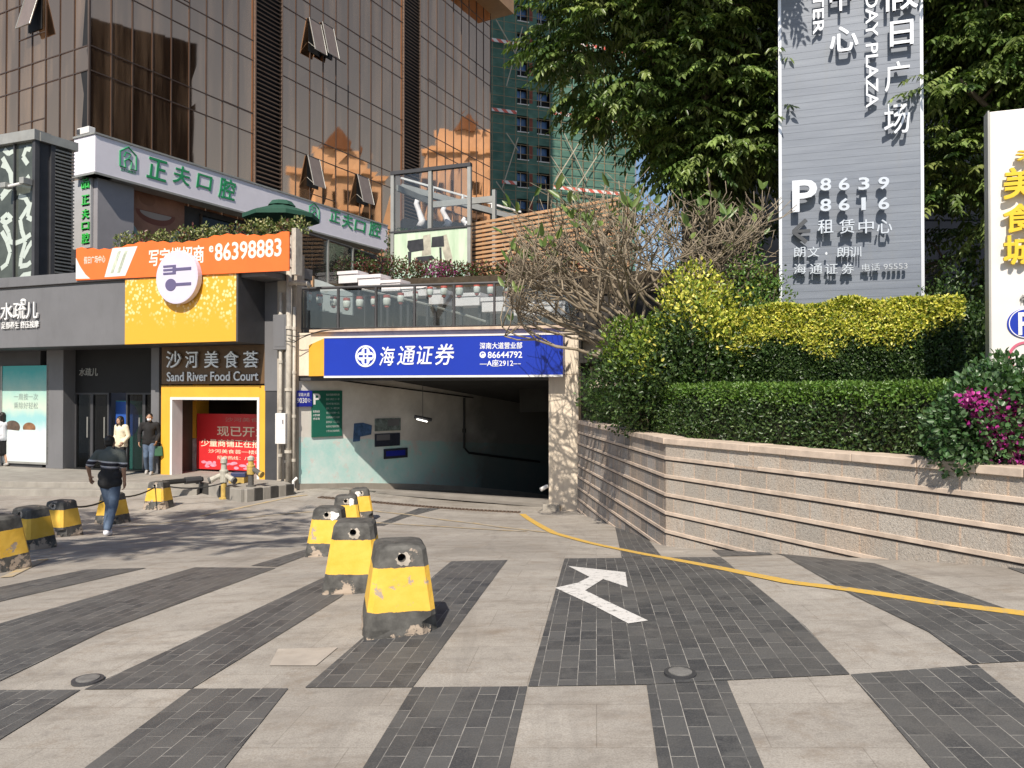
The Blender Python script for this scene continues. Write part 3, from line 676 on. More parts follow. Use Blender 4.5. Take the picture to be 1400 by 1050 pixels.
# the ceiling lamp tube hanging in the ramp
p = at(577, 575, 21.4); t = thing('ramp_lamp', 'short tube lamp lit in the dark ramp beside the wall', 'lamp', p)
m_em, tt_, bb_ = nodes('lit_tube'); bb_.inputs['Emission Color'].default_value = (1, 0.97, 0.9, 1); bb_.inputs['Emission Strength'].default_value = 3.0
MB().tube([at(570, 573, 21.3), at(584, 576.5, 21.5)], 0.018, 8).build('tube', m_em, t)
MB().tube([at(567, 569.5, 21.4), at(590, 574, 21.6)], 0.05, 8).build('fitting', m_dgrey, t)
MB().tube([at(578, 572, 21.45), at(578, 520, 21.45)], 0.008, 6).build('hanger', m_dgrey, t)
pts = [GW.P(a, 2.05 - 0.10 * a, 0.05) for a in (0.3, 2, 4, 6)] ; tag(MB().tube(pts, 0.02, 6).build('wall_cable', m_rubber), 'thin black cable running under the ceiling along the ramp wall', 'cable')
t = thing('drain_pipe', 'dark angled pipe on the wall deep inside the ramp', 'pipe', at(628, 580, 25.5))
MB().tube([GW.P(5.6, 1.45, 0.08), GW.P(5.6, -0.05, 0.08), GW.P(5.8, -0.22, 0.08), GW.P(9.0, -0.7, 0.08)], 0.035, 8).build('pipe', m_rubber, t)
MB().lathe([(0.055, 0), (0.055, 0.12)], GW.P(5.6, 0.4, 0.08), 10).build('collar', m_rubber, t)

# ------------------------------------------------------------------ blue sign over the entrance
SO = 0.36
fr = PF
t = thing('blue_fascia_sign', 'long blue fascia sign with white lettering over the car park entrance', 'sign', fr.P(3, 2.0, SO))
a0, zb0 = fr.hit(443, 514, SO); a1, zb1 = fr.hit(769.5, 512, SO); zt0 = fr.hit(443, 463, SO)[1]; zt1 = fr.hit(769.5, 457, SO)[1]
zb = (zb0 + zb1) / 2; ztt = (zt0 + zt1) / 2
MB().bf(fr, a0, a1, zb, ztt, 0.02, SO).build('panel', m_blue, t, 0.004)
aL = fr.hit(419, 505, SO * .5)[0]
MB().hexa([fr.P(aL, zb, .06), fr.P(a0 - .003, zb, SO - .004), fr.P(a0 - .003, zb, .02), fr.P(aL, zb, .02), fr.P(aL, ztt - .14, .06), fr.P(a0 - .003, ztt, SO - .004), fr.P(a0 - .003, ztt, .02), fr.P(aL, ztt - .14, .02)]).build('end_panel', m_yellow, t)
b = MB(); b.bf(fr, a0, a1, zb - .05, zb - .002, SO - .03, SO + .015); b.bf(fr, a0, a1, ztt + .002, ztt + .03, SO - .03, SO + .015); b.build('trim', m_white, t)
m_wl = M('white_vinyl', (0.80, 0.82, 0.88), 0.4, 0.02)
# emblem: ring with an interlaced figure
c = fr.hit(500, 487, SO); rr = (fr.hit(514.5, 487, SO)[0] - fr.hit(486.5, 487, SO)[0]) / 2
def ring(b, fr, c, r0, r1, o0, o1, a0=0, a1=360, n=32, m=0):
    for i in range(n):
        u, v = R(a0 + (a1 - a0) * i / n), R(a0 + (a1 - a0) * (i + 1) / n)
        q = [(c[0] + r * math.cos(x), c[1] + r * math.sin(x)) for r, x in ((r0, u), (r1, u), (r1, v), (r0, v))]
        b.hexa([fr.P(*q[0], o0), fr.P(*q[1], o0), fr.P(*q[2], o0), fr.P(*q[3], o0), fr.P(*q[0], o1), fr.P(*q[1], o1), fr.P(*q[2], o1), fr.P(*q[3], o1)], m)
b = MB(); ring(b, fr, c, rr * .84, rr, SO, SO + .012)
for k in range(4):
    an = math.pi / 2 * k
    cc = (c[0] + rr * .42 * math.cos(an), c[1] + rr * .42 * math.sin(an))
    ring(b, fr, cc, rr * .26, rr * .40, SO, SO + .010 + .0005 * k, 90 * k - 150, 90 * k + 100, 14)
    dx, dz = math.cos(an + .6), math.sin(an + .6)
for k in (-1, 1):
    b.bf(fr, c[0] + k * rr * .18 - rr * .07, c[0] + k * rr * .18 + rr * .07, c[1] - rr * .62, c[1] + rr * .62, SO, SO + .013)
    b.bf(fr, c[0] - rr * .62, c[0] + rr * .62, c[1] + k * rr * .18 - rr * .07, c[1] + k * rr * .18 + rr * .07, SO, SO + .0135)
b.build('emblem', m_wl, t)
for ch, x0, x1, y0, y1 in (('海', 519, 540, 474, 500), ('通', 543, 568, 473, 499), ('证', 570, 593, 472.5, 498), ('券', 595, 621, 470, 499)):
    text('brush_character', ch, fr, fr.rect(x0, y0, x1, y1, SO), SO, m_wl, t, .012, 0.012, shear=0.18)
text('branch_line', '深南大道营业部', fr, fr.rect(656, 468, 714, 477, SO), SO, m_wl, t, .008, 0.02)
text('phone_line', '86644792', fr, fr.rect(667, 480.5, 714, 489.5, SO), SO, m_wl, t, .008, 0.012)
b = MB(); cc = fr.hit(660, 485, SO); ring(b, fr, cc, 0.0, 0.075, SO, SO + .006, n=20)
b.build('phone_disc', m_wl, t); b = MB(); ring(b, fr, (cc[0] + .005, cc[1]), 0.028, 0.050, SO + .006, SO + .009, 40, 200, 10); b.build('phone_symbol', m_blue, t)
text('room_line', '—A座2912—', fr, fr.rect(656, 491.5, 712, 501, SO), SO, m_wl, t, .008, 0.012)

# ------------------------------------------------------------------ planter wall on the far side of the drive
m_ledge_shade = M('ledge_shade', (0.06, 0.05, 0.045), 0.95, 0.4, 6)  # near-black colour for the painted shade lines below the ledges
pw = thing('planter_wall', 'stepped granite planter wall with pinkish ledges under the clipped hedge', 'wall', (2.12, 10.6, -0.6))
zc = 0.975
zs = [zc - .02 - 0.252 * i for i in range(1, 11)]
for i in range(3):
    A, B = WA[i], WA[i + 1]; fr = Fr((B.x, B.y), (B - A)) if False else Fr((A.x, A.y), (B - A))
    if fr.n.x > 0: fr.n = -fr.n       # face the drive
    L = (B - A).length
    b = MB(); b.bf(fr, 0, L, -2.2, zc - .08, -0.35, 0.0); o = b.build('stone_face', m_stoneA if i == 0 else m_stoneB, pw)
    me = o.data; uv = me.uv_layers.new(name='UVMap')
    for lp in me.loops:
        p = me.vertices[lp.vertex_index].co + ROOT[pw.name]; uv.data[lp.index].uv = ((p - fr.O).dot(fr.d) + i * 1.3, p.z - zc + .02)
    e0 = 0.0; e1 = L
    b = MB()
    for k, z in enumerate(zs):
        if i == 1 and k == 0:           # a piece of the upper ledge is missing
            b.bf(fr, e0, 1.32, z - .022, z + .024, -.01, 0.017); b.bf(fr, 1.72, e1, z - .022, z + .024, -.01, 0.016); continue
        if i == 1 and k == 5: b.bf(fr, 0.25, 0.9, z - .022, z + .024, -.01, 0.015); continue
        b.bf(fr, e0, e1, z - .022, z + .024, -.01, 0.015 + 0.001 * i)
    b.build('ledge', m_ledge, pw, 0.004)
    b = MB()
    for k, z in enumerate(zs): b.bf(fr, 0, L, z - .042, z - .0225, -.01, 0.004)  # dark strips standing in for the shadow under each ledge
    b.build('ledge_shade_line', m_ledge_shade, pw)
    b = MB(); k = 0.0; j = 0
    while k < L:
        wd = min(0.72 + 0.18 * math.sin(j * 2.1 + i), L - k); b.bf(fr, k + .003, k + wd - .003, zc - .08, zc + .004 * math.sin(j * 1.7), -0.38, 0.03 + .004 * math.sin(j * 2.3)); k += wd; j += 1
    b.build('coping', m_ledge, pw, 0.006)
# soil behind the wall
poly = [(WA[3].x + .2, WA[3].y), (WA[2].x + .2, WA[2].y + .1), (WA[1].x + .2, WA[1].y + .1), (WA[0].x + .25, WA[0].y), (1.9, 30), (60, 30), (60, 0)]
b = MB(); b.hprism(poly, 0.5, 0.90); struct(b.build('planter_soil', m_soil))

# ------------------------------------------------------------------ bronze glass tower
tw = thing('glass_tower', 'tall office tower clad in bronze mirror glass behind the white dental sign', 'building', (T0[0], T0[1], -0.9))
H_T = 46.0
zrow = []
for k in range(-2, 9):
    zrow += [1.6 + 13.53 + 3.84 * k, 1.6 + 14.57 + 3.84 * k]
zrow = [4.0] + [z for z in zrow if 4.5 < z < H_T] + [H_T]
colsR = list(np.linspace(0, 9, 10)) ; g2 = list(np.linspace(11, 22.2, 11)); g3 = list(np.linspace(24.2, 34.4, 10))
segs = [(TF, a, b_) for L_ in (colsR, g2, g3) for a, b_ in zip(L_[:-1], L_[1:])] + [(TL, -1.0 * i - 1.0, -1.0 * i) for i in range(16)]
open_cells = {}
cells = []
for fr, a, b_ in segs:
    for z0, z1 in zip(zrow[:-1], zrow[1:]):
        m = fr.P((a + b_) / 2, (z0 + z1) / 2); u, v = F * m.x / m.y + 700, 537 - F * (m.z - 1.6) / m.y
        inv = -60 < u < 1400 and -90 < v < 380
        cells.append((inv, (b_ - a) * (z1 - z0) * abs(fr.n.dot(Vector((m.x, m.y, 0)).normalized())) / (m.y ** 2), fr, a, b_, z0, z1))
cells.sort(key=lambda c: (-c[0], -c[1]))
rest = MB(); cnt = 0
def pane(b, fr, a, b_, z0, z1):
    g = 0.022; j = [random.uniform(-.006, .006) for _ in range(4)]
    b.add([fr.P(a + g, z0 + g, j[0]), fr.P(b_ - g, z0 + g, j[1]), fr.P(b_ - g, z1 - g, j[0] + random.uniform(-.003, .003)), fr.P(a + g, z1 - g, j[1])], [(0, 1, 2, 3)])
for inv, ar_, fr, a, b_, z0, z1 in cells:
    if cnt < 100 and inv and z1 - z0 > 1.2:
        b = MB(); pane(b, fr, a, b_, z0, z1); b.build('glass_pane', m_bronze, tw); cnt += 1
    else: pane(rest, fr, a, b_, z0, z1)
o = rest.build('curtain_wall_glass', m_bronze, tw); o['kind'] = 'stuff'
b = MB()
for L_ in (colsR, g2, g3):
    for a in L_: b.bf(TF, a - .022, a + .022, 4, H_T, -.05, .035)
    for z in zrow: b.bf(TF, L_[0], L_[-1], z - .022, z + .022, -.05, .028)
for i in range(17): b.bf(TL, -i - .022, -i + .022, 4, H_T, -.05, .035)
for z in zrow: b.bf(TL, -16, 0, z - .022, z + .022, -.05, .028)
for fr, a, b_, z in ((TF, 7, 9, 16.2), (TF, 14.2, 16.4, 21.6), (TF, 18.9, 21.1, 24.4), (TF, 18.9, 21.1, 29.2), (TF, 25.3, 26.4, 30.5), (TF, 25.3, 26.4, 24.0), (TF, 13.2, 15.4, 13.0), (TL, -5, -3, 13.6), (TL, -5, -3, 17.4), (TF, 3, 5, 20.2)):
    b.bf(fr, a, b_, z - .02, z + .02, -.05, .03)
b.build('mullion_grid', m_mull, tw)
MB().hprism([TF.P(0, 0, -.12), TF.P(34.4, 0, -.12), TF.P(34.4, 0, -16), TL.P(-16, 0, -.12)], -0.9, H_T).build('core', m_black, tw)
MB().hprism([TF.P(0, 0, 0), TF.P(34.4, 0, 0), TF.P(34.4, 0, -16), TL.P(-16, 0, 0)], H_T + .01, 125).build('upper_storeys', m_bronze, tw)
for a0, a1 in ((9, 11), (22.2, 24.2)):
    b = MB(); z = 4.0
    while z < H_T:
        b.hexa([TF.P(a0, z, .11), TF.P(a1, z, .11), TF.P(a1, z + .05, .02), TF.P(a0, z + .05, .02), TF.P(a0, z + .05, .13), TF.P(a1, z + .05, .13), TF.P(a1, z + .11, .04), TF.P(a0, z + .11, .04)]); z += .235
    for a in (a0 + .04, a1 - .04): b.bf(TF, a - .04, a + .04, 4, H_T, -.05, .14)
    b.build('louvre_screen', m_louvre, tw)
m_soffit = M('brown_soffit', (0.34, 0.20, 0.10), 0.5, 0.1)
a0 = TF.hit(617, 2)[0]
b = MB(); b.bf(TF, 26.5, 35.3, 32.6, 34.6, -3, 1.7); b.build('roof_overhang', m_soffit, tw)
def awning(fr, px, h):
    """top-hung casement standing open"""
    (s0, z1), (s1, _) = fr.hit(px[0], px[1], .06), fr.hit(px[2], px[1], .06); z0 = z1 - h
    p = MB(); p.hexa([fr.P(s0, z0, .52), fr.P(s1, z0, .52), fr.P(s1, z0, .56), fr.P(s0, z0, .56), fr.P(s0, z1, .06), fr.P(s1, z1, .06), fr.P(s1, z1, .10), fr.P(s0, z1, .10)])
    o = p.build('open_casement', M('pale_bronze_pane', (0.20, 0.16, 0.14), 0.15, 0.1) if 'pale_bronze_pane' not in bpy.data.materials else bpy.data.materials['pale_bronze_pane'], tw)
    f = MB()
    f.tube([fr.P(s0, z0, .57), fr.P(s1, z0, .57), fr.P(s1, z1, .11), fr.P(s0, z1, .11), fr.P(s0, z0, .57)], .022, 5)
    f.tube([fr.P(s0, z0 + .5, .05), fr.P(s0, z0 + .12, .5)], .012, 5); f.build('casement_frame', m_steel, o)
    MB().bf(fr, s0, s1, z0, z1, .032, .036).build('dark_opening', m_black, o)
awning(TL, (38, -8, 57), 1.75); awning(TF, (422, 24, 438), 1.9); awning(TF, (440, 30, 455), 1.9)
awning(TF, (420, 212, 436), 1.75); awning(TF, (488, 238, 503), 1.75)

# ------------------------------------------------------------------ dental clinic storey and its signs
OC = 1.5
CF = Fr(TF.P(0, 0, OC).xy, TF.d); CL = Fr(TF.P(-0.0, 0, OC).xy, TL.d)
sg0 = CF.hit(130, 209)[0]
corner = CF.P(sg0, 0); CF = Fr(corner.xy, TF.d); CL = Fr(corner.xy, TL.d)
zb, zt_ = CF.hit(131, 235)[1], CF.hit(131, 183.5)[1]
sE = CF.hit(530, 318)[0]
t = thing('dental_sign', 'long white light box sign with green brush lettering wrapping the tower podium corner', 'sign', CF.P(3, zb))
sLft = CL.hit(101, 210)[0]
MB().hprism([CF.P(0, 0), CF.P(sE, 0), CF.P(sE, 0, -.9), CF.P(.9, 0, -.9), CL.P(sLft, 0, -.9), CL.P(sLft, 0)], zb, zt_).build('light_box', m_signwhite, t, 0.01)
b = MB(); b.bf(CF, 0, sE, zb - .09, zb - .002, -.8, .05); b.bf(CF, 0, sE, zt_ + .002, zt_ + .08, -.8, .05); b.bf(CL, sLft, 0.04, zb - .09, zb - .002, -.8, .05); b.bf(CL, sLft, 0.04, zt_ + .002, zt_ + .08, -.8, .05); b.build('trim', m_steel, t)
for ch, bx in (('正', (200, 217, 228, 246)), ('夫', (236, 227, 259, 252)), ('口', (268, 239, 290, 259)), ('腔', (298, 244, 322, 273)), ('正', (450, 288, 465, 304)), ('夫', (467, 293, 482, 312)), ('口', (484, 302, 500, 317)), ('腔', (504, 302, 521, 324))):
    text('brush_character', ch, CF, CF.rect(*bx), 0, m_greentxt, t, .03, 0.02, shear=0.12)
def tooth(px0, py0, px1, py1):
    s0, s1, z0, z1 = CF.rect(px0, py0, px1, py1); sm = (s0 + s1) / 2; wv = (s1 - s0) / 2; b = MB()
    path = [(s0, z0), (s0, z0 + (z1 - z0) * .7), (sm, z1), (s1, z0 + (z1 - z0) * .7), (s1, z0), (sm + wv * .3, z0), (sm + wv * .45, z0 + (z1 - z0) * .35), (sm, z0 + (z1 - z0) * .45), (sm - wv * .45, z0 + (z1 - z0) * .3), (sm - wv * .3, z0), (s0, z0)]
    b.tube([CF.P(x, z, .012) for x, z in path], .035, 6)
    b.tube([CF.P(sm - wv * .5, z0 + (z1 - z0) * .5, .012), CF.P(sm - wv * .3, z0 + (z1 - z0) * .72, .012), CF.P(sm + wv * .3, z0 + (z1 - z0) * .7, .012), CF.P(sm + wv * .1, z0 + (z1 - z0) * .5, .012)], .03, 6)
    return b
tooth(164, 201, 186, 230).build('house_emblem', m_greentxt, t); tooth(423, 278, 436, 298).build('house_emblem', m_greentxt, t)
text('small_lettering', '正夫口腔医疗', CF, CF.rect(165, 232, 186, 236), 0, m_greentxt, t, .01)
# camera box at the corner
p = CL.P(-1.0, zt_ + .25, -.2); tt = thing('surveillance_camera', 'small white camera box above the corner of the dental sign', 'camera', p)
b = MB(); b.bf(CL, -1.1, -.35, zt_ + .1, zt_ + .38, -.25, .05); b.build('housing', m_white, tt, .02); b = MB(); b.bf(CL, -1.08, -.9, zt_ + .14, zt_ + .32, .05, .08); b.build('lens', m_dgrey, tt)
# clinic storey below the sign
cb = thing('dental_clinic', 'grey clinic storey with dark windows under the white dental sign', 'building', CF.P(6, -.9, -1.2))
b = MB(); b.hprism([CF.P(.55, 0, -1.2), CF.P(sE + 6, 0, -1.2), CF.P(sE + 6, 0, -2.4), CF.P(0.6, 0, -2.4), CL.P(-2.9, 0, -1.1), CL.P(-2.9, 0, -.45), CL.P(-.5, 0, -.45)], -.9, zb - .08); b.build('wall', m_dgrey, cb)
b = MB(); b.hprism([CF.P(.35, 0, -.35), CF.P(2.0, 0, -.35), CF.P(2.0, 0, -1.22), CF.P(.5, 0, -1.4), CL.P(-1.5, 0, -1.2), CL.P(-1.5, 0, -.35)], -.9, zb - .1); b.build('corner_column', M('pale_grey_column', (0.30, 0.29, 0.31), 0.5, 0.06), cb, .01)
s0, s1, z0, z1 = CF.rect(268, 255, 430, 335, -1.1)
for k in range(7):
    a = 6.2 + k * 1.9; b = MB(); b.bf(CF, a, a + 1.75, zb - 3.2, zb - .35, -1.2, -1.15); o = b.build('window', m_shopglass, cb)
    f = MB(); f.bf(CF, a - .1, a, zb - 3.2, zb - .3, -1.2, -1.1); f.build('frame', m_mull, o)
# smiling mouth poster
s0, s1, z0, z1 = CF.rect(161, 258, 252, 345, -1.0)
t = thing('smile_poster', 'dim window poster of a smiling mouth between the grey columns', 'poster', CF.P((s0 + s1) / 2, z0, -1.0))
m_face = M('poster_skin', (0.36, 0.18, 0.12), 0.35, 0.3, 0.9)
MB().bf(CF, s0, s1, z0, z1, -1.06, -1.0).build('print', m_face, t)
def ell(b, fr, cx, cz, rx, rz, o0, o1, n=24, a0=0, a1=360, m=0):
    pts = [(cx + rx * math.cos(R(a0 + (a1 - a0) * i / n)), cz + rz * math.sin(R(a0 + (a1 - a0) * i / n))) for i in range(n + (0 if a1 - a0 == 360 else 1))]
    b.prism(fr, pts, o0, o1, m)
W_, Hh = s1 - s0, z1 - z0
b = MB(); ell(b, CF, s0 + .55 * W_, z0 + .64 * Hh, W_ * .30, Hh * .20, -1.0, -.995, 24, 180, 360); b.build('lips', M('poster_lip', (0.24, 0.09, 0.065), 0.3, 0.1), t)
b = MB(); ell(b, CF, s0 + .55 * W_, z0 + .63 * Hh, W_ * .24, Hh * .10, -.995, -.99, 24, 180, 360); b.build('teeth', M('poster_tooth', (0.44, 0.37, 0.33), 0.3, 0.05), t)
b = MB(); ell(b, CF, s0 + .42 * W_, z0 + .82 * Hh, W_ * .12, Hh * .10, -1.0, -.994); b.build('nose', M('poster_nose', (0.30, 0.15, 0.10), 0.3, 0.1), t)
b = MB(); ell(b, CF, s0 + .08 * W_, z0 + .10 * Hh, W_ * .24, Hh * .34, -1.0, -.992); b.build('collar_print', M('poster_collar', (0.30, 0.38, 0.38), 0.3, 0.1), t); b = MB(); ell(b, CF, s0 + .95 * W_, z0 + .08 * Hh, W_ * .22, Hh * .36, -1.0, -.992); b.build('collar_print', bpy.data.materials['poster_collar'], t)
# upright sign with green characters on the short side of the column
VF = Fr(CL.P(0, 0, -.35 + .02).xy, CL.d)
t = thing('upright_sign', 'upright strip sign with bright green characters on the grey corner column', 'sign', VF.P(-.5, zb - 3, 0))
s0 = VF.hit(103, 290)[0]; s1 = VF.hit(127, 290)[0]
MB().bf(VF, s0, s1, VF.hit(118, 340)[1], zb - .1, 0, .10).build('panel', M('pale_strip', (0.42, 0.42, 0.43), 0.5, 0.05), t)
for ch, y0, y1 in (('品', 240, 258), ('正', 267, 280), ('夫', 286, 299), ('口', 304, 314), ('腔', 319, 333)):
    text('character', ch, VF, VF.rect(113, y0, 123, y1, .1), .10, m_green2, t, .06, 0.02)

# ------------------------------------------------------------------ patterned glass shop at the far end
KF = Fr(at(48, 290, 26.0).xy, SF.d); KS = Fr(at(48, 290, 26.0).xy, TF.d)
kb = thing('patterned_glass_shop', 'glass fronted upper shop with pale curly leaf pattern and a louvred flank', 'building', KF.P(0, 3.5))
zk0, zk1 = KF.hit(40, 396)[1] - .6, KF.hit(48, 192)[1]
kE = KS.hit(100, 300)[0]
MB().hprism([KF.P(0, 0, -.1), KS.P(kE, 0, -.1), KS.P(kE, 0, -4), KF.P(-7, 0, -4), KF.P(-7, 0, -.1)], zk0, zk1).build('wall', m_dgrey, kb)
b = MB(); b.bf(KF, -7, 0.1, zk1, zk1 + .35, -.5, .12); b.bf(KS, 0.1, kE + .1, zk1 + .001, zk1 + .30, -.5, .12); b.build('roof_edge', m_steel, kb)
a1_, a2_ = KF.hit(20, 300)[0], 0
for x0, x1 in ((-3.2, -2.1), (-2.05, KF.hit(19, 300)[0]), (KF.hit(20, 300)[0], -.06)):
    o = MB().bf(KF, x0, x1, zk0, zk1, -.1, -.05).build('glass_panel', M('olive_glass', (0.075, 0.085, 0.075), 0.15, 0.3, 1.5) if 'olive_glass' not in bpy.data.materials else bpy.data.materials['olive_glass'], kb)
    b = MB(); b.bf(KF, x0 - .05, x0, zk0, zk1, -.1, .03); b.build('frame', m_dgrey, o)
m_pale = M('pale_pattern', (0.50, 0.56, 0.52), 0.4, 0.05)
curls = [[(2, 215), (12, 235), (14, 250), (4, 262), (0, 268)], [(1, 225), (8, 228), (15, 240), (17, 252), (8, 262), (0, 272)], [(0, 300), (8, 292), (14, 299), (6, 305), (0, 300)], [(1, 316), (8, 330), (12, 345), (8, 360), (0, 367)],
         [(4, 306), (10, 318), (12, 330), (20, 332), (30, 328), (40, 320)], [(24, 268), (33, 270), (38, 280), (32, 290), (26, 300), (28, 314), (33, 330), (27, 352), (26, 364), (36, 362), (40, 358)],
         [(36, 224), (30, 214), (34, 202), (40, 204)], [(38, 240), (32, 248), (40, 250)], [(40, 276), (36, 296), (42, 300)], [(42, 330), (36, 340), (30, 352)], [(22, 386), (30, 376), (40, 374)], [(2, 392), (12, 384), (18, 388)], [(4, 204), (10, 210), (16, 206)]]
for c_ in curls:
    b = MB(); pts = [KF.hit(*p) for p in c_]
    for q0, q1 in zip(pts[:-1], pts[1:]):
        dx, dz = q1[0] - q0[0], q1[1] - q0[1]; l = math.hypot(dx, dz); nx_, nz_ = -dz / l * .085, dx / l * .085
        o_ = -.045 + random.uniform(0, .004)
        b.prism(KF, [(q0[0] - nx_ - dx / l * .03, q0[1] - nz_), (q1[0] - nx_, q1[1] - nz_), (q1[0] + nx_ + dx / l * .03, q1[1] + nz_), (q0[0] + nx_, q0[1] + nz_)], -.05, o_)
    b.build('leaf_pattern', m_pale, kb)
l0 = KS.hit(74, 300)[0]
MB().bf(KS, .12, l0 - .15, zk0, zk1, -.1, -.05).build('side_window', m_shopglass, kb)
b = MB(); z = zk0
while z < zk1 - .05: b.hexa([KS.P(l0, z, .06), KS.P(kE, z, .06), KS.P(kE, z + .02, -.08), KS.P(l0, z + .02, -.08), KS.P(l0, z + .05, .07), KS.P(kE, z + .05, .07), KS.P(kE, z + .07, -.07), KS.P(l0, z + .07, -.07)]); z += .125
b.build('louvres', m_steel, kb)
b = MB(); b.bf(KS, -.05, .10, zk0, zk1, -.1, .06); b.bf(KS, l0 - .15, l0, zk0, zk1, -.1, .06); b.build('corner_posts', m_dgrey, kb)
t = thing('flood_lamp', 'white jointed floodlight arm fixed on the patterned glass front', 'lamp', KF.P(*KF.hit(30, 256), .2))
b = MB(); b.tube([KF.P(*KF.hit(18, 258), .25), KF.P(*KF.hit(44, 252), .25)], .05, 8); b.build('arm', m_white, t)
b = MB(); b.bf(KF, KF.hit(15, 256)[0], KF.hit(22, 256)[0], KF.hit(20, 260)[1], KF.hit(20, 253)[1], .1, .4); b.build('head', m_steel, t, .02); b = MB(); b.bf(KF, KF.hit(41, 250)[0], KF.hit(47, 250)[0], KF.hit(44, 255)[1], KF.hit(44, 246)[1], .05, .4); b.build('head', m_steel, t, .02)

# ------------------------------------------------------------------ row of shops
fr = SF; FO = 1.25                        # fascia overhang
sh = thing('shop_building', 'single storey grey shop row with a flat roof and deep fascia', 'building', fr.P(-5, -.6))
zf0 = fr.hit(170, 471, FO)[1]; zf1 = fr.hit(170, 385, FO)[1]
sA, sB = -16.0, fr.hit(173, 430, FO)[0]; sC = fr.hit(325, 425, FO)[0]
zpl = -0.60
MB().bf(fr, sA, sB - .003, zf0, zf1 - .02, 0.9, FO).build('fascia', m_grey, sh, .01)
b = MB(); b.bf(fr, sA, 0.35, zf1 + .05, zf1 + .32, -.6, FO + .06); b.bf(fr, sA, 0.3, zf1 - .08, zf1 + .05, -.6, FO - .05); b.build('parapet_band', m_grey, sh, .01)
MB().bf(fr, sA, 0.25, zf0 + .02, zf1 - .09, -6, 0.05).build('roof_block', m_dgrey, sh)
MB().bf(fr, sA, sC, zf0 - .015, zf0 + .015, 0.0, FO - .02).build('soffit', m_dgrey, sh)
# rain patterned yellow panel
o = MB().bf(fr, sB, sC, zf0, zf1 + .04, 0.9, FO + .05).build('yellow_fascia', m_rain, sh, 0); uv_plane(o, fr, sB, sC, zf0, zf1)
MB().bf(fr, sC + .003, sC + .06, zf0 - .02, zf1, 0.3, FO + .06).build('fascia_end', m_dgrey, sh)
# right hand dark wall and corner column
sD = fr.hit(372, 560)[0]
MB().bf(fr, sC + .06, 0.30, zf0 - 1.2, zf1 - .09, -.5, 0.32).build('upper_wall', m_grey, sh)
MB().bf(fr, sD + .02, 0.18, -1.2, zf0 - 1.2, -.6, 0.30).build('corner_column', m_dgrey, sh)
# food court portal
s0, s1, z0, z1 = fr.rect(220, 527, 371, 660, .25); q0, q1, w0, w1 = fr.rect(233, 543, 355, 660, .25); z0 = zpl - .02; w0 = z0
b = MB(); b.bf(fr, s0, q0, z0, z1, -.1, .25); b.bf(fr, q1, s1, z0, z1, -.1, .25); b.bf(fr, q0, q1, w1, z1, -.1, .2495); b.build('yellow_portal', m_yellow, sh, .006)
b = MB(); e = .07
b.bf(fr, q0 + .001, q0 + e, z0, w1 - .001, -.1, .27); b.bf(fr, q1 - e, q1 - .001, z0, w1 - .001, -.1, .27); b.bf(fr, q0 + e, q1 - e, w1 - e, w1 - .001, -.1, .27); b.build('white_door_frame', m_white, sh)
# lobby behind the portal
b = MB(); b.bf(fr, s0, s1 + .1, z0, 3.2, -3.0, -2.9); b.bf(fr, s0 - .1, s0, z0, 3.2, -3.0, -.1); b.bf(fr, s1, s1 + .1, z0, 3.2, -3.0, -.1); b.bf(fr, s0, s1, 2.1, 2.3, -3, -.1); b.build('lobby_wall', M('lobby_brown', (0.10, 0.075, 0.055), 0.7, 0.2), sh)
u0, u1, _, v1 = fr.rect(250, 560, 268, 600, -.9); b = MB(); b.bf(fr, u0, u1, fr.hit(258, 599, -.9)[1], 2.1, -1.4, -.9); b.build('lobby_pillar', m_yellow, sh)
b = MB(); b.bf(fr, u0, u1, z0, fr.hit(258, 599, -.9)[1] - .01, -1.4, -.9); o = b.build('pillar_base', M('pale_marble', (0.50, 0.46, 0.42), 0.4, 0.35, 5), sh)
t = thing('opening_poster', 'large red poster with pale characters inside the yellow food court portal', 'poster', fr.P(-2, z0, -.9))
s0p, s1p, z0p, z1p = fr.rect(269, 566, 371, 643, -.85)
MB().bf(fr, s0p, s1p, z0p, z1p, -.95, -.85).build('print', m_red, t)
text('headline', '现已开业', fr, fr.rect(297, 583, 366, 597, -.85), -.85, m_peach, t, .004, 0.02)
text('second_line', '少量商铺正在招租', fr, fr.rect(275, 601, 368, 611.5, -.85), -.85, m_peach, t, .004, 0.02)
text('third_line', '沙河美食荟一楼旺铺', fr, fr.rect(285, 615, 367, 620.5, -.85), -.85, m_peach, t, .004)
text('fourth_line', '招商热线：八六三九', fr, fr.rect(297, 624, 364, 629, -.85), -.85, m_peach, t, .004)
text('top_line', '沙河美食荟', fr, fr.rect(308, 571, 366, 577, -.85), -.85, M('dim_red_letter', (0.5, 0.22, 0.18)), t, .004)
b = MB()
for k in range(26):
    cx = random.uniform(s0p + .15, s1p - .5); cz = z0p + random.uniform(.05, .2); ell(b, fr, cx, cz, random.uniform(.04, .13), random.uniform(.02, .05), -.85, -.848 + k * .0002, 10)
b.build('flower_print', M('pink_print', (0.70, 0.30, 0.40), 0.4, 0.3, 9), t)
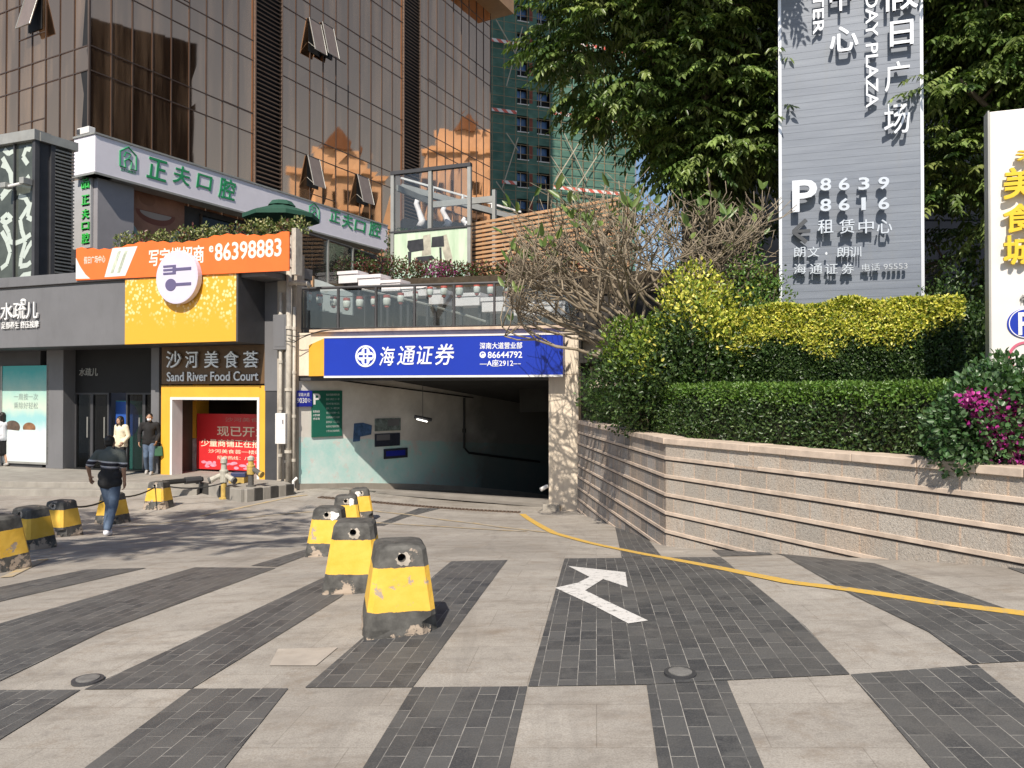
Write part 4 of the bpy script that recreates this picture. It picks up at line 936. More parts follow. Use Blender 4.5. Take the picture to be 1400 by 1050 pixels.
# food court sign
s0, s1, z0, z1 = fr.rect(221, 474, 372, 526, .3)
t = thing('food_court_sign', 'brown sign board with silver food court lettering above the yellow portal', 'sign', fr.P((s0 + s1) / 2, z0, .3))
MB().bf(fr, s0, s1, z0 + .02, zf0 - .02, 0.0, .30).build('panel', m_brown, t, .004)
for ch, x0, x1 in (('沙', 229, 249), ('河', 255, 272), ('美', 281, 300), ('食', 308, 327), ('荟', 334, 354)):
    text('character', ch, fr, fr.rect(x0, 480, x1, 503, .34), .34, m_metaltxt, t, .05, 0.012)
text('english_lettering', 'Sand River Food Court', fr, fr.rect(229, 508, 354, 521, .32), .32, m_metaltxt, t, .03, 0.012)
# round plate with fork and spoon
c = fr.hit(241.5, 379, FO + .25); rr = 0.66
t = thing('round_cutlery_sign', 'round white plate sign with a grey fork and spoon on the yellow fascia', 'sign', fr.P(c[0], c[1] - rr, FO + .2))
m_lil = M('lilac_plate', (0.64, 0.60, 0.74), 0.35, 0.03)
b = MB(); ell(b, fr, c[0], c[1], rr, rr, FO + .10, FO + .25, 48); b.build('disc', m_lil, t, .01)
b = MB(); ell(b, fr, c[0], c[1], rr * .96, rr * .96, FO + .251, FO + .252, 48); b.build('face', m_lil, t)
m_cut = M('cutlery_grey', (0.13, 0.11, 0.22), 0.4, 0.05); oo = FO + .252
b = MB(); ell(b, fr, c[0] - .18, c[1] - .18, .17, .15, oo, oo + .012, 24); b.bf(fr, c[0] - .02, c[0] + .46, c[1] - .215, c[1] - .145, oo, oo + .011); b.build('spoon', m_cut, t)
b = MB(); b.bf(fr, c[0] - .02, c[0] + .46, c[1] + .16, c[1] + .23, oo, oo + .011); b.bf(fr, c[0] - .12, c[0] - .02, c[1] + .08, c[1] + .31, oo, oo + .012)
for k in range(3): b.bf(fr, c[0] - .42, c[0] - .12, c[1] + .08 + .09 * k, c[1] + .13 + .09 * k, oo, oo + .011)
b.build('fork', m_cut, t)
b = MB(); b.tube([fr.P(c[0], c[1] + .2, FO), fr.P(c[0], c[1] + .2, FO + .12)], .05, 8); b.build('bracket', m_dgrey, t)
# orange letting banner on the parapet
BO = FO + .10
s0, s1 = fr.hit(104, 362, BO)[0], fr.hit(395, 345, BO)[0]; z0, z1 = zf1 + .10, fr.hit(300, 325, BO)[1]
t = thing('orange_letting_banner', 'orange letting banner with white characters and phone number along the roof edge', 'banner', fr.P((s0 + s1) / 2, z0, BO))
b = MB(); nb = 34
pts = [(s0, z0), (s1, z0 - .12)] + [(s1 - (s1 - s0) * i / nb, z1 + .04 * (i % 2) - .05 * math.sin(i * .5)) for i in range(nb + 1)]
b.prism(fr, pts, BO - .04, BO); b.build('sheet', m_orange, t)
xr = lambda f: s0 + (s1 - s0) * f
b = MB()
b.prism(fr, [(xr(0.0), z0 + .04), (xr(.0), z0 + .6), (xr(.02), z0 + .38), (xr(.05), z0 + .14), (xr(.075), z0 + .02)], BO, BO + .006)
b.prism(fr, [(xr(.15), z0 + .03), (xr(.255), z0 + .03), (xr(.315), z1 - .03), (xr(.19), z1 - .03)], BO, BO + .005)
b.build('white_stripe', m_white, t)
b = MB()
for k, f in enumerate((.188, .222)): b.prism(fr, [(xr(f - .008), z0 + .12), (xr(f + .006), z0 + .12), (xr(f + .045), z1 - .12), (xr(f + .031), z1 - .12)], BO + .006, BO + .009)
b.build('tower_print', M('pale_green_print', (0.45, 0.50, 0.40), 0.5, 0.4, 6), t)
m_cw = M('cream_letter', (0.85, 0.78, 0.70), 0.5, 0.03)
text('lettering', '写字楼招商', fr, fr.rect(204, 338, 279, 362, BO), BO, m_cw, t, .008, 0.03)
text('phone_number', '86398883', fr, fr.rect(294, 329, 385, 354, BO), BO, m_cw, t, .008, 0.03)
text('phone_mark', 'e', fr, fr.rect(286, 336, 292, 345, BO), BO, m_cw, t, .008, 0.02)
text('small_lettering', '假日广场中心', fr, fr.rect(115, 350, 144, 360, BO), BO, m_cw, t, .006)
MB().bf(fr, s1 + .002, s1 + .12, z0 - .2, z1 + .1, BO - .35, BO - .1).build('edge_post', m_pipe, t)

# massage shop, at the far end
text_t = thing('massage_shop_sign', 'white raised shop lettering on the grey fascia', 'sign', fr.P(-9, 2.2, FO))
text('lettering', '大水疏儿', fr, fr.rect(-12, 413.5, 55, 437, FO), FO + .03, m_txt, text_t, .05, 0.01)
text('small_lettering', '足部养生 舒压按摩', fr, fr.rect(4, 439.5, 55, 449, FO), FO + .02, m_txt, text_t, .03, 0.02)
b = MB(); c = fr.hit(34, 412, FO); ell(b, fr, c[0], c[1], .10, .07, FO + .03, FO + .06, 14, 0, 180); b.bf(fr, c[0] + .07, c[0] + .10, c[1] - .12, c[1], FO + .03, FO + .06); b.build('bell_emblem', m_txt, text_t)
# shop front: column, glazing, doors
s0, s1, z0, z1 = fr.rect(66, 500, 89, 645, .05)
b = MB(); b.bf(fr, s0, s1, zpl, zf0, -.4, .12); b.build('front_column', m_grey, sh, .008)
s2, s3 = fr.hit(209, 560, .05)[0], fr.hit(220, 560, .05)[0]
b = MB(); b.bf(fr, s2, s3 - .005, zpl, zf0, -.4, .12); b.build('front_column', m_grey, sh, .008)
xd0, xd1 = s1, s2
b = MB(); b.bf(fr, xd0, xd1, zpl, zf0, -2.6, -2.5); b.bf(fr, xd0, xd1, zpl - .02, zpl + .01, -2.5, 0); b.build('entrance_back', m_black, sh)
for k in range(5):
    a0 = xd0 + (xd1 - xd0) * k / 5; a1 = xd0 + (xd1 - xd0) * (k + 1) / 5
    if k == 2: continue
    b = MB(); b.bf(fr, a0 + .03, a1 - .03, zpl + .03, 1.55, -.32, -.31); o = b.build('glass_door', m_doorglass, sh)
    f = MB(); f.bf(fr, a0, a0 + .05, zpl, 1.6, -.36, -.27); f.bf(fr, a1 - .05, a1, zpl, 1.6, -.36, -.27); f.bf(fr, a0 + .05, a1 - .05, 1.55, 1.6, -.36, -.27); f.build('door_frame', m_dgrey, o)
    h = MB(); h.tube([fr.P(a1 - .14, .3, -.25), fr.P(a1 - .14, .9, -.25)], .018, 6); h.build('handle', m_steel, o)
b = MB(); b.bf(fr, xd0, xd1, 1.6, zf0, -.4, -.28); b.build('transom', m_black, sh)
text('door_lettering', '水疏儿', fr, fr.rect(109, 503, 134, 514, -.28), -.28, m_steel, sh, .02, 0.01)
# blue and green boards inside the entrance
t = thing('entrance_board', 'green standing board with a big blue disc in the dark shop entrance', 'board', fr.P(-4.3, zpl, -.6))
s0, s1, z0, z1 = fr.rect(158, 548, 196, 640, -.55)
MB().bf(fr, s0, s1, zpl, z1, -.62, -.55).build('panel', m_teal, t)
b = MB(); ell(b, fr, s0 + .46, z1 - .55, .44, .50, -.55, -.545, 28); b.bf(fr, s0, s0 + .46, z1 - 1.0, z1 - .02, -.55, -.546); b.build('disc', m_dteal, t)
t = thing('spa_poster', 'tall back-lit looking poster of rocks in pale mist beside the grey column', 'poster', fr.P(-9, zpl, .1))
s0, s1, z0, z1 = fr.rect(3, 500, 65, 632, .1); z0 = fr.hit(30, 631, .1)[1]
o = MB().bf(fr, s0, s1, z0, z1, 0, .10).build('print', m_sea, t); uv_plane(o, fr, s0, s1, z0, z1)
b = MB(); b.bf(fr, s0 - .06, s0 - .002, z0 - .06, z1, 0, .12); b.bf(fr, s1 + .002, s1 + .06, z0 - .06, z1, 0, .12); b.bf(fr, s0, s1, z0 - .06, z0 - .002, 0, .12); b.build('frame', m_steel, t)
m_rock = M('printed_rock', (0.11, 0.075, 0.055), 0.4, 0.5, 6)
b = MB(); ell(b, fr, fr.hit(17, 584, .1)[0], fr.hit(17, 584, .1)[1], .32, .20, .10, .103, 18, -30, 200); b.build('rock_print', m_rock, t)
b = MB(); ell(b, fr, fr.hit(40, 585, .1)[0], fr.hit(40, 585, .1)[1], .26, .16, .1031, .105, 18, -20, 200); b.build('rock_print', M('printed_brown_rock', (0.24, 0.12, 0.06), 0.4, 0.4, 6), t)
m_pt = M('poster_grey_letter', (0.22, 0.27, 0.26), 0.4, 0.02)
text('first_line', '一周按一次', fr, fr.rect(19, 538, 52, 547, .1), .1, m_pt, t, .004)
text('second_line', '乘除好轻松', fr, fr.rect(19, 550, 52, 559, .1), .1, m_pt, t, .004)
b = MB(); b.bf(fr, -16, s0 - .06, zpl, zf0, -.4, .05); b.bf(fr, s0 - .06, xd0 - 1.0, z1, zf0, -.4, .06); b.bf(fr, s0 - .06, xd0 - .9, zpl, z0 - .06, -.4, .06); b.build('front_wall', m_dgrey, sh)
# plinth and steps
def atz(px, py, z):
    r = ray(px, py); tt = (z - CAM.z) / r.z; return CAM + r * tt
pl = [atz(x, y, zpl).xy for x, y in ((-120, 656), (60, 659), (190, 660), (276, 659), (334, 669), (399, 661.5))]
poly = pl + [fr.P(0.2, 0, .3).xy, fr.P(0.2, 0, -2.6).xy, fr.P(-16, 0, -2.6).xy]
b = MB(); b.hprism(poly, -1.6, zpl); struct(b.build('shop_plinth', m_step, bevel=.012))
pl2 = [p + Vector((0.05, -0.42)) for p in pl[:4]]
b = MB(); b.hprism(pl2 + pl[:4][::-1], -1.6, zpl - .13); struct(b.build('plinth_step', m_step, bevel=.012))
# black and grey painted kerb on the corner
kc = [atz(276, 659, zpl), atz(334, 669, zpl), atz(399, 661.5, zpl)]
t = thing('painted_kerb', 'black and grey painted kerb round the corner of the shop plinth', 'kerb', (kc[1].x, kc[1].y, -1))
for (A, B), ks in (((kc[0], kc[1]), 4), ((kc[1], kc[2]), 6)):
    dvv = (B - A); nn = Vector((dvv.y, -dvv.x, 0)).normalized() * .09
    for i in range(ks):
        u, v = A.lerp(B, i / ks + .003), A.lerp(B, (i + 1) / ks - .003)
        q = [u, v, v + nn, u + nn]
        b = MB(); b.hexa([Vector((p.x, p.y, -1.4)) for p in (q[3], q[2], q[1], q[0])] + [Vector((p.x, p.y, zpl + .006)) for p in (q[3], q[2], q[1], q[0])])
        b.build('kerb_stone', m_kerb_b if i % 2 == (0 if ks == 4 else 1) else m_step, t, .012)

# ------------------------------------------------------------------ terrace over the entrance
zd = zt + 0.0
tr_ = thing('terrace_building', 'stepped podium terrace behind the glass railing over the car park', 'building', PF.P(3, zd, -3))
b = MB(); b.bf(PF, 0.05, pb + 5, zd - .25, zd, -5.0, -.56); b.build('lower_deck', m_concrete, tr_)
ZU = 5.0
b = MB(); b.hprism([PF.P(-1.5, 0, -4.2).xy, PF.P(pb + 9, 0, -4.2).xy, (14, 44), (-6, 44), (-9.5, 25)], zd - .3, ZU); b.build('upper_block', M('terrace_wall', (0.035, 0.032, 0.03), 0.8, 0.2, 1.5, dirt=.3), tr_)
# railing of the lower terrace
rl = thing('glass_railing', 'dusty glass railing with a dark top rail along the terrace edge', 'railing', PF.P(3, zd, -.2))
ra, rb = PF.hit(412, 410, -.2)[0], PF.hit(790, 410, -.2)[0]
for k in range(7):
    u, v = ra + (rb - ra) * k / 7, ra + (rb - ra) * (k + 1) / 7
    MB().bf(PF, u + .04, v - .04, zd + .10, zd + 1.06, -.21, -.195).build('glass_panel', m_dirtyglass, rl)
for k in range(8):
    u = ra + (rb - ra) * k / 7; MB().bf(PF, u - .025, u + .025, zd, zd + 1.12, -.24, -.17).build('post', m_dgrey, rl)
MB().tube([PF.P(ra - .1, zd + 1.14, -.2), PF.P(rb + .1, zd + 1.14, -.2)], .035, 8).build('top_rail', m_dgrey, rl)
MB().tube([PF.P(ra, zd + .12, -.17), PF.P(rb, zd + .12, -.17)], .015, 6).build('bottom_rail', m_dgrey, rl)
# upper railing on the shop roof edge
UF = Fr(at(410, 350, 21.0).xy, at(482, 360, 23.5).xy - at(410, 350, 21.0).xy)
L_ = (at(482, 360, 23.5).xy - at(410, 350, 21.0).xy).length
rl = thing('glass_railing', 'darker upper glass railing with pale posts beside the flower beds', 'railing', UF.P(1, ZU - .5))
zr0 = UF.hit(445, 385)[1]; zr1 = UF.hit(445, 327)[1]
for k in range(2): MB().bf(UF, L_ * k / 2 + .03, L_ * (k + 1) / 2 - .03, zr0, zr1 - .05, -.01, .01).build('glass_panel', m_dirtyglass, rl)
for k in range(3): MB().bf(UF, L_ * k / 2 - .03, L_ * k / 2 + .03, zr0 - .8, zr1, -.03, .03).build('post', m_steel, rl)
MB().tube([UF.P(0, zr1, 0), UF.P(L_ + 1.2, zr1, 0)], .03, 8).build('top_rail', m_dgrey, rl)
b = MB(); b.bf(UF, -.6, L_ + 2, zr0 - 3, zr0 - .02, -1.2, -.1); tag(b.build('roof_step_wall', m_dgrey), 'dark step wall under the upper glass railing', 'wall')
# stair flank
fr = Fr(at(420, 400, 20.6).xy, PF.d)
t = thing('stair', 'pale grey stair flank on the terrace behind the glass railing', 'stair', fr.P(0, zd))
MB().prism(fr, [fr.hit(*p) for p in ((421, 424), (428, 381), (440, 384), (482, 401), (482, 431), (450, 427))], -.1, 0).build('flank', M('stair_grey', (0.34, 0.38, 0.39), 0.6, 0.08), t)
MB().tube([fr.P(*fr.hit(*p), .05) for p in ((496, 396), (575, 414), (640, 432), (665, 440))], .03, 6).build('handrail', m_steel, t)
MB().bf(fr, fr.hit(424, 400)[0], fr.hit(430, 400)[0], zd, fr.hit(427, 378)[1], 0, .1).build('newel_post', m_wood, t)
# white boxes stepping along the terrace
m_wbox = M('white_box', (0.78, 0.74, 0.75), 0.5, 0.05, dirt=.1)
m_boxside = M('white_box_rim', (0.60, 0.57, 0.58), 0.5, 0.05)
for i, (x0, y0, x1, y1, Yd) in enumerate(((462, 372, 489, 387, 22.6), (489, 377, 520, 393, 22.3), (521, 384, 547, 398, 22.0), (549, 392, 583, 405, 21.6), (586, 398, 606, 416, 21.2), (622, 402, 655, 418, 20.9), (659, 408, 690, 426, 20.6), (703, 415, 736, 431, 20.2), (738, 414, 771, 430, 20.0))):
    c = at((x0 + x1) / 2, y1, Yd); fr = Fr(c.xy, SF.d); wd = (x1 - x0) / F * Yd * 1.12; hh = (y1 - y0) / F * Yd * 1.1
    t = thing('white_planter_box', 'white rimmed box in the row stepping down across the terrace', 'planter', c, 'white boxes along the terrace')
    MB().bf(fr, -wd / 2, wd / 2, c.z, c.z + hh * .72, -.55, 0).build('box', m_wbox, t, .01)
    MB().bf(fr, -wd / 2 - .03, wd / 2 + .03, c.z + hh * .722, c.z + hh, -.58, .03).build('rim', m_wbox, t, .01)
    b = MB(); b.bf(fr, -wd / 2 + .05, -wd / 2 + .12, zd - .2, c.z - .002, -.3, -.2); b.bf(fr, wd / 2 - .12, wd / 2 - .05, zd - .2, c.z - .002, -.3, -.2); b.build('stand', m_dgrey, t)
# lantern string
pos = [(422, 405), (437, 408), (456, 411), (474, 413), (492, 411), (511, 411), (529, 409), (548, 406), (568, 404), (588, 398), (607, 396), (628, 395), (652, 394), (671, 394), (693, 390), (715, 388)]
LF = Fr(PF.P(0, 0, -.9).xy, PF.d)
hp = [LF.hit(x, y - 7) for x, y in pos]
b = MB(); b.tube([LF.P(a, z) for a, z in [LF.hit(412, 396)] + hp + [LF.hit(760, 378)]], .010, 5)
tag(b.build('lantern_string', m_rubber), 'thin dark string carrying the row of small lanterns over the terrace', 'cable')
m_lw = M('lantern_paper', (0.66, 0.70, 0.66), 0.6, 0.1); m_lr = M('lantern_red', (0.42, 0.10, 0.08), 0.6, 0.2)
pr = None
for i, (a, z) in enumerate(hp):
    p = LF.P(a, z - .02)
    if pr is None:
        pr = thing('paper_lantern', 'small white lantern with a red cap and foot hanging from the terrace string', 'lantern', (0, 0, 0), 'lanterns on the terrace string')
        MB().lathe([(.02, 0), (.085, -.01), (.09, -.075)], n=12).build('cap', m_lr, pr)
        MB().lathe([(.085, -.08), (.10, -.13), (.09, -.24), (.075, -.26)], n=12).build('shade', m_lw, pr, smooth=True)
        MB().lathe([(.055, -.262), (.06, -.30), (.02, -.33)], n=12).build('foot', m_lr, pr)
        o = pr
    else: o = copy_tree(pr)
    o.location = p; o.rotation_euler = (0, 0, random.random()); s_ = random.uniform(.8, 1.05); o.scale = (s_, s_, s_)

# glazed frame with the piano poster
FA = at(536, 300, 26.0); FR_ = Fr(FA.xy, SF.d)
t = thing('steel_frame_pavilion', 'open grey steel frame with glass above a printed lower wall on the upper terrace', 'pavilion', FR_.P(1.3, ZU))
wE = FR_.hit(641, 300)[0]; fz0, fz1 = FR_.hit(590, 398)[1], FR_.hit(590, 233)[1]; fm = FR_.hit(590, 312)[1]
def bar(b, p, q, r=.05): 
    b.tube([p, q], r, 4)
b = MB()
for a, za in ((0, fz0), (wE * .50, fm + .01), (wE, fz0)):
    MB().bf(FR_, a - .06, a + .06, za, fz1, -.12, 0).build('front_post', m_steel, t)
MB().bf(FR_, -.06, wE + .06, fz1, fz1 + .12, -.14, .02).build('front_beam', m_dgrey, t); MB().bf(FR_, -.06, wE + .06, fm - .06, fm, -.10, .01).build('front_beam', m_dgrey, t)
b = MB()
b.bf(FR_, .25, wE, fz1 - .62, fz1 - .40, -2.4, -2.3); b.bf(FR_, .2, .36, fz0, fz1 - .3, -2.4, -2.25); b.bf(FR_, wE - .1, wE + .02, fz0, fz1 - .2, -2.4, -2.25); b.build('rear_frame', m_steel, t)
b = MB()
b.hexa([FR_.P(0.05, fz1 - .5, -.2), FR_.P(.2, fz1 - .5, -2.3), FR_.P(.3, fz1 - .5, -2.3), FR_.P(.12, fz1 - .5, -.2), FR_.P(0.05, fz1 - .3, -.2), FR_.P(.2, fz1 - .3, -2.3), FR_.P(.3, fz1 - .3, -2.3), FR_.P(.12, fz1 - .3, -.2)])
b.build('side_beam', m_steel, t)
o = MB().bf(FR_, .07, wE - .07, fz0, fm - .07, -.08, -.03).build('printed_panel', m_stage, t); uv_plane(o, FR_, 0, wE, fz0, fm)
m_pd = M('piano_print', (0.04, 0.04, 0.045), 0.4, 0.3, 6); m_pp = M('pillar_print', (0.45, 0.42, 0.34), 0.4, 0.3, 4); oo = -.03
def pr_(b, pts, o1, fr=FR_): b.prism(fr, [fr.hit(*p) for p in pts], oo, oo + o1)
b = MB(); pr_(b, [(556, 338), (557, 329), (578, 326), (579, 342), (560, 345)], .004); pr_(b, [(557, 344), (562, 344), (561, 364), (558, 364)], .0045); pr_(b, [(589, 338), (590, 324), (606, 322), (607, 337)], .004); pr_(b, [(600, 338), (603, 338), (604, 366), (601, 366)], .0045)
pr_(b, [(566, 360), (570, 351), (590, 349), (594, 353), (586, 357), (584, 362), (572, 363)], .005); b.build('piano_print', m_pd, t)
b = MB(); pr_(b, [(576, 350), (578, 322), (588, 320), (589, 348)], .003); pr_(b, [(604, 322), (610, 320), (618, 352), (617, 372), (612, 370), (604, 340)], .0035); b.build('statue_print', m_pp, t)
MB().bf(FR_, .07, wE - .07, fm + .02, fz1 - .02, -.07, -.06).build('glass_sheet', m_clear, t)
# canopy beam and grey railing behind the frame
B0, B1 = at(548, 256, 29.0), at(712, 300, 31.0)
t = thing('canopy_beam', 'long pale sloping steel beam passing behind the glass pavilion', 'beam', B1)
b = MB(); b.tube([B0, B1], .16, 4); b.build('beam', m_steel, t)
b = MB(); b.tube([B0 + Vector((0, 0, .35)), B1 + Vector((0, 0, .30))], .05, 4); b.build('upper_rail', m_white, t)
for k in (.25, .5, .75):
    p = B0.lerp(B1, k); MB().tube([p + Vector((0, 0, .1)), p + Vector((0, 0, .36))], .06, 6).build('stud', m_white, t)
DW = Fr(at(540, 330, 30.5).xy, (at(800, 330, 33).xy - at(540, 330, 30.5).xy))
MBd = MB(); MBd.bf(DW, .3, 9, ZU - .2, DW.hit(640, 305)[1], -.5, 0); tag(MBd.build('terrace_back_wall', m_black), 'dark wall of the terrace behind the steel pavilion', 'wall')
# draped white curtains beside the pavilion
for i, (x, y0, y1) in enumerate(((572, 268, 310), (608, 281, 310), (636, 298, 312))):
    p0, p1 = at(x, y0, 28.6), at(x + 3, y1, 28.6); b = MB()
    b.tube([p0, p0.lerp(p1, .25) + Vector((-.1, 0, 0)), p0.lerp(p1, .5) + Vector((-.02, 0, 0)), p0.lerp(p1, .8) + Vector((.08, 0, 0)), p1], [.08, .10, .10, .13, .17], 8)
    tag(b.build('tied_curtain', m_wbox, smooth=True), 'pale tied curtain hanging in the dark space of the pavilion', 'curtain', 'tied curtains in the pavilion')
# timber slat screen
A_, B_ = at(641, 345, 25.8), at(800, 335, 23.0)
WF = Fr(A_.xy, B_.xy - A_.xy); wl = (B_.xy - A_.xy).length
ws = thing('slatted_timber_screen', 'pale timber slat screen on the upper terrace behind the bare branches', 'screen', WF.P(2, ZU))
wz0, wz1 = WF.hit(645, 388)[1], WF.hit(645, 307)[1]
n_ = 15
b = MB()
for i in range(n_):
    z = wz0 + (wz1 - wz0) * i / (n_ - 1); b.bf(WF, 0, wl + 1.2, z - .042, z + .042, -.02, .05)
b.build('slats', m_wood, ws, .004)
for k in range(5):
    a = .6 + k * 1.35; MB().bf(WF, a - .05, a + .05, wz0 - .5, wz1 + .02, -.10, -.022).build('upright', m_wood, ws)
MB().bf(WF, -.07, -.004, wz0 - .4, wz1 + .05, -.1, .06).build('end_post', m_mull, ws)
MB().bf(WF, 0, wl + 1.2, wz0 - .6, wz0 - .05, -.3, -.12).build('base_board', m_wood, ws)
# green terrace parasol
c = at(385, 300, 23.0)
t = thing('green_parasol', 'dark green terrace parasol behind the orange banner', 'parasol', (c.x, c.y, 4.7))
m_gcan = M('green_canvas', (0.02, 0.075, 0.05), 0.8, 0.1)
rP = 1.12
b = MB(); zt2 = at(385, 283, 23).z; ze = at(385, 296, 23).z
vs = []; 
for k in range(8):
    a = R(22.5 + 45 * k); vs.append((c.x + rP * math.cos(a), c.y + rP * math.sin(a), ze))
vt = [(c.x + .35 * math.cos(R(22.5 + 45 * k)), c.y + .35 * math.sin(R(22.5 + 45 * k)), zt2) for k in range(8)]
vb = [(v[0], v[1], v[2] - .12) for v in vs]
b.add(vs + vt + vb, [(k, (k + 1) % 8, 8 + (k + 1) % 8, 8 + k) for k in range(8)] + [(16 + k, 16 + (k + 1) % 8, (k + 1) % 8, k) for k in range(8)]); b.build('canopy', m_gcan, t)
MB().lathe([(.42, zt2 + .02), (.30, zt2 + .16), (.05, zt2 + .22)], (c.x, c.y, 0), 8).build('vent_cap', m_gcan, t)
MB().tube([(c.x, c.y, 4.6), (c.x, c.y, zt2)], .03, 8).build('pole', m_dgrey, t)

# ------------------------------------------------------------------ scaffolded building
CFr = Fr((5.0, 95.0), (1, 0.37))
sb = thing('scaffolded_building', 'tall building under construction wrapped in green netting and scaffolding', 'building', CFr.P(0, -1))
s0, s1 = CFr.hit(655, 200)[0], CFr.hit(868, 200)[0]; Hs = 60
wins = []
b = MB(); xw = [(CFr.hit(707, 200)[0], CFr.hit(723, 200)[0]), (CFr.hit(734, 200)[0], CFr.hit(752, 200)[0])]
zlv = [1.6 + (537 - y) / F * 94 for y in range(282, -420, -38)]
# net panels between the window bays
edges = [s0, xw[0][0], xw[0][1], xw[1][0], xw[1][1], s1]
for i in (0, 2, 4): 
    MB().bf(CFr, edges[i], edges[i + 1], -1, Hs, -.15, 0.0).build('net_panel', m_net, sb)
for i in (1, 3):
    z = -1
    for zz in zlv + [Hs + 1.13]:
        if Hs - 2 < zz < Hs + 1: continue
        MB().bf(CFr, edges[i], edges[i + 1], z, zz - 1.13, -.15, -.004).build('net_band', m_net, sb); z = zz + .9
m_bwin = M('blue_window', (0.10, 0.20, 0.42), 0.2, 0.2); m_brickred = M('red_brick_panel', (0.20, 0.06, 0.04), 0.8, 0.2)
MB().bf(CFr, s0, s1, -1, Hs, -12, -1.0).build('core', m_black, sb)
for zz in zlv:
    if zz > 53: break
    for i in (1, 3):
        e0, e1 = edges[i], edges[i + 1]; mid = (e0 + e1) / 2
        b = MB(); b.bf(CFr, e0 + .1, mid - .08, zz - .1, zz + .75, -.9, -.85); b.bf(CFr, mid + .08, e1 - .1, zz - .1, zz + .75, -.9, -.85); o = b.build('window', m_bwin, sb)
        f = MB(); f.bf(CFr, e0, e1, zz - 1.2, zz - 1.1, -.8, .12); f.bf(CFr, mid - .04, mid + .04, zz - 1.1, zz + .85, -.86, -.82); f.build('frame', m_white, o)
    b = MB(); b.bf(CFr, edges[2] + .05, edges[2] + .5, zz - .9, zz + .7, -.1, .02); b.build('brick_panel', m_brickred, sb)
m_bamboo = M('scaffold_tube', (0.26, 0.20, 0.12), 0.6, 0.2)
k = 0; a = s0
while a < s1:
    MB().tube([CFr.P(a, -1, .5), CFr.P(a, Hs, .5)], .045, 5).build('upright_pole', m_bamboo, sb); a += 1.5; k += 1
z = 8.0
while z < Hs - 2:
    MB().tube([CFr.P(s0, z, .56), CFr.P(s1, z, .56)], .035, 5).build('ledger_pole', m_bamboo, sb); z += 1.13
m_brace = M('brace_tube', (0.42, 0.38, 0.30), 0.6, 0.2)
for x0, x1, y0, y1 in ((756, 800, 250, 180), (800, 766, 250, 180), (775, 830, 275, 190), (690, 706, 184, 208), (676, 706, 250, 292), (706, 684, 190, 260), (760, 800, 120, 60), (800, 760, 120, 60), (676, 710, 30, 90), (712, 690, 40, 120), (790, 750, 275, 215)):
    MB().tube([CFr.P(*CFr.hit(x0, y0), .62), CFr.P(*CFr.hit(x1, y1), .62)], .07, 5).build('brace_pole', m_brace, sb)
for x0, x1, y in ((754, 850, 257), (684, 704, 250), (670, 704, 58), (670, 704, 152), (754, 850, 158), (754, 850, 60)):
    (p0, z0), (p1, z1) = CFr.hit(x0, y), CFr.hit(x1, y + (x1 - x0) * .11); z = (z0 + z1) / 2
    MB().bf(CFr, p0, p1, z - .2, z + .2, .60, .64).build('warning_tape', m_tape, sb)

# ------------------------------------------------------------------ dark office block and flats across the plaza
db = thing('dark_glass_block', 'dark glass office block in shade behind the tall grey pylon', 'building', (20, 36, -1))
m_dglass = M('smoked_glass', (0.010, 0.012, 0.018), 0.55, 0.3, 0.5, spec=0.12)
MB().box(9.3, 34, 31, 42, .5, 29).build('body', m_dglass, db)
b = MB()
for k in range(13): b.box(9.3 + k * 2 - .04, 9.3 + k * 2 + .04, 30.93, 30.995, .9, 28.9)
for k in range(8): b.box(9.3, 34, 30.94, 30.99, 1.0 + k * 3.8, 1.1 + k * 3.8)
b.build('mullions', m_dglass, db)
m_beige = M('beige_tile', (0.66, 0.62, 0.55), 0.7, 0.12, 0.6, dirt=.2); m_peachw = M('peach_render', (0.62, 0.56, 0.50), 0.7, 0.12, 0.6)
for (cx, cy, wd, dp, h, az, lab, mm) in ((44, 68, 13, 16, 31, 70, 'beige block of flats with a stepped top beyond the dark office block', m_beige), (50, 92, 16, 14, 40, 60, 'tall peach block of flats with bay windows in the far distance', m_peachw)):
    fr = Fr((cx, cy), (math.sin(R(az - 90)), math.cos(R(az - 90))))
    if fr.n.dot(Vector((-1, -.3, 0))) < 0: fr.n = -fr.n
    bl = thing('block_of_flats', lab, 'building', (cx, cy, -1))
    MB().bf(fr, -wd / 2, wd / 2, -1, h, -dp, 0).build('wall', mm, bl)
    MB().bf(fr, -wd / 2 + 3, wd / 2 - 3, h, h + 4, -dp + 3, -2).build('roof_tower', mm, bl)
    for i in range(int(h / 3.1) - 1):
        for j in range(4):
            a = -wd / 2 + 1.6 + j * (wd - 2.2) / 4
            MB().bf(fr, a, a + 1.7, 1.9 + i * 3.1, 4.2 + i * 3.1, .01, .05).build('window', m_black, bl)
            if j % 2 == 0: MB().bf(fr, a - .4, a + 2.3, 1.2 + i * 3.1, 1.9 + i * 3.1, .0, 1.0).build('balcony', m_cream if i % 3 else m_grey, bl)
    b = MB(); b.prism(fr, [(-2.5, h + 4.01), (2.5, h + 4.01), (0, h + 7)], -dp + 3, -1.5); b.build('gable_roof', m_louvre, bl)
    MB().bf(fr, -wd / 2 - .4, wd / 2 + .4, h - .3, h + .4, -1, .5).build('cornice', m_cream, bl)
    for j in range(2):
        a = -wd / 2 + wd * (.30 + .4 * j); MB().bf(fr, a, a + 1.0, 2, h - 2, .0, .9).build('bay', mm, bl)

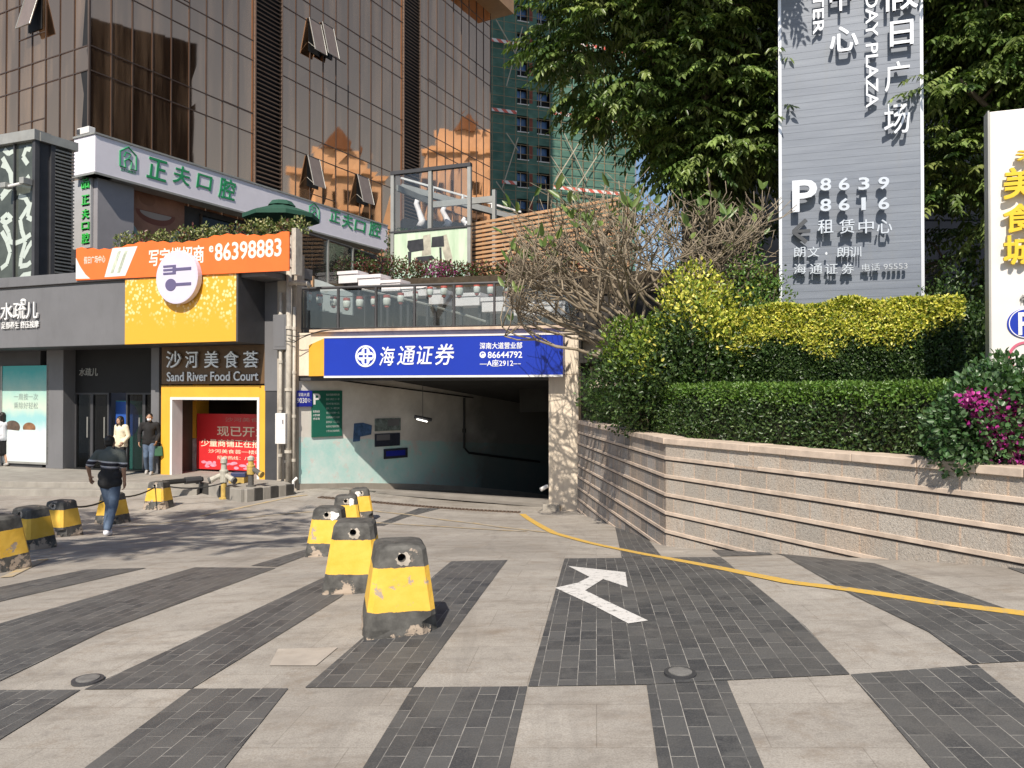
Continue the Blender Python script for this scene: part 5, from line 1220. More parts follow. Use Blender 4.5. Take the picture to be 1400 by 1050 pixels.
# ------------------------------------------------------------------ grey pylon sign
PY = Fr((5.54, 12.5), (1, -0.33))
s0, s1 = PY.hit(1068, 300)[0], PY.hit(1260, 300)[0]
py_ = thing('plaza_pylon', 'tall grey pylon sign with raised white characters rising behind the yellow hedge', 'sign', PY.P((s0 + s1) / 2, .9, -.15))
ztop = 9.6
MB().bf(PY, s0, s1, .8, ztop, -.32, 0).build('board', m_board, py_, .01)
b = MB(); b.bf(PY, s0 - .035, s0 + .012, .8, ztop + .01, -.33, .014); b.bf(PY, s1 - .012, s1 + .035, .8, ztop + .01, -.33, .014); b.build('edge_trim', m_metaltxt, py_)
b = MB()
for k in range(70):
    z = 1.1 + k * .121; b.bf(PY, s0 + .014, s1 - .014, z, z + .02, -.01, .0025)
b.build('board_groove', m_board, py_)
def py(name, s, x0, y0, x1, y1, off=.09, ext_=.05, bold=0.0, rot=0, mat=None):
    text(name, s, PY, PY.rect(x0, y0, x1, y1, off), off, mat or m_metaltxt, py_, ext_, bold, rot=rot)
py('character', '假', 1205, -35, 1254, 16, .10, .06, .012); py('character', '日', 1216, 30, 1248, 64, .10, .06, .02); py('character', '广', 1209, 86, 1243, 126, .10, .06, .012); py('character', '场', 1208, 143, 1243, 184, .10, .06, .012)
py('upright_lettering', 'HOLIDAY PLAZA', 1183, -75, 1200, 148, .08, .04, .01, 1)
py('character', '中', 1134, -30, 1164, 17, .10, .06, .012); py('character', '心', 1134, 38, 1173, 72, .10, .06, .02)
py('upright_lettering', 'CENTER', 1111, -70, 1126, 48, .08, .04, .01, 1)
py('parking_letter', 'P', 1083, 247, 1117, 290, .12, .06, .03)
m_chrome = M('chrome_letter', (0.70, 0.72, 0.75), 0.25, 0.05, metal=0.55)
for i, (ch, x) in enumerate(zip('8639', (1121, 1146, 1173, 1200))): py('digit', ch, x, 245 - i * .6, x + 15, 262 - i * .6, .12, .07, .02, 0, m_chrome)
for i, (ch, x) in enumerate(zip('8616', (1121, 1146, 1173, 1200))): py('digit', ch, x + (4 if ch == '1' else 0), 273 - i * .8, x + (10 if ch == '1' else 15), 290 - i * .8, .12, .07, .02, 0, m_chrome)
for ch, x in zip('租赁中心', (1118, 1147, 1173, 1198)): py('character', ch, x, 301, x + 21, 320, .12, .06, .012, 0, m_chrome)
for ch, x in zip('朗文·朗训', (1085, 1104, 1128, 1144, 1161)):
    if ch == '·': py('dot', ch, x, 345, x + 3, 349, .10, .04)
    else: py('character', ch, x, 338, x + 16, 352, .10, .05, .006, 0, m_chrome)
for ch, x in zip('海通证券', (1085, 1107, 1128, 1150)): py('character', ch, x, 361, x + 17, 375, .10, .05, .006, 0, m_chrome)
py('small_lettering', '电话 95553', 1178, 360, 1240, 370, .09, .05, 0, 0, m_chrome)
# arrow
b = MB(); c = PY.hit(1083, 317, .1); e = PY.hit(1108, 317, .1)
b.bf(PY, c[0], e[0], c[1] - .025, c[1] + .025, .08, .12); 
for sg in (1, -1): b.prism(PY, [(c[0], c[1] + sg * .026), (c[0] + .20, c[1] + sg * .21), (c[0] + .24, c[1] + sg * .16), (c[0] + .08, c[1] + sg * .026)][::sg], .08, .12)
b.build('arrow', M('dark_arrow', (0.07, 0.075, 0.085), 0.4, 0.1), py_)

# ------------------------------------------------------------------ white food hall sign at the right
c = at(1355, 480, 8.0); WS = Fr(c.xy, (1, -0.36))
ws_ = thing('food_hall_sign', 'tall white sign panel with gold characters and a blue parking disc beside the bougainvillea', 'sign', WS.P(.6, .9, -.1))
zt_s = WS.hit(1360, 152)[1]; wS = 1.35
MB().bf(WS, 0, wS, .9, zt_s, -.16, 0).build('panel', M('white_panel', (0.72, 0.69, 0.66), 0.4, 0.04), ws_, .012)
b = MB(); b.bf(WS, -.016, -.001, .9, zt_s + .01, -.17, .004); b.build('edge', m_steel, ws_)
for ch, y0, y1 in (('沙', 205, 219), ('美', 229, 272), ('食', 279, 318), ('城', 321, 362)):
    x0 = 1371 if ch != '沙' else 1388
    text('character', ch, WS, WS.rect(x0, y0, x0 + 46, y1, .06), .05, m_gold, ws_, .04, 0.035)
c = WS.hit(1402, 442, 0); rr = WS.hit(1402, 442, 0)[0] - WS.hit(1376.5, 442, 0)[0]
b = MB(); ell(b, WS, c[0], c[1], rr, rr * .92, 0, .012, 36); b.build('blue_disc', m_blue, ws_)
b = MB(); ring(b, WS, c, rr * .86, rr * .91, .012, .015, n=40); b.build('disc_ring', m_txt, ws_)
text('letter', 'P', WS, WS.rect(1392, 427, 1410, 458, .013), .013, m_txt, ws_, .008, .03)
c2 = WS.hit(1403, 488, 0); b = MB(); ring(b, WS, c2, rr * .82, rr * .98, .0, .01, -35, 215, 34)
for sg in (1, -1): b.tube([WS.P(c2[0] + sg * rr * .74, c2[1] - rr * .52, .005), WS.P(c2[0] + sg * rr * .05, c2[1] - rr * 1.35, .005)], rr * .075, 4)
b.build('pin_outline', M('rose_outline', (0.55, 0.13, 0.20), 0.4, 0.05), ws_)
text('number', '15元', WS, WS.rect(1389, 482, 1424, 501, 0), 0, m_dgrey, ws_, .006, .02)
text('small_lettering', '停车场', WS, WS.rect(1395, 402, 1430, 413, .02), .01, m_steel, ws_, .02)
m_lime = M('lime_bar', (0.33, 0.68, 0.20), 0.4, 0.05)
b = MB(); b.bf(WS, WS.hit(1383, 540)[0], WS.hit(1389, 540)[0], .95, WS.hit(1386, 541)[1], 0, .006); b.bf(WS, WS.hit(1391, 540)[0], WS.hit(1396, 540)[0], .95, WS.hit(1393, 525)[1], 0, .006); b.bf(WS, WS.hit(1397, 540)[0], WS.hit(1410, 540)[0], .95, WS.hit(1400, 520)[1], 0, .006); b.build('lime_bar', m_lime, ws_)

# ------------------------------------------------------------------ foliage
def unit(v): return v / np.maximum(np.linalg.norm(v, axis=-1, keepdims=True), 1e-9)
def leaf_mesh(name, c, ax, up, L, W, col, parent=None, fold=.18, droop=.12):
    """one six-cornered folded blade per row"""
    c, ax, up = np.asarray(c, float), unit(np.asarray(ax, float)), np.asarray(up, float)
    n = len(c); sd = unit(np.cross(ax, up)); nr = np.cross(sd, ax)
    L = np.broadcast_to(np.asarray(L, float).reshape(-1, 1), (n, 1)); W = np.broadcast_to(np.asarray(W, float).reshape(-1, 1), (n, 1))
    base = ROOT.get(parent.name, Vector()) if parent is not None else Vector()
    c = c - np.array(base)
    V = np.stack([c, c + ax * L * .3 + sd * W * .5 + nr * W * fold, c + ax * L * .68 + sd * W * .42 + nr * W * fold - nr * L * droop * .4, c + ax * L - nr * L * droop,
                  c + ax * L * .68 - sd * W * .42 + nr * W * fold - nr * L * droop * .4, c + ax * L * .3 - sd * W * .5 + nr * W * fold], 1).reshape(-1, 3)
    me = bpy.data.meshes.new(name)
    me.vertices.add(6 * n); me.vertices.foreach_set('co', V.ravel().astype(np.float32))
    idx = (np.arange(n) * 6)[:, None] + np.array([[0, 1, 2, 3, 0, 3, 4, 5]])
    me.loops.add(8 * n); me.loops.foreach_set('vertex_index', idx.ravel().astype(np.int32))
    me.polygons.add(2 * n); me.polygons.foreach_set('loop_start', (np.arange(2 * n) * 4).astype(np.int32)); me.polygons.foreach_set('loop_total', np.full(2 * n, 4, np.int32))
    me.update(calc_edges=True)
    at_ = me.attributes.new('leafcol', 'FLOAT_COLOR', 'POINT')
    C4 = np.concatenate([np.repeat(col, 6, 0), np.ones((6 * n, 1))], 1)
    at_.data.foreach_set('color', C4.ravel().astype(np.float32))
    me.materials.append(m_leaf)
    return link(name, me, parent)
def pal(n, cols, wts, jit=.2):
    cols = np.array(cols); k = rng.choice(len(cols), n, p=np.array(wts) / sum(wts))
    return np.clip(cols[k] * (1 + rng.uniform(-jit, jit, (n, 1))) * (1 + rng.uniform(-.06, .06, (n, 3))), 0, 1)

def hedge_leaves(path, depth, z0, z1, n, L, cols, wts, topcols=None, topw=None, parent=None, rough=.10, name='foliage', back=None, topfrac=.3, zfun=None, holes=.0):
    """leaf shell of a hedge that follows a ground path; the body stretches `depth` away from the viewer"""
    P = np.array([[p[0], p[1]] for p in path]); seg = np.linalg.norm(np.diff(P, axis=0), axis=1); cum = np.concatenate([[0], np.cumsum(seg)])
    t = rng.uniform(0, cum[-1], n); i = np.clip(np.searchsorted(cum, t) - 1, 0, len(seg) - 1)
    f = ((t - cum[i]) / seg[i])[:, None]; q = P[i] * (1 - f) + P[i + 1] * f; d = unit(P[i + 1] - P[i]); nrm = np.stack([-d[:, 1], d[:, 0]], 1)
    s_ = np.sign((nrm * (q - np.array([0, 0]))).sum(1, keepdims=True)); nrm = nrm * s_     # away from the viewer
    H = np.array([z1 if zfun is None else zfun(a, b_) for a, b_ in q]); 
    def nz(a, b_, c_): return (np.sin(a * 3.1 + b_ * 1.7 + 1) + np.sin(a * 5.3 - b_ * 4.1 + c_ * 3) + np.sin(b_ * 7.7 + c_ * 5.1) * .7 + np.sin(a * 11 + c_ * 9) * .5) / 3.2
    isT = rng.random(n) < topfrac
    u = rng.random(n); z = np.where(isT, H, z0 + (H - z0) * u ** .9); o = np.where(isT, rng.random(n) * depth, 0)
    wob = nz(q[:, 0], q[:, 1], z) * rough
    inn = rng.exponential(.045, n)
    z = np.where(isT, z + wob - inn, z); o = np.where(isT, o, o + wob + inn)
    c = np.stack([q[:, 0] + nrm[:, 0] * o, q[:, 1] + nrm[:, 1] * o, z], 1)
    out = np.where(isT[:, None], np.array([0, 0, 1.0]), np.concatenate([-nrm, np.full((n, 1), .35)], 1))
    ax = unit(out * .55 + rng.normal(0, .6, (n, 3)) + np.array([0, 0, .15])); up = unit(out + rng.normal(0, .45, (n, 3)))
    col = pal(n, cols, wts)
    if topcols is not None:
        hf = (z - z0) / np.maximum(H - z0, .01) + nz(q[:, 0] * .8, q[:, 1] * .8, z) * .13
        m = rng.random(n) < np.clip((hf - .66) / .16, 0, .95)
        tc = pal(n, topcols, topw); col = np.where(m[:, None], tc, col)
    if holes: keep = nz(c[:, 0] * 1.7, c[:, 1] * 1.7, z * 2.3) > -1 + holes; c, ax, up, col = c[keep], ax[keep], up[keep], col[keep]
    return leaf_mesh(name, c, ax, up, rng.uniform(.7, 1.2, len(c)) * L, rng.uniform(.7, 1.1, len(c)) * L * .55, col, parent)
GREENS = [(0.034, 0.066, 0.018), (0.054, 0.100, 0.026), (0.090, 0.145, 0.042), (0.022, 0.047, 0.014)]
YEL = [(0.60, 0.57, 0.09), (0.72, 0.67, 0.16), (0.44, 0.45, 0.07), (0.20, 0.27, 0.04)]
m_core = M('hedge_twigs', (0.020, 0.022, 0.010), 0.95, 0.3, 6)
# clipped hedge on the planter wall
hp_ = [WA[0] + Vector((.28, .05)), WA[1] + Vector((.30, .12)), WA[2] + Vector((.30, .15)), WA[3] + Vector((.28, .15))]
t = thing('clipped_hedge', 'dark green clipped hedge standing on the granite planter wall', 'hedge', (2.4, 10.7, .9))
hedge_leaves(hp_, .75, .93, 1.68, 52000, .050, GREENS, [3, 4, 3, 2], [(0.10, 0.19, 0.03), (0.13, 0.22, 0.04)], [2, 1], t, .07, topfrac=.34)
b = MB()
for A, B_ in zip(hp_[:-1], hp_[1:]):
    f_ = Fr(A, B_ - A); sg = 1 if f_.P(0, 0, 1).x > f_.P(0, 0, 0).x else -1
    b.bf(f_, 0, (B_ - A).length, .88, 1.58, sg * .08, sg * .68) if sg > 0 else b.bf(f_, 0, (B_ - A).length, .88, 1.58, -.68, -.08)
b.build('twigs', m_core, t)
# golden hedge behind it
def P3(px, y): p = at(px, 500, y); return Vector((p.x, p.y))
gh = [P3(985, 11.8), P3(1070, 11.2), P3(1180, 10.5), P3(1318, 9.9)]
t = thing('golden_hedge', 'taller hedge with bright yellow green tips growing in front of the grey pylon', 'hedge', (gh[1].x, gh[1].y, .9))
hedge_leaves(gh, 1.0, .95, 2.86, 52000, .052, GREENS, [3, 3, 2, 3], YEL, [4, 3, 3, 2], t, .085, topfrac=.33)
b = MB()
for A, B_ in zip(gh[:-1], gh[1:]): f_ = Fr(A, B_ - A); f_.n = f_.n if f_.n.y < 0 else -f_.n; b.bf(f_, 0, (B_ - A).length, .88, 2.62, -.85, -.13)
b.build('twigs', m_core, t)
def shrub(name, label, cat, cx, cy, z0, rx, ry, h, n, L, cols, wts, top=None, topw=None, group=None, tall=1.0, asp=.55, stems=5):
    t = thing(name, label, cat, (cx, cy, z0), group)
    d = unit(rng.normal(0, 1, (n, 3))); r = rng.random(n) ** .33
    lump = 1 + .22 * np.sin(d[:, 0] * 5 + cx) * np.sin(d[:, 2] * 4 + cy) + .14 * np.sin(d[:, 1] * 9 + d[:, 2] * 7)
    c = np.stack([cx + d[:, 0] * rx * r * lump, cy + d[:, 1] * ry * r * lump, z0 + h * .5 + d[:, 2] * h * .5 * r * lump], 1)
    c[:, 2] = np.maximum(c[:, 2], z0 + .02)
    ax = unit(d * .7 + rng.normal(0, .55, (n, 3)) + np.array([0, 0, .3])); col = pal(n, cols, wts)
    if top is not None:
        m = rng.random(n) < np.clip(((c[:, 2] - z0) / h - .45) / .35 + .35 * np.sin(c[:, 0] * 4 + c[:, 2] * 3), 0, .9); col = np.where(m[:, None], pal(n, top, topw), col)
    leaf_mesh('foliage', c, ax, d + rng.normal(0, .4, (n, 3)), rng.uniform(.7, 1.2, n) * L, rng.uniform(.7, 1.1, n) * L * asp, col, t)
    b = MB()
    for k in range(stems):
        a = random.uniform(0, 6.3); rr_ = random.uniform(.3, .8)
        b.tube([(cx, cy, z0 - .05), (cx + math.cos(a) * rx * rr_ * .4, cy + math.sin(a) * ry * rr_ * .4, z0 + h * .4), (cx + math.cos(a) * rx * rr_, cy + math.sin(a) * ry * rr_, z0 + h * .8)], [.02, .014, .006], 5)
    b.build('stems', m_bark, t); return t
c = at(880, 500, 12.6); shrub('green_shrub', 'dark rounded green shrub under the bare frangipani branches at the hedge end', 'shrub', c.x, c.y, .9, .95, .8, 2.0, 9500, .075, GREENS, [3, 4, 3, 2], [(0.13, 0.20, .03), (0.24, 0.30, .04)], [3, 1])
c = at(955, 480, 11.9); shrub('yellow_shrub', 'loose shrub with scattered yellow leaves between the frangipani and the golden hedge', 'shrub', c.x, c.y, .9, .85, .75, 2.65, 11000, .075, GREENS, [3, 4, 3, 2], YEL, [3, 2, 4, 4])
c = at(1030, 440, 12.0); shrub('wild_shrub', 'small leaved green shrub leaning against the near edge of the pylon', 'shrub', c.x, c.y, .9, .55, .6, 2.85, 6000, .06, GREENS, [2, 4, 4, 1], [(0.10, 0.19, .04), (0.22, 0.27, .05)], [3, 1])
c = at(1352, 470, 10.4); shrub('shaded_shrub', 'dark loose shrub between the golden hedge and the white sign', 'shrub', c.x, c.y, .9, .75, .6, 2.1, 6000, .07, GREENS, [4, 3, 1, 3])
c = at(1290, 440, 11.3); shrub('upright_shrub', 'upright green shrub with feathery shoots behind the golden hedge', 'shrub', c.x, c.y, .9, .45, .45, 2.5, 3500, .06, GREENS, [2, 4, 4, 1])
# bougainvillea
PINK = [(0.42, 0.035, 0.26), (0.52, 0.06, 0.36), (0.33, 0.03, 0.22)]
t = None
for (px, pyy, Yd, r_, nl, nf) in ((1365, 590, 7.0, .55, 2600, 500),):
    c = at(px, pyy, Yd); t = thing('bougainvillea', 'bougainvillea with magenta bracts spilling over the planter wall by the white sign', 'shrub', (c.x, c.y, .9))
    n = 7500; d = unit(rng.normal(0, 1, (n, 3))); r = rng.random(n) ** .4
    cc = np.array([c.x + .05, c.y, 1.33]) + d * r[:, None] * np.array([.72, .50, .52]) ; cc[:, 2] += .12 * np.sin(cc[:, 0] * 6)
    leaf_mesh('foliage', cc, d + rng.normal(0, .5, (n, 3)), d + rng.normal(0, .4, (n, 3)), rng.uniform(.04, .075, n), rng.uniform(.025, .045, n), pal(n, [(0.04, 0.10, .03), (0.07, 0.14, .05), (0.10, 0.17, .08)], [2, 3, 2]), t)
    clus = [at(x, y, Yd - .25) for x, y in ((1360, 560), (1375, 553), (1342, 556), (1395, 570), (1350, 578), (1370, 590), (1388, 598), (1362, 600), (1398, 620), (1385, 640), (1410, 600), (1330, 548), (1345, 568), (1380, 575), (1394, 655))]
    n = 1500; k = rng.integers(0, len(clus), n); cc = np.array([[p.x, p.y, p.z] for p in clus])[k] + rng.normal(0, .055, (n, 3)); d = unit(rng.normal(0, 1, (n, 3)))
    leaf_mesh('bracts', cc, d, rng.normal(0, 1, (n, 3)), rng.uniform(.03, .05, n), rng.uniform(.025, .04, n), pal(n, PINK, [3, 2, 1]), t)
    b = MB()
    for k in range(16):
        q = clus[k % len(clus)]; b.tube([(c.x + .1, c.y + .1, .9), (c.x + .1 + (q.x - c.x) * .4, c.y, q.z + .1), (q.x, q.y, q.z)], [.014, .009, .004], 5)
    for pts in (((1375, 600), (1392, 660), (1388, 690)), ((1380, 610), (1402, 670), (1406, 715))):
        b.tube([at(x, y, Yd - .3) for x, y in pts], [.008, .006, .003], 5)
    b.build('stems', m_bark, t)

# leafy crowns built of drooping sprays
def sprays(org, ax, K, Ls, leafL, leafW, cols, wts, name, parent, top=None):
    """K drooping leaflets along each twig"""
    S = len(org); org = np.asarray(org); ax = unit(np.asarray(ax)); side = unit(np.cross(ax, np.array([0, 0, 1.0])) + 1e-6); 
    tpar = (np.arange(K) + .5) / K
    o = org[:, None, :] + ax[:, None, :] * (tpar[None, :, None] * Ls) - np.array([0, 0, 1.0]) * (tpar[None, :, None] ** 2) * Ls * .35
    sg = np.where(np.arange(K) % 2 == 0, 1.0, -1.0)[None, :, None]
    la = side[:, None, :] * sg * .75 + ax[:, None, :] * .55 + np.array([0, 0, -.55]) + rng.normal(0, .22, (S, K, 3))
    up = np.array([0, 0, 1.0]) + ax[:, None, :] * .25 + rng.normal(0, .22, (S, K, 3))
    n = S * K; cs = np.repeat(pal(S, cols, wts, .25), K, 0) * (1 + rng.uniform(-.12, .12, (n, 1)))
    return leaf_mesh(name, o.reshape(-1, 3), la.reshape(-1, 3), up.reshape(-1, 3), rng.uniform(.75, 1.15, n) * leafL, rng.uniform(.8, 1.1, n) * leafW, cs, parent, .12, .22)
TG = [(0.08, 0.125, 0.03), (0.12, 0.175, 0.045), (0.17, 0.23, 0.065), (0.23, 0.29, 0.09), (0.045, 0.08, 0.02)]
def crown(parent, blobs, nclump, per, K=13, Ls=.50, leafL=.15, leafW=.055, seed=1):
    g = np.random.default_rng(seed); org = []; ax = []; w_ = np.array([bl[3] * bl[4] * bl[5] for bl in blobs]); w_ = w_ / w_.sum()
    for _ in range(nclump):
        bl = blobs[g.choice(len(blobs), p=w_)]; d = unit(g.normal(0, 1, 3)); r = g.uniform(.55, 1.0)
        c = np.array(bl[:3]) + d * r * np.array(bl[3:6])
        m = per; a = g.uniform(0, 2 * math.pi, m); rr_ = g.uniform(0, .55, m)
        p = c + np.stack([np.cos(a) * rr_, np.sin(a) * rr_, g.normal(0, .10, m) - rr_ * .25], 1)
        av = np.stack([np.cos(a), np.sin(a), g.normal(.05, .2, m)], 1) + d * .6
        org.append(p); ax.append(av)
    return sprays(np.concatenate(org), np.concatenate(ax), K, Ls, leafL, leafW, TG, [3, 3, 3, 2, 2], 'crown', parent)
def trunk(parent, base, fork, tips, r0=.2):
    b = MB(); base, fork = Vector(base), Vector(fork); mid = base.lerp(fork, .5) + Vector((.08, -.05, 0))
    b.tube([base, base.lerp(fork, .08), mid, fork], [r0 * 1.25, r0, r0 * .85, r0 * .75], 10)
    for tp in tips:
        tp = Vector(tp); m1 = fork.lerp(tp, .5) + Vector((0, 0, .4)); b.tube([fork - Vector((0, 0, .15)), m1, tp], [r0 * .55, r0 * .3, r0 * .08], 7)
        for k in range(4):
            q = m1.lerp(tp, random.uniform(.1, .8)); e = q + Vector((random.uniform(-1, 1), random.uniform(-1, 1), random.uniform(-.2, .7))); b.tube([q, q.lerp(e, .5) + Vector((0, 0, .1)), e], [r0 * .16, r0 * .1, .01], 5)
    return b.build('trunk', m_bark, parent, smooth=True)
t1 = thing('leafy_tree', 'large dense tree with drooping leaf sprays beside the near edge of the grey pylon', 'tree', (4.1, 15.2, .9))
blobs1 = [(2.35, 14.6, 8.8, 1.9, 1.5, 2.1), (3.9, 14.6, 8.3, 1.7, 1.5, 2.6), (3.2, 13.6, 10.2, 2.6, 2.0, 1.7), (4.5, 13.4, 10.4, 1.7, 1.6, 1.5), (4.6, 14.6, 7.2, 1.1, 1.1, 1.6), (4.0, 14.8, 6.4, 1.1, 1.0, 1.1), (2.9, 15.2, 7.2, 1.2, 1.0, .9)]
crown(t1, blobs1, 420, 16, K=14, leafL=.15, leafW=.055, seed=3)
trunk(t1, (4.15, 15.3, .8), (4.0, 15.0, 5.6), [(2.2, 14.5, 8.5), (3.0, 13.4, 9.8), (4.6, 13.5, 10), (4.3, 15, 9.5), (3.9, 14.7, 7.6), (2.6, 15, 7.3)], .20)
t2 = thing('leafy_tree', 'second dense tree overhanging the far edge of the grey pylon above the white sign', 'tree', (9.2, 13.2, .9))
blobs2 = [(8.3, 12.8, 8.2, 1.5, 1.4, 2.2), (9.3, 12.6, 7.9, 1.9, 1.6, 2.8), (7.75, 12.4, 8.8, .8, .8, 1.8), (7.15, 12.15, 6.4, .40, .35, .75), (9.0, 12.0, 10.4, 2.2, 1.8, 1.4), (8.6, 13.4, 5.6, 1.4, 1.0, 1.3)]
crown(t2, blobs2, 380, 16, K=14, leafL=.145, leafW=.054, seed=5)
trunk(t2, (9.3, 13.4, .8), (9.1, 13.2, 4.8), [(8.2, 12.7, 8), (9.6, 12.6, 8.8), (7.6, 12.4, 8.2), (7.15, 12.2, 6.6), (9, 12, 10)], .22)
t3 = thing('shade_tree', 'darker tree filling the gap behind the pylon and the golden hedge', 'tree', (8.2, 16.5, .9))
crown(t3, [(8.6, 16.8, 4.6, 2.6, 1.2, 2.8), (5.0, 17.4, 4.6, .9, .8, 1.6), (10.5, 15.5, 4.2, 1.8, 1.2, 2.4), (9.6, 16.8, 8.2, 3.0, 1.5, 2.6), (6.4, 17.0, 9.2, 2.0, 1.2, 2.2)], 170, 14, seed=8)
trunk(t3, (8.2, 16.8, .8), (8.3, 16.8, 3.4), [(7.0, 16.8, 6), (9.5, 16.8, 7.6), (9.6, 16, 4.5), (6.4, 17, 8.6)], .18)

# bare frangipani
ft = thing('bare_frangipani', 'bare spreading frangipani with tangled grey brown branches and few leaves', 'tree', (2.9, 14.2, .9))
fb = MB(); tips = []
rf = random.Random(21)
def grow(p, d, r, L, depth):
    q = p + d * L; mid = p.lerp(q, .55) + Vector((rf.uniform(-.05, .05), rf.uniform(-.05, .05), -L * .07)); r1 = r * .83
    fb.tube([p, mid, q], [r, (r + r1) / 2, r1], 6, cap=(depth <= 1))
    if depth <= 0 or (q.z > 5.1 and rf.random() < .75): tips.append((q, d)); return
    nb_ = 2 if rf.random() < .55 else 3
    for k in range(nb_):
        sp = Vector((rf.uniform(-1, 1), rf.uniform(-.8, .8), rf.uniform(-.45, .55)))
        nd = (d * .75 + sp * .80 + Vector((-.06, -.03, .10 if q.z < 4.5 else -.05))).normalized()
        if q.z > 4.7: nd.z *= .45
        if q.z < 2.9: nd.z = abs(nd.z) * .8 + .12
        if q.x < 0.15: nd.x = abs(nd.x) * .4
        if q.x > 4.2: nd.x = -abs(nd.x)
        if q.y < 11.6: nd.y = abs(nd.y)
        nd.normalize(); grow(q, nd, r1 * rf.uniform(.72, .9), L * rf.uniform(.72, .95), depth - 1)
for dv, L_ in (((-.80, -.15, .50), 1.0), ((-.55, -.35, .62), .9), ((-.15, -.3, .85), .85), ((.45, -.2, .70), .85), ((-.95, .1, .40), 1.0), ((.15, .2, .95), .85), ((-.4, .35, .75), .9), ((-.9, -.3, .30), 1.0), ((.6, .1, .6), .85), ((-.7, .1, .65), .95), ((-.3, -.45, .5), .9), ((-.75, .3, .55), 1.0), ((-.5, -.1, .85), 1.0), ((.3, -.35, .8), .95), ((-.85, -.1, .55), 1.05)):
    grow(Vector((2.95, 14.2, 1.9)), Vector(dv).normalized(), .048, L_ * 1.05, 5)
fb.tube([(2.95, 14.25, .85), (2.92, 14.2, 1.4), (2.95, 14.2, 1.95)], [.14, .12, .10], 10)
fb.build('branches', m_frang, ft, smooth=True)
lc, la, lu = [], [], []
for q, d in tips:
    top = q.z > 4.1
    if rf.random() < (.13 if top else .05):
        for k in range(rf.choice((1, 2, 2, 3))):
            a = rf.uniform(0, 6.3); lc.append(q); la.append((math.cos(a) * .5, math.sin(a) * .5, rf.uniform(.3, 1.0))); lu.append((rf.uniform(-1, 1), -1, .4))
n = len(lc)
leaf_mesh('leaves', [tuple(x) for x in lc], la, lu, rng.uniform(.16, .30, n), rng.uniform(.065, .10, n), pal(n, [(0.10, 0.16, 0.04), (0.16, 0.22, 0.06), (0.06, 0.10, 0.03)], [3, 2, 1]), ft)
# terrace planting
REDG = [(0.14, 0.04, 0.035), (0.05, 0.09, 0.025), (0.08, 0.12, 0.03), (0.20, 0.06, 0.06)]
for i, (px, Yd, w_, h_) in enumerate(((495, 23.8, .9, .9), (530, 23.8, 1.0, 1.0), (568, 23.6, .9, .75), (608, 23.4, .9, .7), (648, 23.2, .9, .6), (700, 22.8, 1.0, .6), (760, 22.6, 1.1, .6), (470, 24.2, .6, .9))):
    c = at(px, 398 + (6 if i < 2 else 0), Yd)
    shrub('bedding_plant', 'red and green leafy bedding plant in the flower bed on the upper terrace', 'plant', c.x, c.y, ZU - .05, w_ * .62, .45, h_, 900, .085, REDG, [3, 3, 3, 1], group='bedding plants on the upper terrace', stems=3)
c = at(603, 372, 23.1); shrub('pink_flower_bush', 'small bush of pink flowers below the printed piano wall', 'plant', c.x, c.y, ZU, .5, .35, .55, 500, .06, PINK + [(0.06, 0.10, .03)], [2, 2, 1, 3], stems=3)
b = MB(); b.hprism([PF.P(-1.2, 0, -4.15).xy, PF.P(pb + 6, 0, -4.15).xy, PF.P(pb + 6, 0, -5.2).xy, PF.P(-1.2, 0, -5.2).xy], ZU - .6, ZU + .03); tag(b.build('flower_bed', m_soil), 'low soil bed with red plants along the upper terrace edge', 'flower bed')
for i, px in enumerate((172, 196, 222, 248, 262, 285, 303, 327, 352, 368, 392, 410)):
    fr = SF; s = fr.hit(px, 325, .9)[0]; p = fr.P(s, 0, .95); zz = z1
    yel_ = i % 3 != 1
    zb_ = fr.hit(px, 330 - (px - 170) * .09, .95)[1]
    shrub('roof_plant', 'pale variegated plant in the trough behind the orange banner', 'plant', p.x, p.y, zb_ - .22, random.uniform(.20, .30), .22, random.uniform(.34, .5), 190, .085,
          [(0.38, 0.36, 0.17), (0.22, 0.25, 0.09), (0.08, 0.12, 0.03), (0.16, 0.06, .05)], [3 if yel_ else 1, 3, 3, 0 if yel_ else 3], group='plants along the shop roof edge', stems=3)
for i, (px, pyy) in enumerate(((545, 298), (562, 300), (590, 304))):
    c = at(px, pyy, 27.6); shrub('pavilion_plant', 'bushy green plant standing inside the steel pavilion', 'plant', c.x, c.y, ZU + 1.0, .45, .3, 1.5, 500, .11, GREENS, [2, 3, 4, 1], group='plants inside the pavilion', stems=3)

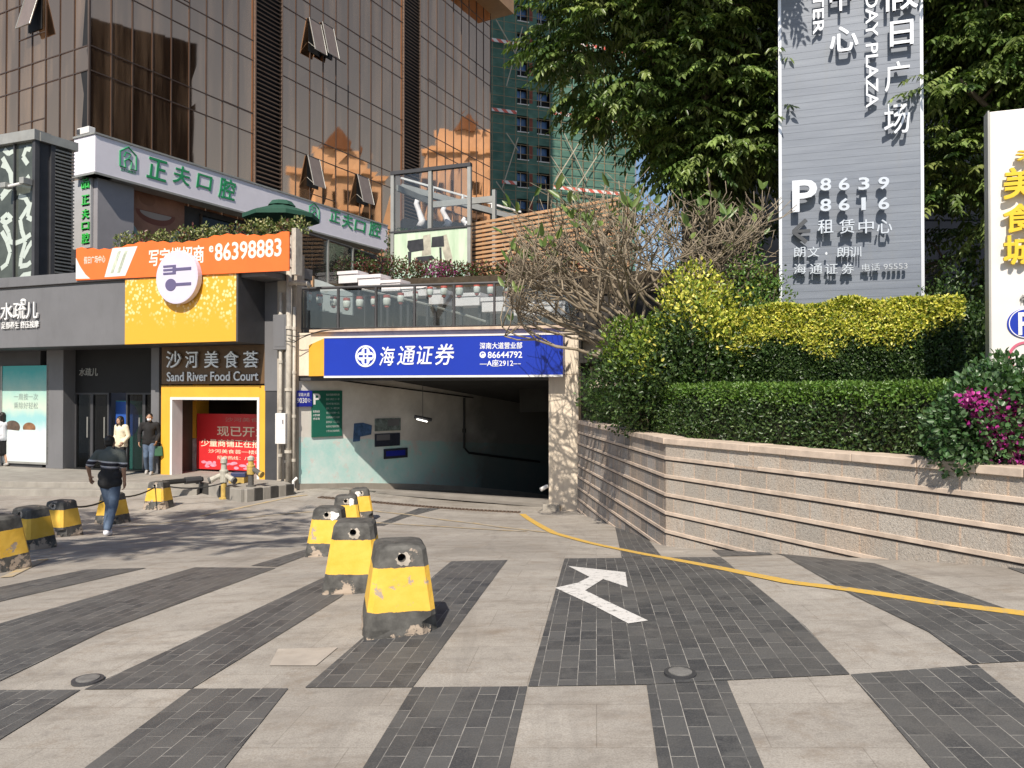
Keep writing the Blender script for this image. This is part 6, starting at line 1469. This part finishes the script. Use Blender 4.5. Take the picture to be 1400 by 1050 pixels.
# ------------------------------------------------------------------ concrete bollards
def bollard_mesh():
    bm = bmesh.new(); bot, top = .25, .163; ch = .035
    h = .61
    nz_ = 16; rings = []
    def ringpts(r, c_): return [(-r + c_, -r), (r - c_, -r), (r, -r + c_), (r, r - c_), (r - c_, r), (-r + c_, r), (-r, r - c_), (-r, -r + c_)]
    lv = [(0, bot - .006)] + [(h * (i / nz_) , bot + (top - bot) * i / nz_) for i in range(1, nz_)] + [(h - .03, top + .004), (h - .008, top - .018), (h, top - .05)]
    for z, r in lv:
        pts = ringpts(r, ch); ring_ = []
        for k in range(8):
            a, c_ = pts[k], pts[(k + 1) % 8]; m = 6 if k % 2 == 0 else 2
            for j in range(m): ring_.append(bm.verts.new((a[0] + (c_[0] - a[0]) * j / m, a[1] + (c_[1] - a[1]) * j / m, z)))
        rings.append(ring_)
    n = len(rings[0])
    for i in range(len(rings) - 1):
        for j in range(n): bm.faces.new((rings[i][j], rings[i][(j + 1) % n], rings[i + 1][(j + 1) % n], rings[i + 1][j]))
    bm.faces.new(rings[0][::-1]); bm.faces.new(rings[-1])
    rr_ = random.Random(5)
    for v in bm.verts:
        k = .0008 if v.co.z > .05 else .007
        v.co += Vector((rr_.uniform(-k, k), rr_.uniform(-k, k), rr_.uniform(-k, k) * .5))
        if v.co.z < .12 and v.co.x > .17 and v.co.y < -.15: v.co += Vector((-.035, .035, .012))
    me = bpy.data.meshes.new('body'); bm.to_mesh(me); bm.free(); me.materials.append(m_bollard)
    return me
bo = thing('concrete_bollard', 'x', 'bollard', (0, 0, 0), 'yellow and black concrete bollards')
me0 = bollard_mesh()
o = bpy.data.objects.new('body', me0); COL.objects.link(o)
# bored chain hole through the head
cut = MB().tube([(0.0, -.4, .53), (0.0, .4, .53)], .028, 14).build('hole_cutter', m_black)
mod = o.modifiers.new('hole', 'BOOLEAN'); mod.operation = 'DIFFERENCE'; mod.object = cut; mod.solver = 'EXACT'
dg = bpy.context.evaluated_depsgraph_get(); me1 = bpy.data.meshes.new_from_object(o.evaluated_get(dg))
bpy.data.objects.remove(o); bpy.data.objects.remove(cut)
me1.name = 'body'; me1.materials.clear(); me1.materials.append(m_bollard)
me1.polygons.foreach_set('material_index', [0] * len(me1.polygons))
body = link('body', me1, bo)
b = MB(); rr_ = random.Random(3)
prof = []
for i in range(20):
    a = 2 * math.pi * i / 20; prof.append((math.cos(a), math.sin(a)))
v_ = []
yf = lambda z: -(.25 - .087 * z / .61) - .004
for r in (.028, .039):
    for cx, cz in prof:
        k = 1 + (rr_.uniform(-.1, .45) if r > .035 else 0); x, z = cx * r * k + (.012 if r > .035 else 0)  , .53 + cz * r * k - (.008 if r > .035 else 0); v_.append((x, yf(z) - (0.004 if r < .035 else 0), z))
b.add(v_, [(i, (i + 1) % 20, 20 + (i + 1) % 20, 20 + i) for i in range(20)])
b.build('hole_rim', M('bare_mortar', (0.45, 0.40, 0.34), 0.9, 0.2, 20), bo)
BOL = [  # px centre, py base, yaw, scale, label
    (545, 872, 13, 1.0, 'nearest bollard, big and chipped at a lower corner, ahead of the white road arrow'),
    (484, 812, 6, 1.0, 'second bollard of the short row, partly hidden behind the chipped nearest one'),
    (449, 761, 2, .98, 'narrow looking bollard standing to the side behind the second one in the short row'),
    (474, 729, 10, 1.05, 'fourth bollard of the short row, its top showing above the second one'),
    (492, 712, 18, 1.05, 'farthest bollard of the short row, splashed with white paint at its head'),
    (217, 697, -6, .98, 'bollard in front of the shop plinth nearest to the fire hydrants'),
    (154, 717, -10, .98, 'bollard standing right behind the man in the striped polo shirt'),
    (84, 734, -14, 1.0, 'bollard in the shade between the striped man and the group at the picture edge'),
    (42, 752, -18, 1.0, 'dark headed shaded bollard just in front of another one near the picture edge'),
    (-4, 783, -20, 1.05, 'bollard cut off by the picture edge in the tree shade'),
]
bpos = []
for i, (px, py_y, yaw, s_, lab) in enumerate(BOL):
    q = bo if i == 0 else copy_tree(bo)
    p = onground(px, py_y); r = ray(px, py_y); d2 = Vector((r.x, r.y, 0)).normalized()
    p = p + d2 * .24; p.z = G(p.x, p.y)
    q.location = p - Vector((0, 0, .01)); q.rotation_euler = (R(random.uniform(-1.2, 1.2)), R(random.uniform(-1.2, 1.2)), R(yaw)); q.scale = (s_, s_, s_); q['label'] = lab; bpos.append(p)
m_splash = M('white_splash', (0.70, 0.68, 0.66), 0.7, 0.1, 20)
for i, x_ in ((2, .09), (3, .08), (4, -.04)):
    q = [o for o in COL.objects if o.get('label') == BOL[i][4]][0]
    rr_ = random.Random(i); n_ = 14; v_ = []
    for k in range(n_):
        a = 2 * math.pi * k / n_; rad_ = rr_.uniform(.045, .085); x, z = x_ + math.cos(a) * rad_ * .8, .52 + math.sin(a) * rad_ * .9
        x = min(max(x, -.165), .165); z = min(z, .57); v_.append((x, -(.25 - .087 * z / .61) - .003, z))
    q_ = MB(); q_.add(v_, [list(range(n_))]); o_ = q_.build('paint_splash', m_splash); o_.parent = q
# chains between the bollards of the long row
def sag(a, c_, k, n=9): return [a.lerp(c_, i / n) - Vector((0, 0, k * 4 * (i / n) * (1 - i / n))) for i in range(n + 1)]
HZ = Vector((0, 0, .515)); hyd = atz(306, 670, zpl)
for i, (a, c_, lab) in enumerate(((bpos[7], bpos[6], 'black cable slung between the shaded bollard and the one behind the striped man'), (bpos[6], bpos[5], 'black cable slung from the bollard behind the striped man to the hydrant side'), (bpos[5], Vector((hyd.x, hyd.y, zpl - .35)), 'black cable slung from the plinth bollard to the fire hydrant'))):
    tag(MB().tube(sag(a + HZ, c_ + HZ, .10), .016, 6).build('slung_cable', m_rubber), lab, 'cable')

# ------------------------------------------------------------------ hydrants, pipes and boxes
m_hydy = M('hydrant_yellow', (0.48, 0.33, 0.09), 0.6, 0.2, 9); m_hydg = M('hydrant_grey', (0.42, 0.40, 0.34), 0.6, 0.25, 9)
def hydrant(px, pyy, z, h, label, twin):
    p = atz(px, pyy, z); t = thing('fire_hydrant', label, 'hydrant', p)
    MB().lathe([(.11, 0), (.11, .03), (.065, .04), (.065, h * .38)], p, 14).build('standpipe', m_dpipe if not twin else m_hydy, t)
    b = MB(); b.lathe([(.065, h * .382), (.09, h * .40), (.095, h * .62), (.10, h * .64), (.10, h * .68), (.07, h * .70), (.06, h * .82)], p, 14); b.build('barrel', m_hydg if twin else m_hydy, t, smooth=False)
    b = MB(); b.lathe([(.045, h * .822), (.08, h * .86), (.075, h * .95), (.03, h)], p, 12); b.build('bonnet', m_hydg, t)
    for sg in ((-1, 1) if twin else (1,)):
        q = p + Vector((0, 0, h * .56)); e = q + Vector((sg * .26, -.12, -.10)); b = MB(); b.tube([q + Vector((sg * .07, -.02, 0)), q.lerp(e, .6) + Vector((0, 0, .02)), e], [.06, .058, .07], 10); o = b.build('outlet', m_hydg if twin else m_dpipe, t)
        b = MB(); b.tube([e + Vector((sg * .005, -.002, -.002)), e + Vector((sg * .05, -.022, -.018))], .078, 10); b.build('outlet_cap', m_hydy if not twin else m_dpipe, o)
hydrant(306, 682, -.88, .98, 'grey twin-outlet fire hydrant standing against the kerb corner', True)
hydrant(343, 665, zpl, .72, 'slim yellow fire hydrant on the plinth before the yellow portal', False)
p = atz(331, 660, zpl); t = thing('tool_crate', 'small yellow and blue crate lying beside the slim hydrant', 'crate', p)
b = MB(); b.box(p.x - .28, p.x + .1, p.y - .15, p.y + .15, zpl, zpl + .14); b.build('base', m_hydy, t, .01); b = MB(); b.box(p.x - .24, p.x + .12, p.y - .13, p.y + .13, zpl + .142, zpl + .26); b.build('lid', M('navy_plastic', (0.04, 0.05, 0.12), 0.5, 0.1), t, .02)
p = at(255, 655, 17.6); t = thing('barrier_pole', 'black folded barrier pole lying along the plinth edge', 'pole', atz(255, 658, zpl))
q0, q1 = atz(222, 660, zpl + .10), atz(277, 655, zpl + .10)
MB().tube([q0, q1], .06, 8).build('pole', m_rubber, t); MB().tube([q0.lerp(q1, .55), q0.lerp(q1, .95)], .085, 8).build('sleeve', m_dgrey, t)
for qq in (.1, .9): 
    r_ = q0.lerp(q1, qq); MB().box(r_.x - .05, r_.x + .05, r_.y - .05, r_.y + .05, zpl - .005, zpl + .05).build('foot', m_dgrey, t)
pf = Fr(PF.P(-.02, 0, 0.02).xy, PF.d)
for i, (px, y0, y1, r_, mm, lab) in enumerate(((384, 400, 655, .045, m_pipe, 'thin pale pipe beside the meter box on the corner'), (391, 470, 655, .03, m_dpipe, 'dark thin pipe between the pale corner pipes'), (395.5, 322, 660, .075, m_pipe, 'thickest pale drain pipe on the corner by the blue sign'), (402.5, 420, 660, .04, m_pipe, 'pale pipe nearest to the ramp wall'))):
    a, z1_ = pf.hit(px, y0, .16); _, z0_ = pf.hit(px, y1, .16); t = thing('wall_pipe', lab, 'pipe', pf.P(a, z0_, .16))
    MB().tube([pf.P(a, z0_, .16), pf.P(a, z1_, .16)], r_, 10).build('pipe', mm, t, smooth=True)
    b = MB()
    for k in range(4): b.lathe([(r_ * 1.35, 0), (r_ * 1.35, .07)], pf.P(a, z0_ + (z1_ - z0_) * (.12 + .25 * k), .16), 10)
    for k in range(4): MB().lathe([(r_ * 1.35, 0), (r_ * 1.35, .07)], pf.P(a, z0_ + (z1_ - z0_) * (.12 + .25 * k), .16), 10).build('collar', mm, t)
a, z_ = pf.hit(398, 388, .16)
tag(MB().tube([pf.P(a - .02, z_, .2), pf.P(a + .18, z_ + .02, .22), pf.P(a + .48, z_ - .02, .25), pf.P(a + .55, z_ - .10, .25)], .06, 10).build('branch_pipe', m_pipe, smooth=True), 'short bent pale pipe joining the thick drain pipe near the railing', 'pipe')
MB_ = MB(); MB_.bf(pf, pf.hit(380, 560)[0], .06, -1.0, zt + 2.0, -.35, .04); tag(MB_.build('corner_wall', M('weathered_wall', (0.44, 0.39, 0.33), 0.85, 0.15, 2, .2, 40, dirt=.6, dcol=(0.2, 0.16, 0.13))), 'stained narrow wall strip behind the corner pipes', 'wall')
t = board('meter_box', 'white electricity meter box mounted on the corner pipes', 'box', pf, (376, 565, 390, 607), .34, .14, m_white, .01)
a0, a1, z0_, z1_ = pf.rect(378, 568, 388, 585, .34); MB().bf(pf, a0, a1, z0_, z1_, .341, .348).build('door', m_wbox, t); MB().bf(pf, a1 - .03, a1 - .01, z0_ + .1, z0_ + .2, .349, .36).build('latch', m_dgrey, t)
t = board('cable_box', 'grey cable box high on the corner by the yellow fascia', 'box', pf, (373, 430, 391, 478), .25, .2, m_grey, .01)
a0, a1, z0_, z1_ = pf.rect(375, 434, 389, 474, .25); MB().bf(pf, a0, a1, z0_, z1_, .251, .258).build('door', m_grey, t)
for lab, pts in (('black cable drooping from the corner pipes across the beam end', [(392, 458), (405, 460), (416, 459), (440, 452), (470, 450)]), ('second thinner black cable looping above the gold sign end', [(390, 466), (402, 468), (412, 462), (430, 455), (452, 451)])):
    tag(MB().tube([pf.P(*pf.hit(x, y, .3), .3) for x, y in pts], .011, 5).build('loose_cable', m_rubber), lab, 'cable')
t = thing('leaning_pipe_post', 'short white bent pipe standing at the foot of the ramp wall', 'post', onground(399, 674))
p = onground(400, 676); MB().tube([p, p + Vector((.02, 0, .32)), p + Vector((.10, .03, .40))], .035, 8).build('post', m_white, t); MB().lathe([(.06, 0), (.06, .03)], p, 10).build('foot', m_dgrey, t)
p = PF.P(pa - .02, 1.6 - 126 / F * 18, .05); t = thing('pillar_lamp', 'small white lamp fixed low on the inner edge of the pillar', 'lamp', p)
MB().tube([p, p + Vector((-.16, -.06, -.08))], .045, 10).build('head', m_white, t); MB().lathe([(.03, -.03), (.03, .04)], p, 8).build('mount', m_dgrey, t)

# ------------------------------------------------------------------ people
def cap(b, a, c, ra, rb, n=14):
    a, c = Vector(a), Vector(c); d = (c - a); d = d.normalized() if d.length > 1e-6 else Vector((0, 0, 1))
    pts, rs = [], []
    for k in range(5): th = R(-85 + 85 * k / 4); pts.append(a + d * ra * math.sin(th)); rs.append(ra * math.cos(th))
    for k in range(5): th = R(85 * k / 4); pts.append(c + d * rb * math.sin(th)); rs.append(rb * math.cos(th))
    b.tube(pts, rs, n); return b
def blob(b, c, rx, ry, rz, n=16):
    c = Vector(c); pr = MB(); vs = []; K = 9
    for i in range(K):
        th = R(-86 + 172 * i / (K - 1))
        for j in range(n): a = 2 * math.pi * j / n; vs.append(c + Vector((rx * math.cos(th) * math.cos(a), ry * math.cos(th) * math.sin(a), rz * math.sin(th))))
    b.add(vs, [(i * n + j, i * n + (j + 1) % n, (i + 1) * n + (j + 1) % n, (i + 1) * n + j) for i in range(K - 1) for j in range(n)] + [list(range(n))[::-1], [(K - 1) * n + j for j in range(n)]])
def fuse(b, name, mat, parent, voxel=.012, smooth=3):
    """joins overlapping volumes into one continuous skin"""
    me = bpy.data.meshes.new(name); me.from_pydata([v for v in b.v], [], b.f); me.update()
    o = bpy.data.objects.new(name, me); COL.objects.link(o)
    r_ = o.modifiers.new('r', 'REMESH'); r_.mode = 'VOXEL'; r_.voxel_size = voxel
    s_ = o.modifiers.new('s', 'SMOOTH'); s_.factor = .5; s_.iterations = smooth
    dg = bpy.context.evaluated_depsgraph_get(); m2 = bpy.data.meshes.new_from_object(o.evaluated_get(dg)); bpy.data.objects.remove(o)
    m2.name = name; m2.materials.clear(); m2.materials.append(mat); m2.polygons.foreach_set('use_smooth', [True] * len(m2.polygons)); m2.update()
    q = bpy.data.objects.new(name, m2); COL.objects.link(q); q.parent = parent; return q
def person(label, base, yaw, H, J, top, bottom, m_top, m_bot, hair, sleeve=1.0, shoe=m_shoe, female=False):
    """J: joints in metres for a 1.70 m figure that faces +Y"""
    t = thing('person', label, 'person', base); t.rotation_euler = (0, 0, R(yaw)); s_ = H / 1.70; t.scale = (s_, s_, s_)
    sw = .165 if female else .190
    g = dict(pel=(0, 0, .93), che=(0, .0, 1.26), nek=(0, .0, 1.46), hed=(0, .03, 1.575), shl=(-sw, 0, 1.375), shr=(sw, 0, 1.375), hil=(-.085, 0, .90), hir=(.085, 0, .90))
    g.update(J); g = {k: Vector(v) for k, v in g.items()}
    b = MB()
    cap(b, g['pel'], g['che'], .125, .135); cap(b, g['che'] + Vector((-.07, 0, .03)), g['che'] + Vector((.07, 0, .03)), .105, .105)
    cap(b, g['shl'], g['shr'], .06, .06); cap(b, g['nek'] - Vector((0, 0, .06)), g['hed'] - Vector((0, .02, .05)), .056, .05)
    h = g['hed']; blob(b, h + Vector((0, -.01, .02)), .074, .092, .100); blob(b, h + Vector((0, .025, -.05)), .056, .062, .062)
    cap(b, h + Vector((0, .085, .005)), h + Vector((0, .105, -.022)), .010, .014, 8)                    # nose
    cap(b, h + Vector((-.022, .078, -.062)), h + Vector((.022, .078, -.062)), .009, .009, 8)             # mouth
    for sx in (-1, 1): blob(b, h + Vector((sx * .077, -.005, -.005)), .012, .022, .032, 8)
    for sd, sx in (('l', -1), ('r', 1)):
        S, E_, W_ = g['sh' + sd], g['el' + sd], g['wr' + sd]
        cap(b, S, E_, .050, .038); cap(b, E_, W_, .037, .026)
        dd = (W_ - E_).normalized(); si = Vector((0, 1, 0)) - dd * dd.y; si = si.normalized() if si.length > .1 else Vector((1, 0, 0)); nn = dd.cross(si)
        cap(b, W_ + dd * .02 - si * .02, W_ + dd * .085 - si * .026, .019, .017, 10); cap(b, W_ + dd * .02 + si * .018, W_ + dd * .085 + si * .026, .019, .017, 10)
        for k, (o_, l_) in enumerate(((-.036, .055), (-.013, .070), (.012, .075), (.035, .065))):
            p0 = W_ + dd * .095 + si * o_; p1 = p0 + dd * l_ * .5 - nn * sx * .008; p2 = p1 + dd * l_ * .42 - nn * sx * .028
            cap(b, p0, p1, .0095, .0088, 8); cap(b, p1, p2, .0088, .0075, 8)
        p0 = W_ + dd * .04 + si * .035; p1 = p0 + dd * .035 + si * .028 - nn * sx * .012; cap(b, p0, p1, .012, .010, 8); cap(b, p1, p1 + dd * .03 + si * .004, .010, .008, 8)
        cap(b, g['hi' + sd], g['kn' + sd], .078, .052); cap(b, g['kn' + sd], g['an' + sd], .052, .036)
        cap(b, g['an' + sd] - Vector((0, 0, .03)), g['to' + sd], .036, .030)
    fuse(b, 'body', m_skin, t, .0085, 3)
    b = MB()
    for sx in (-1, 1): blob(b, h + Vector((sx * .030, .077, .008)), .010, .007, .006, 8)
    b.build('eyes', m_black, t)
    b = MB()                                                                                           # upper clothes
    lo = .80 if top != 'sweater' else .78
    cap(b, (g['pel'].x, g['pel'].y, lo + .12), g['che'], .135, .145); cap(b, g['che'] + Vector((-.065, -.005, .03)), g['che'] + Vector((.065, -.005, .03)), .122, .122); cap(b, (-.075, 0, lo + .09), (.075, 0, lo + .09), .118, .118); cap(b, (-.075, 0, lo + .20), (.075, 0, lo + .20), .116, .116)
    cap(b, g['shl'] + Vector((.01, 0, .0)), g['shr'] - Vector((.01, 0, 0)), .068, .068); cap(b, g['nek'] - Vector((0, 0, .08)), g['nek'] - Vector((0, 0, .015)), .085, .070)
    for sd in 'lr':
        S, E_, W_ = g['sh' + sd], g['el' + sd], g['wr' + sd]
        if sleeve < .5: cap(b, S, S.lerp(E_, .80), .066, .066)
        else: cap(b, S, E_, .070, .058); cap(b, E_, E_.lerp(W_, .93), .057, .045)
    fuse(b, top, m_top, t, .012, 3)
    b = MB()
    cap(b, g['hil'] + Vector((.03, 0, .03)), g['hir'] + Vector((-.03, 0, .03)), .108, .108)
    if bottom == 'skirt':
        for k in range(5): a = (k - 2) * .055; cap(b, (a, 0, .92), (a * 1.6, .01, .42), .085, .10)
    else:
        for sd in 'lr':
            A_ = g['an' + sd]; K_ = g['kn' + sd]; cap(b, g['hi' + sd], K_, .098, .072); cap(b, K_, K_.lerp(A_, .90), .070, .060)
    fuse(b, bottom, m_bot, t, .012, 3)
    for sd in 'lr':
        b = MB(); A_, T_ = g['an' + sd], g['to' + sd]; d_ = (T_ - A_); d_.z = 0; d_.normalize()
        cap(b, A_ + Vector((0, 0, -.035)) - d_ * .03, T_ + Vector((0, 0, .008)), .047, .040); cap(b, A_ - d_ * .03 - Vector((0, 0, .045)), T_ - Vector((0, 0, .012)) + d_ * .01, .036, .034)
        fuse(b, 'shoe', shoe, t, .010, 2)
    b = MB()
    if hair == 'short':
        blob(b, h + Vector((0, -.022, .042)), .083, .094, .088); blob(b, h + Vector((0, -.05, -.01)), .072, .062, .075)
    else:
        blob(b, h + Vector((0, -.022, .040)), .087, .098, .092); cap(b, h + Vector((-.05, -.045, 0)), h + Vector((-.06, -.05, -.24)), .050, .038); cap(b, h + Vector((.05, -.045, 0)), h + Vector((.06, -.05, -.24)), .050, .038); cap(b, h + Vector((0, -.06, 0)), h + Vector((0, -.07, -.25)), .055, .05)
        cap(b, h + Vector((-.072, .03, .03)), h + Vector((-.074, .03, -.15)), .022, .018, 8); cap(b, h + Vector((.072, .03, .03)), h + Vector((.074, .03, -.15)), .022, .018, 8)
    fuse(b, 'hair', m_hair, t, .010, 2)
    return t, g
# the man walking away in the striped polo shirt
p = onground(150, 732); p.z = G(p.x, p.y)
person('man seen from behind in dark striped polo shirt and jeans walking between the bollards', p, 6, 1.70,
       dict(nek=(-.03, .05, 1.44), hed=(-.05, .12, 1.545), ell=(-.33, -.05, 1.16), wrl=(-.36, .10, .98), elr=(.24, -.06, 1.13), wrr=(.22, .03, .90),
            knl=(-.05, .12, .50), anl=(-.05, .00, .10), tol=(-.06, .15, .045), knr=(.05, .02, .50), anr=(.02, -.16, .11), tor=(.02, -.03, .045)), 'polo_shirt', 'jeans', m_polo, m_jeans, 'short', .3, m_wshirt)
# man in black in the entrance
p = atz(203, 649, zpl); p.y += .05
tb, g_ = person('man in black jacket, jeans and pale face mask walking out of the shop entrance', p, 196, 1.66,
       dict(ell=(-.25, -.06, 1.12), wrl=(-.20, .12, .92), elr=(.26, -.02, 1.12), wrr=(.24, .12, .90), knl=(-.08, .16, .50), anl=(-.07, .10, .10), tol=(-.07, .25, .04), knr=(.08, .04, .50), anr=(.09, -.18, .13), tor=(.09, -.05, .04), hed=(.0, .03, 1.57)), 'jacket', 'jeans', m_blackcloth, m_jeans, 'short')
b = MB(); blob(b, g_['hed'] + Vector((0, .050, -.052)), .056, .052, .048); fuse(b, 'face_mask', m_wshirt, tb, .010, 2)
tg = thing('shopping_bag', 'small dark green bag held by the man in black', 'bag', p); tg.rotation_euler = (0, 0, R(196))
b = MB(); b.hexa([(-.36, .03, .50), (-.14, .03, .50), (-.14, .17, .50), (-.36, .17, .50), (-.34, .06, .76), (-.16, .06, .76), (-.16, .14, .76), (-.34, .14, .76)]); o = b.build('sack', M('bag_green', (0.03, 0.10, 0.05), 0.6, 0.2), None, .02); o.parent = tg
b = MB(); b.tube([(-.32, .10, .755), (-.29, .11, .86), (-.21, .11, .86), (-.18, .10, .755)], .008, 6); o = b.build('handle', m_rubber); o.parent = tg
# woman beside him
p = atz(163, 650.5, zpl); p.y += .1
person('woman with long dark hair in a cream sweater looking down beside the man in black', p, 160, 1.60,
       dict(hed=(0, .06, 1.555), ell=(-.23, -.03, 1.12), wrl=(-.20, .12, .95), elr=(.23, -.03, 1.12), wrr=(.20, .12, .95), knl=(-.07, .05, .50), anl=(-.07, .06, .10), tol=(-.07, .2, .04), knr=(.07, .06, .50), anr=(.08, -.10, .11), tor=(.08, .03, .04)), 'sweater', 'trousers', m_cream_knit, m_blackcloth, 'long', female=True)
# woman at the edge
p = atz(3, 637.5, zpl)
tw_, g_ = person('woman in a white shirt and black skirt by the misty poster at the picture edge', p, 60, 1.62,
       dict(ell=(-.21, -.05, 1.13), wrl=(-.18, .12, .98), elr=(.21, -.05, 1.13), wrr=(.18, .14, 1.0), knl=(-.07, .06, .50), anl=(-.07, .08, .10), tol=(-.07, .22, .04), knr=(.07, .02, .50), anr=(.08, -.12, .11), tor=(.08, .01, .04)), 'shirt', 'skirt', m_wshirt, m_blackcloth, 'long', female=True)
tg = thing('shoulder_bag', 'tan shoulder bag hanging at the white shirted woman', 'bag', p); tg.rotation_euler = (0, 0, R(60))
b = MB(); cap(b, (.24, -.16, .98), (.26, .02, .98), .10, .10); cap(b, (.24, -.16, .90), (.26, .02, .90), .11, .11); o = fuse(b, 'pouch', m_bagtan, tg, .012)
b = MB(); b.tube([(.25, -.16, 1.06), (.20, -.10, 1.40), (.21, -.02, 1.40), (.26, .02, 1.06)], .011, 6); o = b.build('strap', m_bagtan); o.parent = tg

# ------------------------------------------------------------------ the street tree that shades the far left of the drive
ts = thing('street_tree', 'broad street tree standing behind the viewer and shading the drive', 'tree', (-11.5, 2.0, -.5))
crown(ts, [(-9.0, 3.6, 8.2, 2.6, 2.4, 1.2), (-6.6, 3.2, 8.8, 1.9, 1.5, 1.0), (-11.5, 5.6, 8.4, 2.6, 2.2, 1.2), (-7.6, 5.6, 9.4, 1.5, 1.3, .9), (-10.8, 2.0, 8.4, 2.4, 2.0, 1.2), (-9.6, 0.6, 8.6, 2.0, 1.2, 1.0)], 190, 10, K=12, leafL=.17, leafW=.07, seed=12)
trunk(ts, (-11.5, 2.0, -.6), (-11.2, 2.2, 5.4), [(-9, 3.5, 8.2), (-11.5, 5, 8.4), (-7, 3.2, 8.7)], .20)
